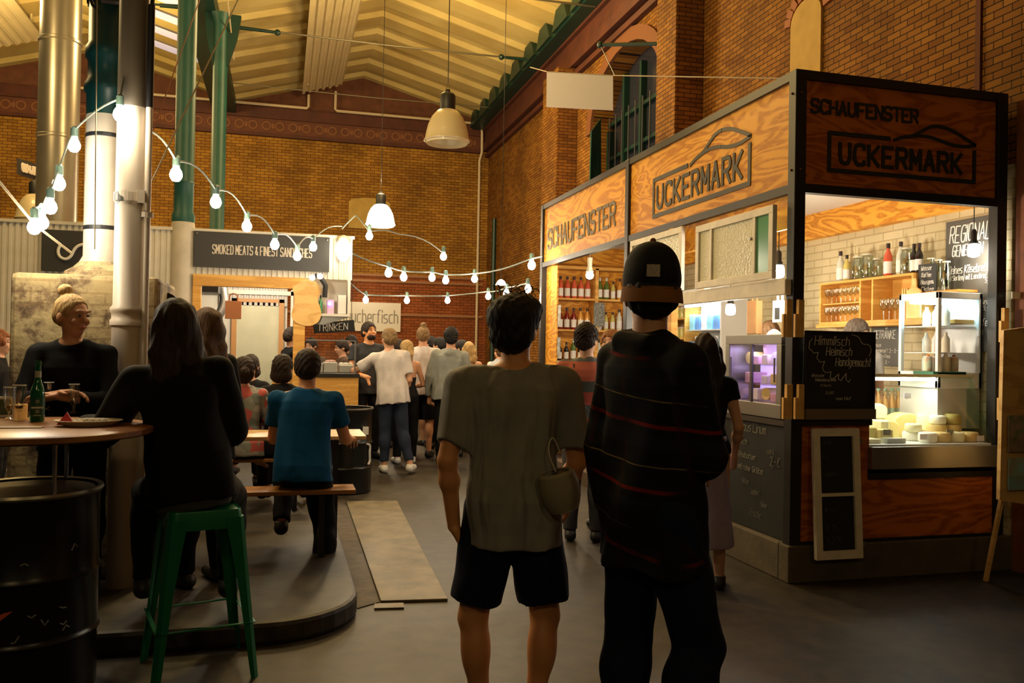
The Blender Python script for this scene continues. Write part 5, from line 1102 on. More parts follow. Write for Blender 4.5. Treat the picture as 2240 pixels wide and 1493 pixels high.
T = thing('candle_glass', 'small orange lit candle glass beside the beer bottle', 'candle', tuple(c)); MB().lathe(c, [(.026, 0), (.028, .075)], 24).build('cup', mat('amber_cup', (.75, .40, .10), .3, emis=(1, .45, .1), estr=.12), T, smooth=True)
c = tp(9, 912); T = thing('menu_holder', 'small framed card with a green picture at the left edge of the bar table', 'card holder', tuple(c)); MB().box((c.x-.05, c.y, c.z), (c.x+.045, c.y+.01, c.z+.10)).build('frame', LABW, T); MB().box((c.x-.04, c.y-.002, c.z+.012), (c.x+.035, c.y, c.z+.088)).build('picture', mat('card_green', (.08, .14, .07), .5, noise=.6, nscale=30), T)
# paper plate, napkin
c = tp(150, 912); c = Vector((-.83, 4.17, TZ))
T = thing('paper_plate', 'fluted white paper plate with leftovers on the bar table', 'plate', tuple(c)); vs = []; fs = []; n = 72
for j, (r, z) in enumerate(((.001, .004), (.085, .004), (.09, .006), (.125, .026), (.128, .025), (.09, .001), (.001, .0))):
    for i in range(n):
        a = 2*PI*i/n; rr = r*(1+(.012*(1 if i % 2 else -1) if r > .1 else 0)); vs.append((c.x+rr*math.cos(a)*1.1, c.y+rr*math.sin(a)*.85, c.z+z))
for j in range(6):
    for i in range(n): fs.append((j*n+i, j*n+(i+1) % n, (j+1)*n+(i+1) % n, (j+1)*n+i))
MB().add(vs, fs).build('plate', mat('paper_white', (.62, .56, .42), .7), T)
tag(MB().prism([(c.x-.12, c.y-.05, c.z+.007), (c.x-.05, c.y-.04, c.z+.007), (c.x-.09, c.y+.0, c.z+.06)], (0, .01, 0)).build('napkin', mat('napkin_red', (.45, .02, .03), .7)), 'crumpled dark red napkin on the paper plate', 'napkin')
w = MB()
for k in range(7): w.sph((c.x+.03+RS.uniform(-.04, .04), c.y+RS.uniform(-.03, .03), c.z+.018), (.02, .016, .014), 8, 6, Matrix.Rotation(k, 3, 'Z'))
tag(w.build('leftovers', mat('crumpled_paper', (.5, .46, .38), .6)), 'crumpled foil and leftovers on the paper plate', 'food')
c = tp(20, 935); tag(MB().box((c.x-.09, c.y-.03, TZ), (c.x+.13, c.y+.03, TZ+.003)).build('flyer', mat('flyer', (.28, .22, .15), .6)), 'flat flyer lying by the near edge of the bar table', 'paper')
# green metal stool
STG = mat('stool_green', (.005, .17, .065), .32, .25, noise=.25, nscale=6)
sc = PD(440, 1115, 4.0); SX, SY = sc.x, sc.y
T = thing('metal_stool', 'tall green metal stool with tapered legs', 'stool', (SX, SY, 0))
R = Matrix.Translation((SX, SY, 0)) @ Matrix.Rotation(math.radians(14), 4, 'Z')
def rsq(h, z, r=.05, n=5): return [R @ Vector((sx*(h-r)+r*math.cos(a), sy*(h-r)+r*math.sin(a), z)) for sx, sy, a0 in ((1, 1, 0), (-1, 1, PI/2), (-1, -1, PI), (1, -1, 1.5*PI)) for a in [a0+PI/2*i/n for i in range(n+1)]]
vs = []; fs = []; n = 24
for h, z in ((.150, .762), (.158, .77), (.16, .762), (.168, .685), (.164, .685), (.155, .755)): vs += rsq(h, z, .045)
for j in range(5):
    for i in range(n): fs.append((j*n+i, j*n+(i+1) % n, (j+1)*n+(i+1) % n, (j+1)*n+i))
fs.append(tuple(range(n)))
MB().add(vs, fs).build('seat', STG, T, smooth=50)
for sx in (-1, 1):
    for sy in (-1, 1):
        def sect(z, x, wd, o=.004): return [R @ Vector((sx*x, sy*(x-wd), z)), R @ Vector((sx*x, sy*(x-.018), z)), R @ Vector((sx*(x-.018), sy*x, z)), R @ Vector((sx*(x-wd), sy*x, z)), R @ Vector((sx*(x-wd), sy*(x-o), z)), R @ Vector((sx*(x-.02), sy*(x-.005-o), z)), R @ Vector((sx*(x-.005-o), sy*(x-.02), z)), R @ Vector((sx*(x-o), sy*(x-wd), z))]
        vs = sect(.735, .166, .085) + sect(.40, .195, .052) + sect(.0, .232, .036); fs = []
        for j in range(2):
            for i in range(8): fs.append((j*8+i, j*8+(i+1) % 8, (j+1)*8+(i+1) % 8, (j+1)*8+i))
        fs += [tuple(range(8)), tuple(range(16, 24))]
        o = MB().add(vs, fs).build('leg', STG, T)
for (ax, ay, bx, by) in ((-1, -1, 1, -1), (1, -1, 1, 1), (1, 1, -1, 1), (-1, 1, -1, -1)):
    k = .208; MB().strip([R @ Vector((ax*k, ay*k, .25)), R @ Vector((bx*k, by*k, .25))], .018, R.to_3x3() @ Vector((0, 0, 1)), .004).build('crossbar', STG, T)
# bench sets
BW = wood('bench_wood', (.42, .20, .055), (.28, .12, .03), scale=3, stretch=(.3, 1, 1), dist=4, rough=.4); BWL = wood('table_wood', (.66, .46, .22), (.5, .32, .13), scale=3, stretch=(.3, 1, 1), dist=4, rough=.35)
def bench(x0, x1, y0, y1, zt, label, m, nm='bench', cat='bench'):
    T = thing(nm, label, cat, ((x0+x1)/2, (y0+y1)/2, .12)); MB().box((x0, y0, zt-.028), (x1, y1, zt)).build('top', m, T, bevel=.004)
    for x in (x0+.22, x1-.22):
        w = MB(); w.box((x-.02, y0+.03, .12), (x+.02, y0+.06, zt-.028)); w.box((x-.02, y1-.06, .12), (x+.02, y1-.03, zt-.028)); w.box((x-.02, y0+.02, .12), (x+.02, y1-.02, .14)); w.box((x-.02, y0+.06, zt-.3), (x+.02, y1-.06, zt-.27)); w.build('leg_frame', FR, T)
bench(-1.3, .50, 5.78, 6.03, .57, 'orange brown beer bench under the man in the blue t-shirt', BW)
bench(-1.3, .62, 6.36, 6.9, .87, 'long pale beer table in front of the man in the blue t-shirt', BWL, 'beer_table', 'table')
bench(-1.6, .35, 7.45, 7.7, .57, 'second beer bench under the person in the floral shirt', BW)
bench(-1.6, .35, 8.05, 8.6, .87, 'second beer table beyond the floral shirt', BWL, 'beer_table', 'table')
bench(-1.6, .35, 8.85, 9.1, .57, 'far beer bench nearest the stall', BW)

# ================================================================== LAMPS AND STRINGS
PRIS = mat('prismatic_shade', (.52, .44, .28), .25, spec=.6, bump=.4, bscale=30)
def bell(p, label, lit):
    T = thing('pendant_lamp', label, 'pendant lamp', tuple(p)); s = 1.0
    prof = [(.085, 0), (.13, -.02), (.19, -.09), (.235, -.19), (.258, -.29), (.27, -.36), (.285, -.385), (.278, -.395), (.26, -.36), (.225, -.19), (.18, -.1), (.12, -.035)]
    MB().lathe(p, prof, 40, False).build('shade', emit('lit_shade', (1, .95, .78), 5.5) if lit else PRIS, T, smooth=60)
    MB().lathe(p, [(.25, -.42), (.268, -.36), (.278, -.392)], 40, False).build('lower_lens', emit('lit_lens', (1, .9, .6), 2.2) if lit else mat('lens', (.72, .62, .42), .15, spec=.8), T, smooth=60)
    MB().lathe(p, [(.09, -.015), (.095, .0), (.095, .17), (.075, .2), (.03, .215), (.02, .25)], 28).build('ballast', BLK, T, smooth=50)
    MB().cyl((p[0], p[1], p[2]+.33), (p[0], p[1], 8.3 if abs(p[0]-1.9) < 1 else 7.9), .006, n=6).tube([(p[0]-.03, p[1], p[2]+.22), (p[0], p[1], p[2]+.34), (p[0]+.03, p[1], p[2]+.22)], .004, 5).build('cable', BLK, T)
    return T
p = PD(979, 240, 10.4); bell(p, 'large unlit prismatic bell pendant hanging in the centre of the hall', False)
p = PD(833, 447, 16.2); bell(p, 'brightly lit bell pendant farther back in the hall', True); lamp('pendant_light', (p.x, p.y, p.z-.6), 130, (1, .78, .48), .25); lamp('pendant_uplight', (p.x, p.y, p.z+.5), 60, (1, .72, .40), .2)
p = PD(78, 425, 13); bell(p, 'pale bell pendant half hidden behind the steel duct at upper left', False)
BULB = emit('bulb_glow', (1, .96, .86), 42); SOCK = mat('socket_green', (.12, .2, .17), .5); CORD = mat('cord_pale', (.20, .23, .19), .6)
bp0 = [None]; BG = 'bulbs of the string lights'
def bulb(p, label, r=.031, tilt=0):
    if bp0[0] is None:
        T = thing('light_bulb', label, 'light bulb', tuple(p), BG); bp0[0] = T
        MB().lathe(p, [(.002, -.036), (.018, -.031), (.029, -.015), (.032, 0), (.027, .018), (.017, .034), (.013, .045)], 20).build('glass', BULB, T, smooth=True)
        MB().lathe(p, [(.015, .042), (.019, .046), (.019, .09), (.01, .1)], 14).build('socket', SOCK, T, smooth=True)
    else: T = dup(bp0[0], tuple(p), label)
    T.scale = (r/.031,)*3; return T
S1 = [(262, 250, 4.82, 'bulb at the joint of the near column and the thick pipe'), (162, 318, 5.0, 'bulb just left of the near column top paint line'), (129, 402, 4.9, 'bulb in front of the steel duct'), (110, 453, 4.8, 'lower bulb in front of the steel duct base'), (92, 487, 4.9, 'dimmer small bulb above the leftmost one'), (75, 497, 4.7, 'leftmost bulb above the corrugated wall')]
S2 = [(385, 382, 5.6, 'big bulb against the nearer green column'), (472, 442, 6.3, 'bulb against the farther green column'), (540, 495, 7.1, 'bulb above the long stall sign'), (601, 535, 7.9, 'bulb in front of the stall sign letters'), (650, 560, 8.6, 'bulb low on the stall sign'), (685, 540, 9.2, 'bulb at the right end of the stall sign'), (808, 516, 9.6, 'bulb below the lit bell pendant')]
S3 = [(850, 597, 11.5, 'far bulb just left in the middle string'), (883, 606, 12.2, 'second far bulb of the middle string'), (945, 607, 12.8, 'third far bulb of the middle string'), (975, 613, 13.2, 'fourth far bulb directly under the single high one'), (1038, 610, 13.6, 'far bulb touching the white wall conduit')]
S4 = [(970, 561, 13, 'single high bulb in the middle of the back wall'), (1163, 580, 10.9, 'bulb at the far post of the kiosk')]
S5 = [(800, 656, 14.5, 'bulb over the white fish sign'), (890, 657, 15, 'lower bulb right of the fish sign'), (979, 657, 15.5, 'lower bulb in the middle of the back wall'), (1068, 648, 15, 'lower bulb right of the white conduit'), (1108, 642, 12.5, 'big bulb behind the black hair of the man in grey'), (1155, 632, 12, 'bulb just right of the black hair, by the kiosk post')]
P_ = {}
for key, S in (('S1', S1), ('S2', S2), ('S3', S3), ('S4', S4), ('S5', S5)):
    P_[key] = []
    for px, py, d, lab in S:
        p = PD(px, py, d); P_[key].append(p); bulb(p, lab, {'S1': .035, 'S2': .040, 'S3': .050, 'S4': .050, 'S5': .048}[key])
def string(name, label, pts, sag=.12, r=.006, m=CORD, cat='string light cable', up=.09):
    pts = [Vector(p)+Vector((0, 0, up)) for p in pts]; Q = []
    for a, b in zip(pts[:-1], pts[1:]):
        for k in range(6):
            t = k/6; Q.append(a.lerp(b, t)+Vector((0, 0, (sag*(b-a).length)*math.sin(t*PI)*(1 if name == 'hi' else .5))))
    Q.append(pts[-1]); return tag(MB().tube(Q, r, 6).build('string_cable', m, smooth=True), label, cat)
string('hi', 'bright cable of the string lights from the pipe down to the left', [PD(300, 60, 5.15)] + P_['S1'], .06, .006)
string('hi', 'cable of the string lights running from the pipe to the stall corner', [PD(322, 315, 5.2)] + P_['S2'][:6] + [PD(748, 512, 9.7)], .09, .007)
string('hi', 'cable arching from the stall corner past the lit pendant', [PD(748, 510, 9.7), PD(778, 480, 9.7), P_['S2'][6], PD(870, 520, 10.6), P_['S4'][0]], .03, .008, up=.05)
string('lo', 'pale cable of the middle far string', [PD(748, 560, 9.9)] + P_['S3'] + [P_['S4'][1], PD(1186, 575, 10.6)], -.03, .011)
string('lo', 'pale cable of the lowest far string', [PD(766, 632, 13)] + P_['S5'], -.02, .011)
for p, pw in ((P_['S1'][0], 7), (P_['S1'][2], 9), (P_['S1'][5], 12), (P_['S2'][0], 14), (P_['S2'][2], 20), (P_['S2'][4], 24), (P_['S2'][6], 20), (P_['S3'][1], 18), (P_['S3'][4], 18), (P_['S5'][1], 16), (P_['S5'][3], 16), (P_['S4'][1], 16), (P_['S5'][4], 20)):
    lamp('bulb_light', (p.x-.02, p.y-.08, p.z-.08), pw, (1, .82, .55), .06)
ROPE = mat('twine', (.42, .34, .22), .8); ROPER = mat('twine_red', (.35, .10, .04), .8)
def rope(label, pts, r=.005, m=ROPE): return tag(MB().tube(pts, r, 6).build('rope', m), label, 'rope')
rope('long diagonal twine from the roof down to the thick pipe', [PD(530, -20, 6.5), PD(330, 400, 5.2)], .006)
rope('reddish twine running down behind the nearer green column', [PD(440, -10, 6.4), PD(330, 300, 5.3)], .004, ROPER)
rope('thin wire hanging straight in front of the near column', [PD(213, -30, 4.6), PD(207, 545, 4.75)], .0035)
rope('twine from the upper left edge down to the leftmost bulb', [PD(-20, 375, 4.3), PD(75, 490, 4.7), PD(155, 552, 5.0)], .007)
rope('thin twine strung from the cornice to the kiosk roof', [PD(1160, 147, 10.5), PD(1197, 157, 9.1), PD(1340, 165, 8.9), PD(1740, 172, 6.2), (5.1, 5.15, 3.50)], .006)
rope('pale cord running down the right side of the dark valley girder', [PD(497, -10, 14), PD(512, 130, 15)], .012)
# blank hanging sign
q = [PD(1195, 233, 9.1), PD(1341, 241, 8.9), PD(1341, 165, 8.9), PD(1196, 156, 9.1)]
T = thing('hanging_sign', 'blank white rectangular sign hanging from the twine', 'sign', tuple(q[0]))
n_ = (q[1]-q[0]).cross(q[3]-q[0]).normalized()
MB().prism(q, -n_*.015).build('board', mat('sign_white', (.66, .62, .60), .5), T)
MB().tube([q[3], q[3]+Vector((.02, 0, .05))], .003, 5).tube([q[2], q[2]+Vector((-.02, 0, .05))], .003, 5).build('hook', BLK, T)
# twin-head lamp over the far stalls
p = PD(1096, 620, 12.5); T = thing('far_lamp', 'small white shaded lamp glowing far behind the man in grey', 'lamp', tuple(p))
MB().lathe(p, [(.02, .06), (.05, .04), (.085, -.02)], 20).build('shade', emit('far_shade', (1, .9, .8), 4), T, smooth=True); MB().cyl(p+Vector((0, 0, .05)), (p.x, p.y, 7.8), .005, n=5).build('cord', BLK, T)
# ================================================================== PEOPLE
def V(*a): return np.array(a, dtype=np.float64)
def unit(v): v = np.asarray(v, float); return v/np.linalg.norm(v)
def rotm(rx=0, ry=0, rz=0):
    m = Matrix.Rotation(rz, 3, 'Z') @ Matrix.Rotation(ry, 3, 'Y') @ Matrix.Rotation(rx, 3, 'X'); return np.array(m)
class Solid:
    """a list of smoothly joined round shapes, meshed into one closed surface"""
    def __init__(s): s.ops = []; s.lo = []; s.hi = []
    def _b(s, pts, r):
        pts = np.array(pts); s.lo.append(pts.min(0)-r); s.hi.append(pts.max(0)+r); return pts.min(0)-r, pts.max(0)+r
    def cone(s, a, b, ra, rb, k=.02, capb=None, capa=None, sub=False, flat=None):
        bb = s._b([a, b], max(ra, rb)); s.ops.append(('c', bb, (np.array(a), np.array(b), ra, rb, capa, capb, flat), k, sub)); return s
    def ell(s, c, r, R=None, k=.02, sub=False):
        bb = s._b([c], max(r)) if not sub else (np.array(c)-max(r), np.array(c)+max(r)); s.ops.append(('e', bb, (np.array(c), np.array(r), np.eye(3) if R is None else R), k, sub)); return s
    def loft(s, o, R, prof, k=.02, t0=None, t1=None):
        zs = [p[0] for p in prof]; m = max(max(p[1], p[2]) for p in prof)
        bb = s._b([o+R@V(0, 0, zs[0]), o+R@V(0, 0, zs[-1])], m+.02); s.ops.append(('l', bb, (o, R, prof, t0, t1), k, False)); return s
    def plane(s, c, n): s.ops.append(('p', None, (np.array(c), unit(n)), 0, False)); return s
    def mesh(s, name, m, vox, parent, noise=0, nfreq=(30, 30, 8), seed=1):
        mg = .03+vox*2
        lo = np.min(s.lo, 0)-mg; hi = np.max(s.hi, 0)+mg
        n = np.ceil((hi-lo)/vox).astype(int)+1
        ax = [(lo[i]+np.arange(n[i])*vox).astype(np.float32) for i in range(3)]
        D = np.full(n, .25, np.float32)
        for kind, bb, a, k, sub in s.ops:
            if kind == 'p':
                c, nn = a; e = (ax[0][:, None, None]-c[0])*nn[0]+(ax[1][None, :, None]-c[1])*nn[1]+(ax[2][None, None, :]-c[2])*nn[2]
                D = np.maximum(D, e.astype(np.float32)); continue
            m0 = k+.03+2*vox
            i0 = np.maximum(np.floor((bb[0]-m0-lo)/vox).astype(int), 0); i1 = np.minimum(np.ceil((bb[1]+m0-lo)/vox).astype(int)+1, n)
            if np.any(i1 <= i0): continue
            sl = tuple(slice(i0[i], i1[i]) for i in range(3))
            X = ax[0][sl[0]][:, None, None]; Y = ax[1][sl[1]][None, :, None]; Z = ax[2][sl[2]][None, None, :]
            if kind == 'c':
                p, q, ra, rb, ca, cb, flat = a; ba = q-p; L2 = ba@ba+1e-9
                px, py, pz = X-p[0], Y-p[1], Z-p[2]
                t = (px*ba[0]+py*ba[1]+pz*ba[2])/L2; h = np.clip(t, 0, 1)
                d = np.sqrt((px-h*ba[0])**2+(py-h*ba[1])**2+(pz-h*ba[2])**2)-(ra+(rb-ra)*h)
                L = math.sqrt(L2)
                if cb is not None: d = np.maximum(d, (t-cb)*L)
                if ca is not None: d = np.maximum(d, (ca-t)*L)
            elif kind == 'e':
                c, r, R = a; px, py, pz = X-c[0], Y-c[1], Z-c[2]
                u = px*R[0, 0]+py*R[1, 0]+pz*R[2, 0]; v = px*R[0, 1]+py*R[1, 1]+pz*R[2, 1]; w = px*R[0, 2]+py*R[1, 2]+pz*R[2, 2]
                k0 = np.sqrt((u/r[0])**2+(v/r[1])**2+(w/r[2])**2); k1 = np.sqrt((u/r[0]**2)**2+(v/r[1]**2)**2+(w/r[2]**2)**2)+1e-6
                d = k0*(k0-1)/k1
            else:
                o, R, prof, t0, t1 = a; px, py, pz = X-o[0], Y-o[1], Z-o[2]
                u = px*R[0, 0]+py*R[1, 0]+pz*R[2, 0]; v = px*R[0, 1]+py*R[1, 1]+pz*R[2, 1]; w = px*R[0, 2]+py*R[1, 2]+pz*R[2, 2]
                zs = [p[0] for p in prof]; wx = np.interp(w, zs, [p[1] for p in prof]); wy = np.interp(w, zs, [p[2] for p in prof]); cy = np.interp(w, zs, [p[3] if len(p) > 3 else 0 for p in prof])
                q = np.abs(u/wx)**2.3+np.abs((v-cy)/wy)**2.3
                d = (q**(1/2.3)-1)*np.minimum(wx, wy)
                d = np.maximum(d, np.maximum(w-zs[-1], zs[0]-w))
            d = d.astype(np.float32); E = D[sl]
            if sub:
                h = np.maximum(k-np.abs(E+d), 0)/max(k, 1e-5); D[sl] = np.maximum(E, -d)+h*h*k/4
            else:
                h = np.maximum(k-np.abs(E-d), 0)/max(k, 1e-5); D[sl] = np.minimum(E, d)-h*h*k/4
        if noise:
            rg = np.random.RandomState(seed); Nn = 0
            for j in range(5):
                f = np.array(nfreq)*rg.uniform(.5, 1.6, 3)*rg.choice([-1, 1], 3); ph = rg.uniform(0, 6)
                Nn = Nn + np.sin(ax[0][:, None, None]*f[0]+ax[1][None, :, None]*f[1]+ax[2][None, None, :]*f[2]+ph)
            D = D + (Nn*noise/2.2).astype(np.float32)
        lim = vox*3; D = np.clip(D, -lim, lim)
        g = openvdb.FloatGrid(lim); g.copyFromArray(np.ascontiguousarray(D)); g.transform = openvdb.createLinearTransform(voxelSize=vox)
        P, T, Q = g.convertToPolygons(isovalue=0.0, adaptivity=0.0)
        me = bpy.data.meshes.new(name); P = P+lo
        loops = Q[:, ::-1].ravel(); nf = len(Q)
        me.vertices.add(len(P)); me.vertices.foreach_set('co', P.astype(np.float32).ravel())
        tl = T[:, ::-1].ravel() if len(T) else np.zeros(0, int)
        me.loops.add(len(loops)+len(tl)); me.loops.foreach_set('vertex_index', np.concatenate([loops, tl]).astype(np.int32))
        me.polygons.add(nf+len(T)); me.polygons.foreach_set('loop_start', np.concatenate([np.arange(nf)*4, nf*4+np.arange(len(T))*3]).astype(np.int32))
        me.update(calc_edges=True); me.validate(); me.shade_smooth()
        # make the normals face outward
        if len(P):
            v = np.array([p.center[:] for p in me.polygons[:1]])
        me.materials.append(m)
        o = bpy.data.objects.new(name, me); COL.objects.link(o); o.parent = parent
        return o
def hairmat(name, c1, c2, vert=True):
    if name in MATS: return MATS[name]
    m, nt, b = nodes(name); N = nt.nodes; L = nt.links
    tc = N.new('ShaderNodeTexCoord'); mp = N.new('ShaderNodeMapping'); mp.inputs['Scale'].default_value = (60, 60, 7); L.new(tc.outputs['Object'], mp.inputs[0])
    n = N.new('ShaderNodeTexNoise'); n.inputs['Scale'].default_value = 1.6; n.inputs['Detail'].default_value = 4; n.inputs['Distortion'].default_value = .4; L.new(mp.outputs[0], n.inputs[0])
    r = N.new('ShaderNodeMapRange'); r.inputs[1].default_value = .35; r.inputs[2].default_value = .65; L.new(n.outputs[0], r.inputs[0])
    x = N.new('ShaderNodeMix'); x.data_type = 'RGBA'; x.inputs['A'].default_value = (*c1, 1); x.inputs['B'].default_value = (*c2, 1); L.new(r.outputs[0], x.inputs['Factor']); L.new(x.outputs['Result'], b.inputs['Base Color'])
    bp = N.new('ShaderNodeBump'); bp.inputs['Strength'].default_value = .8; bp.inputs['Distance'].default_value = .006; L.new(n.outputs[0], bp.inputs['Height']); L.new(bp.outputs[0], b.inputs['Normal'])
    b.inputs['Roughness'].default_value = .7; b.inputs['Specular IOR Level'].default_value = .3; MATS[name] = m; return m
SKIN = mat('skin_light', (.60, .30, .16), .5, noise=.15, nscale=6); SKINT = mat('skin_tan', (.70, .31, .12), .5, noise=.15, nscale=6); SKINP = mat('skin_pale', (.66, .36, .22), .5, noise=.12, nscale=6)
HBLK = hairmat('hair_black', (.006, .005, .005), (.014, .011, .01)); HBRN = hairmat('hair_dark_brown', (.03, .015, .008), (.012, .007, .004)); HBR2 = hairmat('hair_brown', (.13, .065, .025), (.06, .03, .012)); HBLO = hairmat('hair_blonde', (.50, .33, .13), (.28, .17, .06)); HDB = hairmat('hair_dark_blonde', (.26, .16, .07), (.14, .08, .03)); HGR = hairmat('hair_grey', (.16, .12, .09), (.07, .05, .04))
def cloth(name, c, **kw): return mat(name, c, .85, noise=kw.pop('noise', .15), nscale=kw.pop('nscale', 14), bump=kw.pop('bump', .12), bscale=kw.pop('bscale', 220), spec=.2, **kw)
C_BLK = cloth('cloth_black', (.0035, .0035, .004)); C_DK = cloth('cloth_dark', (.010, .0095, .010)); C_WHT = cloth('cloth_white', (.62, .56, .52)); C_NVY = cloth('cloth_navy', (.006, .010, .030)); C_JEAN = cloth('cloth_jeans', (.02, .028, .05)); C_GRY = cloth('cloth_grey', (.16, .155, .14)); C_HOOD = cloth('cloth_hoodie', (.26, .27, .24)); C_BLUE = cloth('cloth_blue', (.004, .085, .21))
def folds(m, depth=.03, sc=(7, 7, 1.6), rot=.25):
    nt = m.node_tree; N = nt.nodes; L = nt.links; b = N['Principled BSDF']
    tc = N.new('ShaderNodeTexCoord'); mp = N.new('ShaderNodeMapping'); mp.inputs['Scale'].default_value = sc; mp.inputs['Rotation'].default_value = (0, rot, 0); L.new(tc.outputs['Object'], mp.inputs[0])
    n = N.new('ShaderNodeTexNoise'); n.inputs['Scale'].default_value = 1.3; n.inputs['Detail'].default_value = 1.5; n.inputs['Distortion'].default_value = .5; L.new(mp.outputs[0], n.inputs[0])
    bp = N.new('ShaderNodeBump'); bp.inputs['Strength'].default_value = 1; bp.inputs['Distance'].default_value = depth; L.new(n.outputs[0], bp.inputs['Height'])
    o = b.inputs['Normal'].links
    if o: L.new(o[0].from_socket, bp.inputs['Normal'])
    L.new(bp.outputs[0], b.inputs['Normal'])
folds(C_WHT); folds(C_HOOD); folds(C_BLUE, .03, (6, 6, 2)); folds(C_NVY, .02); folds(C_JEAN, .02)
SH_B = mat('shoe_black', (.012, .012, .012), .5); SH_W = mat('shoe_white', (.6, .58, .55), .5); EYEM = mat('eye_dark', (.01, .008, .006), .2); LIP = mat('lips', (.45, .10, .07), .4); EYEW = mat('eye_white', (.38, .28, .22), .3)

def hand(s, w, d, n, side, H, curl=.45, rad=1.0):
    """palm, four fingers and a side thumb; d along the hand, n palm normal, side = direction of the thumb"""
    d = unit(d); n = unit(n-d*(n@d)); t = unit(side-d*(side@d)-n*(side@n)); q = H*rad
    for i, f in enumerate((.021, .007, -.007, -.020)):
        kn = w+d*.052*q+t*f*q; s.cone(w+d*.006*q+t*f*.55*q, kn, .0115*q*.9, .0085*q*.9, .008)
        L = [.027, .030, .028, .021][i]*q; a = curl*(1+.15*i); p = kn
        for j in range(3):
            dd = d*math.cos(a*(j+.6))+n*math.sin(a*(j+.6)); e = p+dd*L*(1-.22*j)*.85; s.cone(p, e, (.0056-.0006*j)*q, (.0052-.0006*j)*q, .003); p = e
    a = w+d*.014*q+t*.018*q; b = a+(d*.55+t*.75+n*.25)*.028*q; s.cone(a, b, .0085*q, .0062*q, .006); s.cone(b, b+(d*.85+t*.3+n*.3)*.025*q, .006*q, .005*q, .003)

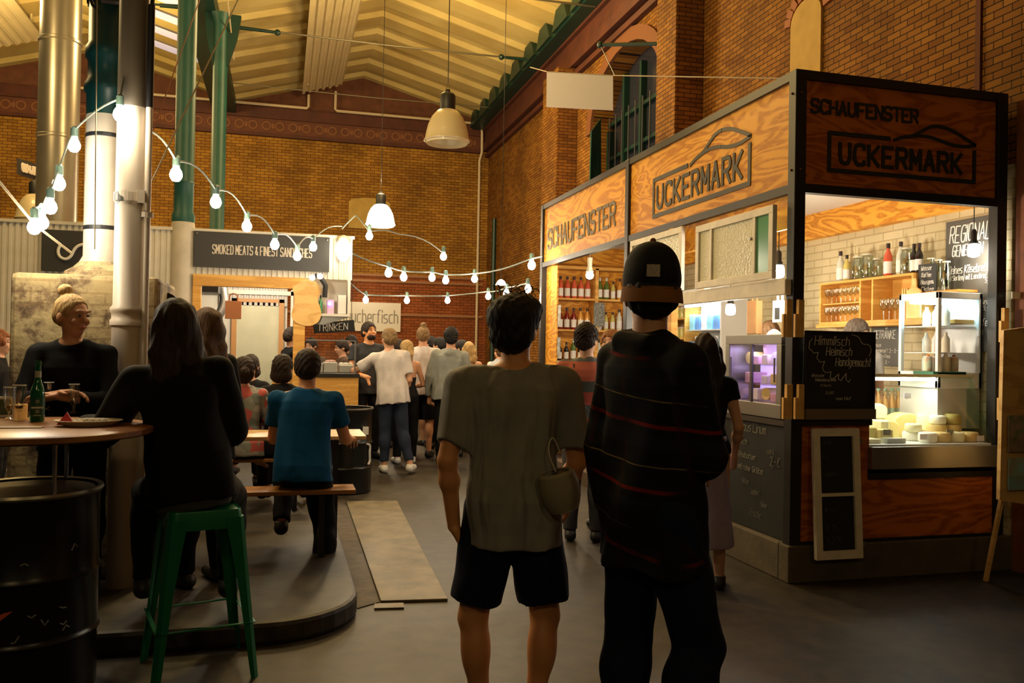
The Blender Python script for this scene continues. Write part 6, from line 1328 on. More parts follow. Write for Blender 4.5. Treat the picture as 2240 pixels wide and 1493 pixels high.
def person(label, x, y, yaw, H, z0=0.0, vox=.012, sex='m', sit=None, lean=0.0, side=0.0, twist=0.0, arms=None, legs=None, head=(0, 0, 0), hair=('short', HBLK), skin=SKIN,
           top=None, bottom=None, shoes=SH_B, group=None, hands=None, extra=None, face=True, hipx=0.0, beard=None, headfwd=.0, parts_cb=None, buttw=1.0, curl=.45, shoulder=1.0):
    T = thing('person', label, 'person', (x, y, z0), group); T.rotation_euler = (0, 0, yaw)
    fem = sex == 'f'; arms = arms or {}; legs = legs or {}; q = H
    Rs = rotm(-lean, side, twist); up = Rs@V(0, 0, 1); rt = Rs@V(1, 0, 0); fw_ = Rs@V(0, 1, 0)
    hz = .525*q if sit is None else sit-z0+.06*q
    hip = V(hipx, 0, hz); nb = hip+up*.295*q; hw = (.048 if fem else .046)*q
    shw = (.092 if fem else .106)*q*shoulder
    J = {}
    for sd, sg in (('L', -1), ('R', 1)):
        sh = hip+up*.270*q+rt*sg*shw
        el, wr = arms.get(sd, ((sg*.17, -.03, -1), (sg*.02, .22, -1)))
        el = sh+unit(V(*el))*.172*q; wr = el+unit(V(*wr))*.150*q
        hj = hip+V(sg*hw, 0, -.01*q)
        kn, an, ft = (legs.get(sd, ((sg*.06, .04, -1), (0, -.05, -1), sg*.15)) if sit is None else legs.get(sd, ((sg*.22, 1, -.08), (0, -.12, -1), sg*.2)))
        kn = hj+unit(V(*kn))*.243*q; an = kn+unit(V(*an))*.235*q
        J[sd] = (sh, el, wr, hj, kn, an, ft)
    if sit is None:      # stand on the floor
        dz = min(J['L'][5][2], J['R'][5][2])-.045*q
        hip = hip-V(0, 0, dz); nb = nb-V(0, 0, dz)
        J = {k: tuple(p-V(0, 0, dz) if isinstance(p, np.ndarray) else p for p in v) for k, v in J.items()}
    hc = nb+up*.062*q+V(0, .012+headfwd, 0)*q*.6+V(0, 0, .045)*q
    Rh = rotm(head[1], head[2], head[0])
    B = Solid()
    tor = [(-.05, .070, .050), (-.02, .088, .060, -.004), (.02, .090 if fem else .084, .062, -.004), (.07, .076 if fem else .080, .052), (.11, .068 if fem else .078, .049), (.17, .078 if fem else .087, .055), (.23, .086 if fem else .096, .058), (.262, .076 if fem else .086, .050, -.004), (.285, .052, .040, -.006), (.308, .034, .032, -.004)]
    tor = [tuple(c*q for c in p) for p in tor]
    B.loft(hip, Rs, tor, .03)
    for sd, sg in (('L', -1), ('R', 1)):
        sh, el, wr, hj, kn, an, ft = J[sd]; a = .9 if fem else 1.0
        B.cone(nb+up*.004*q, sh, .024*q, .024*q*a, .04).cone(sh, el, .0265*q*a, .0225*q*a, .03).cone(el, wr, .0225*q*a, .0145*q*a, .012)
        B.ell(el+(wr-el)*.3, (.0235*q*a,)*3, None, .02)
        ph = unit(wr-el); nrm = unit(V(-sg, .2, 0)) if abs(ph[2]) > .5 else V(0, 0, -1); tdir = V(0, 1, 0) if abs(ph[2]) > .5 else V(-sg, 0, 0)
        if not (hands and hands.get(sd) == 'none'):
            hh = (hands or {}).get(sd)
            if hh: hand(B, wr, V(*hh[0]), V(*hh[1]), V(*hh[2]), q, hh[3] if len(hh) > 3 else curl, 1.0 if vox < .009 else 1.1)
            elif vox < .009: hand(B, wr, ph, nrm, tdir, q, curl)
            else: B.cone(wr, wr+ph*.05*q, .016*q, .018*q, .01, None).cone(wr+ph*.05*q, wr+(ph+nrm*.6)*.075*q, .012*q, .011*q, .01).cone(wr+ph*.02*q, wr+ph*.045*q+tdir*.022*q, .011*q, .009*q, .01)
        B.cone(hj, kn, .050*q, .033*q, .03).cone(kn, an, .031*q, .0195*q, .02).ell(kn+(an-kn)*.28+V(0, -.010, 0)*q, (.031*q, .033*q, .06*q), None, .03)
        fd = V(math.sin(ft), math.cos(ft), 0); hl = an+V(0, 0, -.022*q)-fd*.012*q
        B.cone(an, hl, .02*q, .018*q, .01).cone(hl, hl+fd*.10*q-V(0, 0, .004*q), .018*q, .015*q, .02)
    B.cone(nb-up*.01*q, hc-V(0, 0, .03*q), .034*q if not fem else .029*q, .031*q if not fem else .027*q, .02)
    hp = lambda a, b, c: hc+Rh@V(a, b, c)*q
    B.ell(hc+Rh@V(0, -.004, .008)*q, (.0435*q, .054*q, .052*q), Rh, .01).ell(hp(0, .016, -.032), (.034*q, .036*q, .038*q), Rh, .02).ell(hp(0, .030, -.058), (.017*q, .016*q, .014*q), Rh, .015)
    for sg in (-1, 1): B.ell(hp(sg*.044, -.004, -.014), (.006*q, .013*q, .018*q), Rh, .004)
    if face:
        B.cone(hp(0, .050, .002), hp(0, .060 if fem else .062, -.020), .0055*q, (.0068 if fem else .0085)*q, .006)
        B.ell(hp(0, .0465, .012), (.030*q, .008*q, .006*q), Rh, .01)
        for sg in (-1, 1): B.ell(hp(sg*.018, .0575, -.001), (.0095*q, .007*q, .0055*q), Rh, .006, sub=True); B.ell(hp(sg*.022, .040, -.022), (.013*q, .012*q, .012*q), Rh, .015)
        B.ell(hp(0, .052, -.040), (.013*q, .006*q, .006*q), Rh, .006)
    B.mesh('body', skin, vox, T)
    if face:
        for sg in (-1, 1):
            c = hp(sg*.018, .0475, -.001); o = MB().sph(c, (.0085*q, .005*q, .0045*q), 10, 8, Matrix(Rh)).build('eye', EYEW, None, smooth=True, origin=(0, 0, 0)); o.parent = T
            c = hp(sg*.0182, .0515, -.0015); o2 = MB().sph(c, (.0040*q, .0022*q, .0034*q), 8, 6, Matrix(Rh)).build('iris', EYEM, None, smooth=True, origin=(0, 0, 0)); o2.parent = o
            w = MB().tube([hp(sg*.009, .0555, .0125), hp(sg*.019, .054, .0165), hp(sg*.030, .047, .012)], .0016*q, 5).build('eyebrow', hair[1], None, origin=(0, 0, 0)); w.parent = T
        w = MB().tube([hp(-.014, .0505, -.0400), hp(-.006, .0585, -.0385), hp(0, .059, -.0395), hp(.006, .0585, -.0385), hp(.014, .0505, -.0400)], [.001*q, .003*q, .003*q, .003*q, .001*q], 6).build('lips', LIP, None, smooth=True, origin=(0, 0, 0)); w.parent = T
    # ---- hair
    hs, hm = hair[0], hair[1]; S = Solid(); e = .0035 if hs == 'bun' else (.0085 if fem else .0075)
    if hs != 'none':
        S.ell(hp(0, -.006, .011), ((.0435+e)*q, (.054+e)*q, (.052+e)*q), Rh, .01)
        if hs in ('short', 'curly', 'crop'):
            S.ell(hp(0, -.030, -.012), ((.040+e)*q, (.034+e*.6)*q, (.040)*q), Rh, .02)
        if hs == 'curly': S.ell(hp(0, -.006, .020), (.054*q, .064*q, .060*q), Rh, .01)
        if hs == 'quiff': S.ell(hp(0, -.030, -.018), (.050*q, .042*q, .044*q), Rh, .02).ell(hp(.004, .010, .038), (.053*q, .054*q, .036*q), Rh, .02).ell(hp(-.004, -.02, .022), (.0565*q, .056*q, .048*q), Rh, .02)
        if hs in ('bun', 'topbun'):
            S.ell(hp(0, -.026, -.012), (.042*q, .034*q, .034*q), Rh, .02)
            S.ell(hp(0, -.035 if hs == 'bun' else -.012, .074 if hs == 'bun' else .078), (.024*q, .024*q, .022*q), Rh, .008)
        if hs in ('long', 'wavy', 'bob', 'lowbun', 'ponytail'):
            S.ell(hp(0, -.030, -.02), (.050*q, .036*q, .055*q), Rh, .02)
            if hs in ('long', 'wavy'):
                L = hair[2] if len(hair) > 2 else .2
                for dx in (-.032, -.012, .012, .032): S.cone(hp(dx, -.030, -.03), hp(dx*1.25, -.045, -.03)+V(0, -.012, -L)*q, .026*q, .018*q, .02)
                for sg in (-1, 1): S.cone(hp(sg*.044, -.008, 0), hp(sg*.052, -.02, -.07), .018*q, .02*q, .02).cone(hp(sg*.052, -.02, -.07), hp(sg*.05, -.03, -.07)+V(0, -.01, -L*.7)*q, .02*q, .014*q, .02)
            if hs == 'bob': S.ell(hp(0, -.022, -.045), (.058*q, .042*q, .04*q), Rh, .02)
            if hs == 'lowbun': S.ell(hp(0, -.075, -.01), (.026*q, .024*q, .026*q), Rh, .01)
            if hs == 'ponytail': S.cone(hp(0, -.06, .0), hp(0, -.085, -.05), .02*q, .022*q, .01).cone(hp(0, -.085, -.05), hp(0, -.075, -.14), .022*q, .01*q, .01)
        S.ell(hp(0, .058, -.022 if hs != 'bun' else -.014), (.043*q, .040*q, .052*q) if hs != 'bun' else (.050*q, .046*q, .058*q), Rh, .006, sub=True)
        if hs in ('short', 'curly', 'crop', 'quiff', 'bun', 'topbun'):
            for sg in (-1, 1): S.ell(hp(sg*.052, .012, -.040), (.024*q, .030*q, .034*q), Rh, .008, sub=True)
            S.plane(hp(0, 0, -.060), Rh@V(0, 0, -1))
        if beard: S.ell(hp(0, .028, -.050), (.034*q, .030*q, .024*q), Rh, .01).ell(hp(0, .064, -.036), (.014*q, .014*q, .010*q), Rh, .004, sub=True)
        if hs == 'cap': pass
        S.mesh('hair', hm, vox, T, noise={'curly': .007, 'quiff': .0028, 'wavy': .005, 'bun': .0014, 'topbun': .005}.get(hs, (.0026 if vox < .009 else .0045)), nfreq={'curly': (130, 130, 130), 'wavy': (45, 45, 35), 'long': (80, 80, 22)}.get(hs, (130, 130, 70)))
    # ---- clothes
    def grow(p, a, b=0): return [(c[0], c[1]+a+b*max(0, 1-(c[0]+.05*q)/(.25*q)), c[2]+a+b*max(0, 1-(c[0]+.05*q)/(.25*q))) + tuple(c[3:]) for c in p]
    if bottom:
        kind, bm, ln = bottom[:3]; th = bottom[3] if len(bottom) > 3 else .010; S = Solid()
        S.loft(hip, Rs, grow([c for c in tor if c[0] < .085*q], .007*q+th*.3), .03)
        if kind == 'skirt':
            b_ = hip-V(0, 0, ln*q); S.cone(hip-V(0, 0, .01*q), b_, .082*q, (.12 if sit is None else .10)*q, .03, 1.0)
        else:
            for sd in 'LR':
                sh, el, wr, hj, kn, an, ft = J[sd]
                if ln <= 1: S.cone(hj, kn, .054*q+th, .041*q+th*1.5, .02, capb=ln)
                else: S.cone(hj, kn, .052*q+th, .036*q+th, .02).cone(kn, an, .036*q+th*.8, .025*q+th*.9, .015, capb=ln-1).ell(kn+(an-kn)*.27+V(0, -.009, 0)*q, (.036*q+th, .037*q+th, .062*q+th), None, .03)
        S.mesh('skirt' if kind == 'skirt' else ('shorts' if ln <= 1 else 'trousers'), bm, vox, T, noise=.0035 if vox < .009 else .0025, nfreq=(26, 26, 22), seed=7)
    if top:
        tm, sl, hem = top[:3]; o = top[3] if len(top) > 3 else {}; S = Solid(); lo_ = o.get('loose', .008)
        tt = [c for c in tor]; bz = -hem*q
        base = [(bz,) + tuple(np.interp(bz, [c[0] for c in tor], [c[j] for c in tor]) for j in (1, 2))] + [c for c in tor if c[0] > bz]
        if bz < -.02*q: base[0] = (bz, .090*q, .060*q); base = [base[0]]+[((c[0], max(c[1], .088*q), max(c[2], .060*q))+tuple(c[3:]) if c[0] < .03*q else c) for c in base[1:]]
        w0 = o.get('waist', 0)
        base = [((c[0], c[1]+w0*q*(1 if .04*q < c[0] < .15*q else .3), c[2]+w0*q*(1 if .04*q < c[0] < .15*q else .3))+tuple(c[3:])) for c in base]
        base = grow(base, .007*q, lo_*q)
        if o.get('strap'): base = [c for c in base if c[0] < .225*q]
        S.loft(hip, Rs, base, .02)
        for sd, sg in (('L', -1), ('R', 1)):
            sh, el, wr, hj, kn, an, ft = J[sd]; a = .9 if fem else 1.0; tk = o.get('sleeve_w', .008)
            if o.get('strap'): S.cone(hip+up*.22*q+rt*sg*.05*q+fw_*-.055*q, nb+rt*sg*.045*q+up*.0*q, .006*q, .006*q, .004); continue
            if sl > 0:
                S.cone(nb-up*.004*q, sh, .031*q, .028*q*a+tk*.3*q, .04)
                S.cone(sh, el, .0275*q*a+tk*.75*q, (.024*a+tk)*q+(.004*q if sl <= 1 else 0), .025, capb=min(sl, 1))
                if sl > 1: S.cone(el, wr, (.025*a+tk)*q, (.017*a+tk*.9)*q, .015, capb=sl-1)
            else: S.cone(nb-up*.012*q, sh-rt*sg*.02*q, .030*q, .026*q, .03)
        for ex in o.get('extra', []):
            if ex[0] == 'e': S.ell(nb+Rs@V(*ex[1])*q, tuple(c*q for c in ex[2]), Rs, .02)
            else: S.cone(nb+Rs@V(*ex[1])*q, nb+Rs@V(*ex[2])*q, ex[3]*q, ex[4]*q, .02)
        if not o.get('strap') and o.get('neckr', 1) > .02:
            S.ell(nb+up*.028*q+fw_*o.get('neckf', .014)*q, (o.get('neckr', .034)*q, o.get('neckr', .034)*q, .022*q), Rs, .004, sub=True)
        S.mesh(o.get('name', 'shirt'), tm, vox, T, noise=o.get('noise', .003), nfreq=o.get('nfreq', (34, 34, 12)), seed=o.get('seed', 3))
    if shoes:
        for sd in 'LR':
            sh, el, wr, hj, kn, an, ft = J[sd]; S = Solid(); fd = V(math.sin(ft), math.cos(ft), 0); hl = an+V(0, 0, -.020*q)-fd*.012*q
            S.cone(hl, hl+fd*.105*q-V(0, 0, .004*q), .026*q, .021*q, .02).cone(an+V(0, 0, .0)*q, hl, .027*q, .026*q, .01).plane(V(0, 0, (an[2]-.045*q)), V(0, 0, -1)).plane(an+V(0, 0, .008*q), V(0, 0, 1))
            o = S.mesh('shoe', shoes, max(vox*.8, .008), T)
    ctx = dict(T=T, J=J, hip=hip, nb=nb, hc=hc, hp=hp, Rh=Rh, Rs=Rs, q=q, up=up, rt=rt, fw=fw_)
    if parts_cb: parts_cb(ctx)
    return ctx
def lk(o, T): o.parent = T; return o

def spot(px, depth): p = PD(px, 746, depth); return p.x, p.y
# facing: yaw 0 looks down +Y (away), camera-right direction is about -0.27
AW = -.27
# --- man in grey t-shirt
x, y = spot(1128, 3.32)
C_TEE = cloth('tee_grey', (.26, .25, .22), bump=.3, bscale=9)
def glasses(c):
    hp, q, T = c['hp'], c['q'], c['T']; w = MB()
    for sg in (-1, 1):
        w.tube([hp(sg*.046, -.004, .0), hp(sg*.044, .05, .0)], .0016*q, 5)
        w.tube([hp(sg*.005, .066, .008), hp(sg*.034, .060, .008), hp(sg*.034, .058, -.012), hp(sg*.008, .066, -.012), hp(sg*.005, .066, .008)], .0014*q, 5)
    w.tube([hp(-.005, .066, .004), hp(.005, .066, .004)], .0014*q, 5)
    lk(w.build('glasses', BLK, None, origin=(0, 0, 0)), T)
def tee_extra(c):
    glasses(c); hp, q, T = c['hp'], c['q'], c['T']; w = MB(); R_ = random.Random(2)
    for i in range(26):   # loose curls over the crown
        a = hp(R_.uniform(-.05, .035), R_.uniform(-.01, .045), .062+R_.uniform(-.004, .01)); d = V(R_.uniform(-.02, .012), R_.uniform(-.01, .02), .012+R_.random()*.012)*q
        w.tube(chaikin([a, a+d, a+d+V(.012*R_.choice([-1, 1]), 0, .004)*q, a+d*.8+V(.016*R_.choice([-1, 1]), 0, -.006)*q], 2), .0009*q, 4)
    lk(w.build('curls', HBLK, None, origin=(0, 0, 0)), T)
folds(C_TEE, .06, (8, 8, 1.5), .2)
c1 = person('man in a grey t-shirt and navy shorts seen from behind, hand in pocket', x, y, AW+.12, 1.745, vox=.007, hair=('quiff', HBLK), skin=SKINT,
    arms={'L': ((-.19, -.10, -1), (.12, .12, -1)), 'R': ((.16, -.04, -1), (-.12, .62, -.62))}, head=(-.42, .05, .06), shoes=SH_B,
    legs={'L': ((-.16, .02, -1), (.10, -.06, -1), -.1), 'R': ((.14, .05, -1), (-.12, -.12, -1), .2)},
    top=(C_TEE, .80, .085, dict(loose=.018, waist=.006, sleeve_w=.012, noise=.011, nfreq=(26, 14, 6), seed=12, neckf=.01)), bottom=('shorts', C_NVY, .84, .018), shoulder=1.1,
    hands={'R': ((.2, .8, -.5), (-.6, 0, -.8), (-.5, .6, .5), .6), 'L': ((.5, .25, -1), (1, 0, .3), (0, 1, 0), .3)}, parts_cb=tee_extra)
wr = c1['J']['R'][2]; Tm = Matrix.Translation((x, y, 0)) @ Matrix.Rotation(AW+.12, 4, 'Z')
p = PD(1226, 1078, 3.2)
T = thing('plastic_bowl', 'translucent pale plastic bowl held at the side of the man in grey', 'bowl', tuple(p))
MB().lathe(p, [(.02, -.075), (.055, -.065), (.075, -.02), (.078, .03), (.070, .075), (.055, .085), (.052, .08), (.068, .07), (.074, .03), (.070, -.018), (.05, -.058)], 28, True, Matrix.Rotation(-.25, 3, 'Y')).build('shell', mat('pale_plastic', (.40, .36, .26), .35, trans=.35, ior=1.1), T, smooth=True)
MB().tube(chaikin([p+Vector((-.02, 0, .08)), p+Vector((-.05, .02, .16)), p+Vector((-.02, .05, .22)), p+Vector((.01, .03, .14))], 3), .003, 6).build('strap', mat('strap_pale', (.5, .45, .38), .5), T, smooth=True)
# --- man with cap and plaid shirt
m, nt, b = nodes('plaid'); N = nt.nodes; L = nt.links
tc = N.new('ShaderNodeTexCoord'); nz = N.new('ShaderNodeTexNoise'); nz.inputs['Scale'].default_value = 3; L.new(tc.outputs['Object'], nz.inputs[0]); sp = N.new('ShaderNodeSeparateXYZ'); L.new(tc.outputs['Object'], sp.inputs[0])
def mth(op, a, bb=None):
    n = N.new('ShaderNodeMath'); n.operation = op
    for i, v in enumerate((a, bb)):
        if v is None: continue
        if isinstance(v, (int, float)): n.inputs[i].default_value = v
        else: L.new(v, n.inputs[i])
    return n.outputs[0]
zz = mth('ADD', mth('ADD', sp.outputs['Z'], mth('MULTIPLY', nz.outputs['Fac'], .04)), mth('MULTIPLY', sp.outputs['X'], .12)); fr_ = mth('FRACT', mth('MULTIPLY', zz, 1/.215))
r = N.new('ShaderNodeValToRGB'); r.color_ramp.interpolation = 'CONSTANT'; e = r.color_ramp.elements
stops = [(0, (.007, .007, .010)), (.12, (.17, .010, .007)), (.18, (.007, .007, .010)), (.52, (.24, .17, .07)), (.54, (.008, .008, .011)), (.80, (.012, .014, .022))]
for i, (ps, cl) in enumerate(stops):
    k = e[i] if i < 2 else e.new(ps); k.position = ps; k.color = (*cl, 1)
L.new(fr_, r.inputs[0])
fx = mth('FRACT', mth('MULTIPLY', sp.outputs['X'], 1/.19)); vx = mth('LESS_THAN', fx, .10); mx = N.new('ShaderNodeMix'); mx.data_type = 'RGBA'; mx.inputs['B'].default_value = (.03, .008, .008, 1); L.new(mth('MULTIPLY', vx, .6), mx.inputs['Factor']); L.new(r.outputs[0], mx.inputs['A']); nm_ = N.new('ShaderNodeTexNoise'); nm_.inputs['Scale'].default_value = 4.5; L.new(tc.outputs['Object'], nm_.inputs[0]); mk_ = N.new('ShaderNodeMapRange'); mk_.inputs[1].default_value = .42; mk_.inputs[2].default_value = .6; L.new(nm_.outputs[0], mk_.inputs[0])
fd_ = N.new('ShaderNodeMix'); fd_.data_type = 'RGBA'; fd_.inputs['A'].default_value = (.006, .006, .009, 1); L.new(mk_.outputs[0], fd_.inputs['Factor']); L.new(mx.outputs['Result'], fd_.inputs['B'])
L.new(fd_.outputs['Result'], b.inputs['Base Color']); b.inputs['Roughness'].default_value = .9; b.inputs['Specular IOR Level'].default_value = .2; PLAID = m
CAPB = cloth('cap_black', (.010, .010, .013)); CAPBR = cloth('cap_brown_brim', (.24, .10, .03))
def capcb(c):
    hp, q, T, Rh, hc = c['hp'], c['q'], c['T'], c['Rh'], c['hc']
    S = Solid(); S.ell(hp(0, -.004, .022), (.054*q, .066*q, .063*q), Rh, .01).ell(hp(0, .0, .05), (.046*q, .052*q, .042*q), Rh, .02); S.plane(hp(0, 0, .004), Rh@V(0, 0, -1)); o = S.mesh('cap_crown', CAPB, .006, T)
    vs = []; fs = []; n = 24
    for j, (r0, z) in enumerate(((.0545, .006), (.0560, -.020), (.0545, -.021), (.052, .003))):
        for i in range(n):
            a = PI+PI*i/(n-1); ex = 0; vs.append(hp((r0+ex)*math.cos(a), (.066/.054)*(r0+ex)*math.sin(a)-.004+.0, z))
    for j in range(4):
        for i in range(n-1): fs.append((j*n+i, j*n+i+1, ((j+1) % 4)*n+i+1, ((j+1) % 4)*n+i))
    lk(MB().add(vs, fs).build('cap_band', CAPBR, None, smooth=True, origin=(0, 0, 0), label='brown brim turned to the back'), T)
    # back facing visor
    vs = []; n = 20
    for z in (.0, -.004):
        for r1 in (1.0, 1.13):
            for i in range(n):
                a = PI*1.06+PI*.88*i/(n-1); rr = (r1-1)*math.sin(-a+0)*1.0; vs.append(hp(.056*math.cos(a)*(1+(r1-1)*.35), -.004+.068*math.sin(a)*r1, .002+z-(r1-1)*.16))
    fs = []
    for i in range(n-1): fs += [(i, i+1, n+i+1, n+i), (2*n+i, 3*n+i, 3*n+i+1, 2*n+i+1), (n+i, n+i+1, 3*n+i+1, 3*n+i)]
    lk(MB().add(vs, fs).build('cap_visor', CAPBR, None, smooth=True, origin=(0, 0, 0), label='brown visor of the cap'), T)
    w = MB(); 
    for i in range(3):
        pass
    ang = -PI/2-.10; ctr = lambda a, z: hp((.0565)*math.cos(a)*(1-.0*z), .0685*math.sin(a)-.004, z)
    vs = []
    for z in (.022, .044):
        for i in range(5):
            a = -PI/2-.30+.42*i/4; rr = 1.02 if z < .03 else .985; vs.append(hp(.0565*rr*math.cos(a), .0685*rr*math.sin(a)-.004, z))
    fs = [(i, i+1, 5+i+1, 5+i) for i in range(4)]
    lk(MB().add(vs, fs).build('cap_patch', mat('patch_cream', (.48, .40, .34), .7, noise=.4, nscale=160), None, origin=(0, 0, 0), label='cream patch on the cap'), T)
    lk(MB().sph(hp(0, .0, .093), .006*q, 10, 6).build('cap_button', CAPBR, None, origin=(0, 0, 0)), T)
x, y = spot(1432, 2.95)
person('tall man in a dark plaid shirt and black cap with a brown back visor', x, y, AW-1.0, 1.87, vox=.007, hair=('short', HBLK), skin=SKIN, headfwd=0,
    lean=-.05, arms={'L': ((-.05, -.14, -1), (.05, .20, -1)), 'R': ((.04, .25, -1), (-.9, .8, -.3))}, head=(.95, .02, .02), legs={'L': ((-.08, .02, -1), (.10, -.10, -1), .0), 'R': ((.12, .22, -1), (.10, -.35, -1), .3)}, side=.0,
    top=(PLAID, 1.72, .10, dict(loose=.014, waist=.006, sleeve_w=.010, noise=.009, nfreq=(18, 14, 9), seed=4, neckr=.012, neckf=.04, extra=[('c', (-.035, -.028, .012), (.035, -.028, .012), .020, .020), ('c', (.030, -.02, .012), (.032, .03, .0), .018, .016), ('c', (-.030, -.02, .012), (-.032, .03, .0), .018, .016), ('c', (-.032, .03, .0), (.032, .03, .0), .020, .020), ('c', (-.03, .0, .01), (.03, .0, .01), .024, .024), ('c', (-.02, .004, -.002), (-.085, .0, -.022), .037, .036), ('c', (.02, .004, -.002), (.085, .0, -.022), .037, .036)])), bottom=('pants', C_NVY, 1.97, .018), shoulder=.94, parts_cb=capcb)
# --- striped polo couple
STR = bands('striped_polo', [(0, (.035, .035, .035)), (.96, (.30, .06, .03)), (1.0, (.04, .045, .04)), (1.10, (.32, .055, .03)), (1.20, (.05, .06, .05)), (1.285, (.42, .10, .05)), (1.44, (.09, .09, .08))])
x, y = spot(1283, 6.85)
def strapcb(c):
    nb, hip, q, T = c['nb'], c['hip'], c['q'], c['T']; lk(MB().tube([nb+V(-.05, .03, .0)*q, nb+V(-.055, -.045, -.01)*q, hip+V(-.03, -.085, .14)*q, hip+V(.06, -.08, .02)*q], .006, 6).build('bag_strap', BLK, None, origin=(0, 0, 0)), T)
person('man in a red and grey striped polo shirt standing at the wine shelf', x, y, AW-.15, 1.74, vox=.0095, hair=('curly', HBRN), skin=SKIN, head=(-.35, 0, 0), arms={'L': ((-.2, -.05, -1), (.2, .8, -.4)), 'R': ((.15, -.05, -1), (-.1, .85, .25))}, top=(STR, .85, .02, dict(loose=.012, extra=[('c', (-.025, -.02, .01), (.025, -.02, .01), .014, .014)])), bottom=('pants', mat('trousers_grey', (.035, .035, .035), .8), 1.97, .014), parts_cb=strapcb)
x, y = spot(1337, 7.5)
person('woman with red-brown hair and a white top turning toward the man in stripes', x, y, PI-.55, 1.72, vox=.0105, sex='f', hair=('lowbun', hairmat('hair_auburn', (.30, .12, .04), (.18, .07, .02))), skin=SKINP, head=(-.2, .1, 0), top=(C_WHT, .2, .02), bottom=('pants', C_DK, 1.95), arms={'R': ((.1, .2, -1), (-.3, 1, .3))})
x, y = spot(1545, 5.55)
person('woman with very long dark hair and black top at the kiosk counter', x, y, AW-.15, 1.655, vox=.009, sex='f', hair=('long', HBRN, .24), skin=SKINP, arms={'L': ((-.1, .5, -1), (.3, 1, .1)), 'R': ((.22, .0, -1), (-.05, .55, -.8))}, top=(C_BLK, .35, .0), bottom=('skirt', cloth('skirt_lilac', (.38, .34, .52)), .36, .006), face=True)
# --- staff inside the kiosk
person('kiosk seller with light brown hair behind the fridge, mostly hidden', 4.42, 7.05, PI-.2, 1.68, z0=.16, vox=.012, sex='f', hair=('lowbun', HBR2), skin=SKINP, top=(C_WHT, .5, .05), bottom=('pants', C_DK, 1.95), head=(0, -.5, 0))
person('kiosk seller with short grey hair bending behind the black chalk sign', 4.68, 6.14, PI-.1, 1.68, z0=.16, vox=.012, hair=('short', HGR), skin=SKINP, top=(C_WHT, .5, .05), bottom=('pants', C_DK, 1.95), head=(.3, -.35, 0))
# --- blonde woman behind the bar table
x, y = spot(165, 4.78)
def earr(c): lk(MB().sph(c['hp'](.049, -.002, -.036), .0035, 8, 6).build('earring', mat('earring_dark', (.05, .04, .03), .2, .8), None, origin=(0, 0, 0)), c['T'])
person('smiling blonde woman with a high bun and black jacket, arms crossed on the bar table', x, y, PI-.05, 1.68, z0=.12, vox=.0065, sex='f', hair=('bun', HBLO), skin=SKIN, head=(1.05, -.10, 0), lean=.12, shoulder=1.12,
    arms={'R': ((.18, .35, -1), (-1, .5, .25)), 'L': ((-.20, .35, -1), (1, .55, .18))}, hands={'R': ((-1, .3, .1), (0, .3, -1), (0, 1, .3), .35), 'L': ((1, .15, .1), (0, .2, -1), (0, 1, .3), .35)},
    top=(C_BLK, 1.66, .05, dict(name='jacket', loose=.012, sleeve_w=.011, neckr=.044, neckf=.034, noise=.004)), bottom=('pants', C_BLK, 1.97), parts_cb=earr)
# --- woman on the green stool
person('woman with long dark hair in a black top sitting on the green stool', SX-.05, SY+.02, AW+.30, 1.84, sit=.775, vox=.0075, sex='f', hair=('long', HBRN, .10), skin=SKIN, lean=.06, shoulder=1.08, side=-.14, head=(.5, .0, 0),
    arms={'L': ((-.50, .38, -.8), (-.5, 1, .0)), 'R': ((.22, .30, -1), (-.3, 1, .1))}, legs={'L': ((-.35, 1, -.25), (0, -.15, -1), .0), 'R': ((.2, 1, -.3), (.0, -.2, -1), .1)},
    top=(C_BLK, 1.95, .05, dict(name='cardigan', loose=.006, waist=.022, sleeve_w=.020, noise=.006, nfreq=(14, 12, 10), neckr=.046, neckf=0, extra=[('c', (-.05, .02, -.02), (-.10, .0, -.06), .03, .03)])), bottom=('pants', C_BLK, 1.97, .012),
    parts_cb=lambda c: (Solid().loft(c['hip'], c['Rs'], [(-.072*c['q'], .090*c['q'], .066*c['q']), (-.02*c['q'], .102*c['q'], .076*c['q'])], .01).mesh('undershirt', cloth('cloth_dim_grey', (.05, .046, .042)), .008, c['T'])))
x, y = spot(452, 5.0)
person('person with wavy brown hair standing just beyond the woman on the stool', x, y, AW+.9, 1.62, z0=.12, vox=.009, sex='f', hair=('wavy', HBR2, .10), skin=SKIN, head=(.3, 0, 0), top=(C_BLK, 1.9, .08, dict(loose=.015)), bottom=('pants', C_BLK, 1.97), arms={'L': ((-.1, .3, -1), (.1, 1, .1))})
# --- benches
x, y = spot(668, 5.95)
person('man in a bright blue t-shirt sitting on the near beer bench', x, 5.92, AW+.12, 1.78, z0=.12, sit=.575, vox=.0075, hair=('short', HBRN), skin=SKINT, lean=.14, shoulder=1.0, head=(.1, .0, 0), arms={'L': ((-.16, .45, -1), (.10, 1, -.05)), 'R': ((.26, .42, -1), (.05, 1, -.12))},
    top=(C_BLUE, .62, .04, dict(loose=.014, waist=.010, sleeve_w=.010, noise=.0045, nfreq=(24, 20, 9), seed=8)), bottom=('pants', C_BLK, 1.97, .014), legs={'L': ((-.22, 1, -.12), (.05, -.95, -1), -.1), 'R': ((.14, .35, -1), (.05, -.55, -1), .2)})
FLOR = None
m, nt, b = nodes('floral_shirt'); N = nt.nodes; L = nt.links; tc = N.new('ShaderNodeTexCoord'); vo = N.new('ShaderNodeTexVoronoi'); vo.inputs['Scale'].default_value = 13; L.new(tc.outputs['Object'], vo.inputs['Vector'])
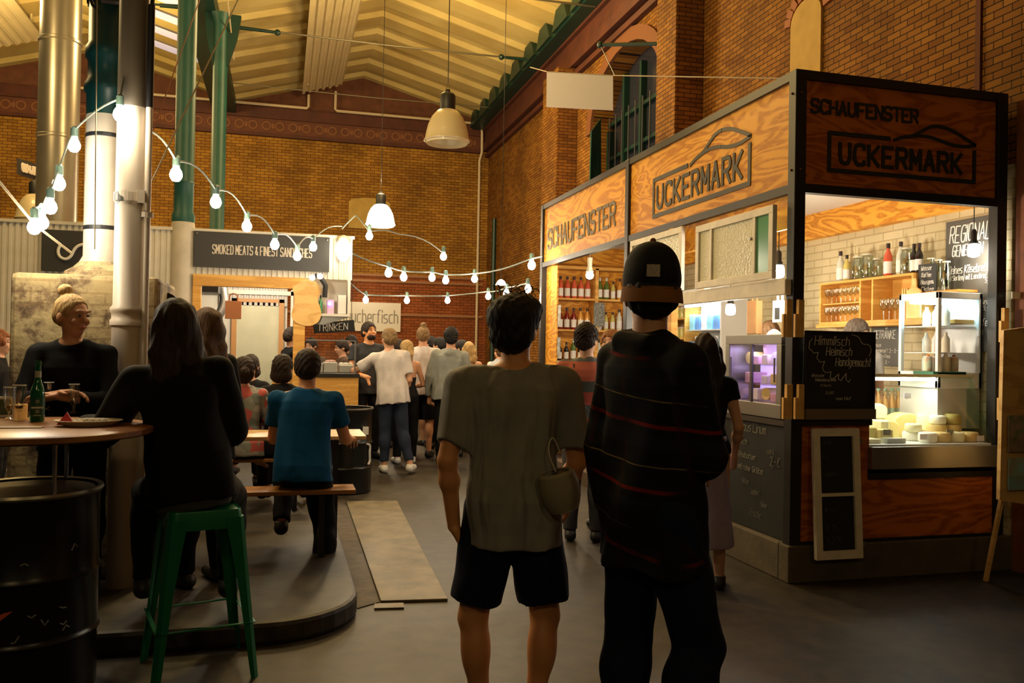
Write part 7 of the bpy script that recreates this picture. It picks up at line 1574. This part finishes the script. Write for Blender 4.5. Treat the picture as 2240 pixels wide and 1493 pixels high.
cr = N.new('ShaderNodeValToRGB'); cr.color_ramp.interpolation = 'CONSTANT'; e = cr.color_ramp.elements; e[0].position = 0; e[0].color = (.50, .10, .08, 1); e[1].position = .30; e[1].color = (.15, .17, .14, 1)
sx_ = N.new('ShaderNodeSeparateColor'); L.new(vo.outputs['Color'], sx_.inputs[0]); L.new(sx_.outputs[0], cr.inputs[0]); k = e.new(.55); k.color = (.24, .25, .20, 1); k = e.new(.8); k.color = (.36, .33, .27, 1); L.new(cr.outputs[0], b.inputs['Base Color']); b.inputs['Roughness'].default_value = .85; FLOR = m
x, y = spot(536, 7.35)
person('person in a pale floral shirt sitting with dark hair tied up', x, 7.5, AW+.25, 1.62, z0=.12, sit=.575, vox=.010, sex='f', hair=('lowbun', HBRN), skin=SKIN, head=(.1, 0, 0), lean=.1, top=(FLOR, .9, .05, dict(loose=.02, sleeve_w=.014)), bottom=('pants', C_DK, 1.9), arms={'R': ((.2, .4, -1), (0, 1, 0))})
def overall(c):
    hip, nb, q, T = c['hip'], c['nb'], c['q'], c['T']; w = MB()
    for sg in (-1, 1): w.box((sg*.055*q-.012, 0, 0), (sg*.055*q+.012, .004, .03), Matrix.Translation(hip+V(0, -.078, .235)*q))
    lk(w.build('buckle', mat('buckle', (.7, .68, .6), .3, .6), None, origin=(0, 0, 0)), T)
    Solid().loft(hip, c['Rs'], [(.262*q, .05*q, .052*q), (.30*q, .038*q, .05*q)], .01).mesh('white_collar', C_WHT, .01, T)
x, y = spot(618, 7.75)
person('person with a dark bob in black dungarees and white collar on the second bench', x, 7.58+.0, AW+.1, 1.66, z0=.12, sit=.575, vox=.010, sex='f', hair=('bob', HBRN), skin=SKIN, head=(-.2, 0, 0), lean=.06, top=(C_DK, .9, .05, dict(loose=.015)), bottom=('pants', C_DK, 1.9), parts_cb=overall)
x, y = spot(551, 8.75)
person('dark-haired person with dark glasses facing the camera on the far bench', x, 8.95, PI-.2, 1.62, z0=.12, sit=.575, vox=.012, sex='f', hair=('bob', HBRN), skin=SKIN, head=(0, -.05, 0), top=(C_DK, .9, .05), bottom=('pants', C_DK, 1.9), arms={'L': ((-.1, .4, -1), (.3, 1, .9)), 'R': ((.1, .4, -1), (-.3, 1, 1.1))}, parts_cb=glasses)
x, y = spot(478, 8.5)
person('brown-haired person seated at far left of the far bench', x, 8.95, AW+.3, 1.64, z0=.12, sit=.575, vox=.012, sex='f', hair=('bob', HBR2), skin=SKIN, top=(C_DK, .9, .05), bottom=('pants', C_DK, 1.9))
x, y = spot(-4, 7.3)
person('person with reddish curly hair cut off by the left edge', x, y, AW-1.2, 1.5, z0=.12, vox=.012, sex='f', hair=('wavy', hairmat('hair_red', (.30, .11, .04), (.16, .05, .02)), .03), skin=SKINP, head=(0, 0, 0), top=(C_DK, 1.9, .05), bottom=('pants', C_DK, 1.9))
# --- stall staff
x, y = spot(629, 11.3)
person('stall cook in a black t-shirt seen in profile behind the hatch post', x, y, -1.25, 1.78, vox=.012, hair=('short', HBRN), skin=SKIN, head=(0, -.2, 0), top=(C_BLK, .7, .06), bottom=('pants', C_BLK, 1.95), lean=.08, arms={'R': ((.1, .3, -1), (-.2, 1, -.2))}, beard=1)
for px, d, yw, hr, lb, Hh in ((688, 12.6, PI/2+1.0, HBRN, 'man bending behind the left half of the glass screen', 1.66), (762, 12.4, PI/2+.2, HBRN, 'man in profile behind the right half of the glass screen', 1.64), (776, 13.4, PI/2+.9, HBLK, 'black-haired person far behind the bearded man', 1.72)):
    x, y = spot(px, d); person(lb, x, y, yw, Hh, vox=.014, hair=('short', hr), skin=SKIN, lean=.15, head=(0, -.2, 0), top=(cloth('cloth_brown', (.10, .06, .04)), .7, .05), bottom=('pants', C_DK, 1.95))
x, y = spot(806, 11.7)
person('bearded man with tied back dark hair facing the camera at the counter', x, y, PI+.25, 1.88, vox=.011, hair=('short', HBRN), skin=SKINT, head=(.25, .12, 0), top=(cloth('cloth_slate', (.045, .045, .045)), .55, .06, dict(neckr=.05, neckf=.03)), bottom=('pants', C_DK, 1.95), beard=1, arms={'L': ((-.3, .3, -1), (.6, 1, .0)), 'R': ((.2, .2, -1), (-.3, 1, -.2))})
# --- customers in the lane
x, y = spot(862, 10.4)
person('fair-haired man in a white t-shirt leaning with one elbow on the stall counter', x, y, AW+.15, 1.77, vox=.010, hair=('short', HDB), skin=SKIN, head=(.5, 0, 0), side=-.10, lean=.05, arms={'L': ((-.85, .3, -.62), (-.2, .9, .1)), 'R': ((.18, -.1, -1), (-.2, .6, -.6))}, legs={'L': ((-.02, .05, -1), (0, -.05, -1), -.2), 'R': ((.10, -.05, -1), (.25, -.25, -1), .3)},
    top=(C_WHT, .75, .055, dict(loose=.022, waist=.010, sleeve_w=.013, noise=.006)), bottom=('pants', C_JEAN, 1.86, .010), shoes=SH_W, parts_cb=None)
x, y = spot(890, 11.25)
person('blonde woman in a dark strappy dress beside the man in white', x, y, AW+.35, 1.63, vox=.011, sex='f', hair=('ponytail', HBLO), skin=SKIN, head=(.2, 0, 0), top=(C_DK, 0, .0, dict(strap=1)), bottom=('pants', C_BLK, 1.95, .012), arms={'R': ((.35, .1, -1), (-.5, .8, -.2)), 'L': ((-.2, .1, -1), (0, .6, -.6))}, shoes=SH_W)
x, y = spot(873, 13.0)
person('dark-haired person partly hidden between the blonde woman and the man in white', x, y, AW, 1.66, vox=.014, hair=('short', HBRN), skin=SKIN, top=(C_DK, .7, .05), bottom=('pants', C_DK, 1.95))
x, y = spot(925, 11.9)
person('tall person in a white t-shirt and black shorts with a fair top knot', x, y, AW-.05, 1.83, vox=.010, hair=('topbun', HDB), skin=SKIN, head=(.15, 0, 0), top=(C_WHT, .8, .05, dict(loose=.022, waist=.012, sleeve_w=.014, noise=.005)), bottom=('shorts', C_BLK, .95, .02), arms={'L': ((-.15, .3, -1), (.4, 1, .1)), 'R': ((.15, .1, -1), (-.3, 1, -.1))})
for px, d, hr, tp_, lb, Hh in ((942, 13.4, HBLK, C_DK, 'black-haired person behind the top knot, left one', 1.72), (962, 13.0, HBLK, C_WHT, 'black-haired person in a white shirt between the top knot and the grey hoodie', 1.70), (1010, 12.6, HBLK, C_DK, 'black-haired person just right of the grey hoodie head', 1.66), (1096, 13.2, HBRN, C_WHT, 'dark-haired person in a light top beside the grey man\'s neck', 1.6)):
    x, y = spot(px, d); person(lb, x, y, AW+.5, Hh, vox=.014, hair=('short', hr), skin=SKIN, head=(.6, 0, 0), top=(tp_, .8, .05), bottom=('shorts' if px == 942 else 'pants', C_DK, .9 if px == 942 else 1.95))
x, y = spot(982, 11.3)
person('young man in a grey hooded jacket and black jeans, legs crossed', x, y, AW-.1, 1.80, vox=.010, hair=('curly', HBLK), skin=SKIN, head=(.2, 0, 0), side=.04, arms={'L': ((-.25, -.05, -1), (-.05, .25, -1)), 'R': ((.2, .1, -1), (-.2, .8, -.5))}, legs={'L': ((-.04, 0, -1), (.02, -.1, -1), -.2), 'R': ((-.02, .05, -1), (-.10, -.1, -1), .2)},
    top=(C_HOOD, 1.95, .06, dict(name='hoodie', loose=.022, waist=.014, sleeve_w=.014, noise=.006, extra=[('e', (.01, -.045, -.01), (.05, .028, .03)), ('e', (.045, -.03, -.03), (.035, .03, .03))])), bottom=('pants', C_BLK, 1.97, .006))
x, y = spot(1026, 12.1)
person('woman with long wavy blonde hair in a black strappy top', x, y, AW+.1, 1.63, vox=.012, sex='f', hair=('wavy', HBLO, .07), skin=SKIN, top=(C_BLK, 0, .0, dict(strap=1)), bottom=('pants', C_BLK, 1.95))
x, y = spot(1064, 12.3)
person('man in profile with receding brown hair in a pale blue shirt leaning forward', x, y, AW-1.2, 1.68, vox=.011, hair=('crop', HBR2), skin=SKINP, lean=.45, head=(0, .3, 0), top=(cloth('shirt_pale_blue', (.36, .38, .42)), 1.6, .03), bottom=('pants', C_DK, 1.95), arms={'L': ((-.2, .6, -.7), (0, 1, .2)), 'R': ((.1, .6, -.7), (0, 1, .2))})
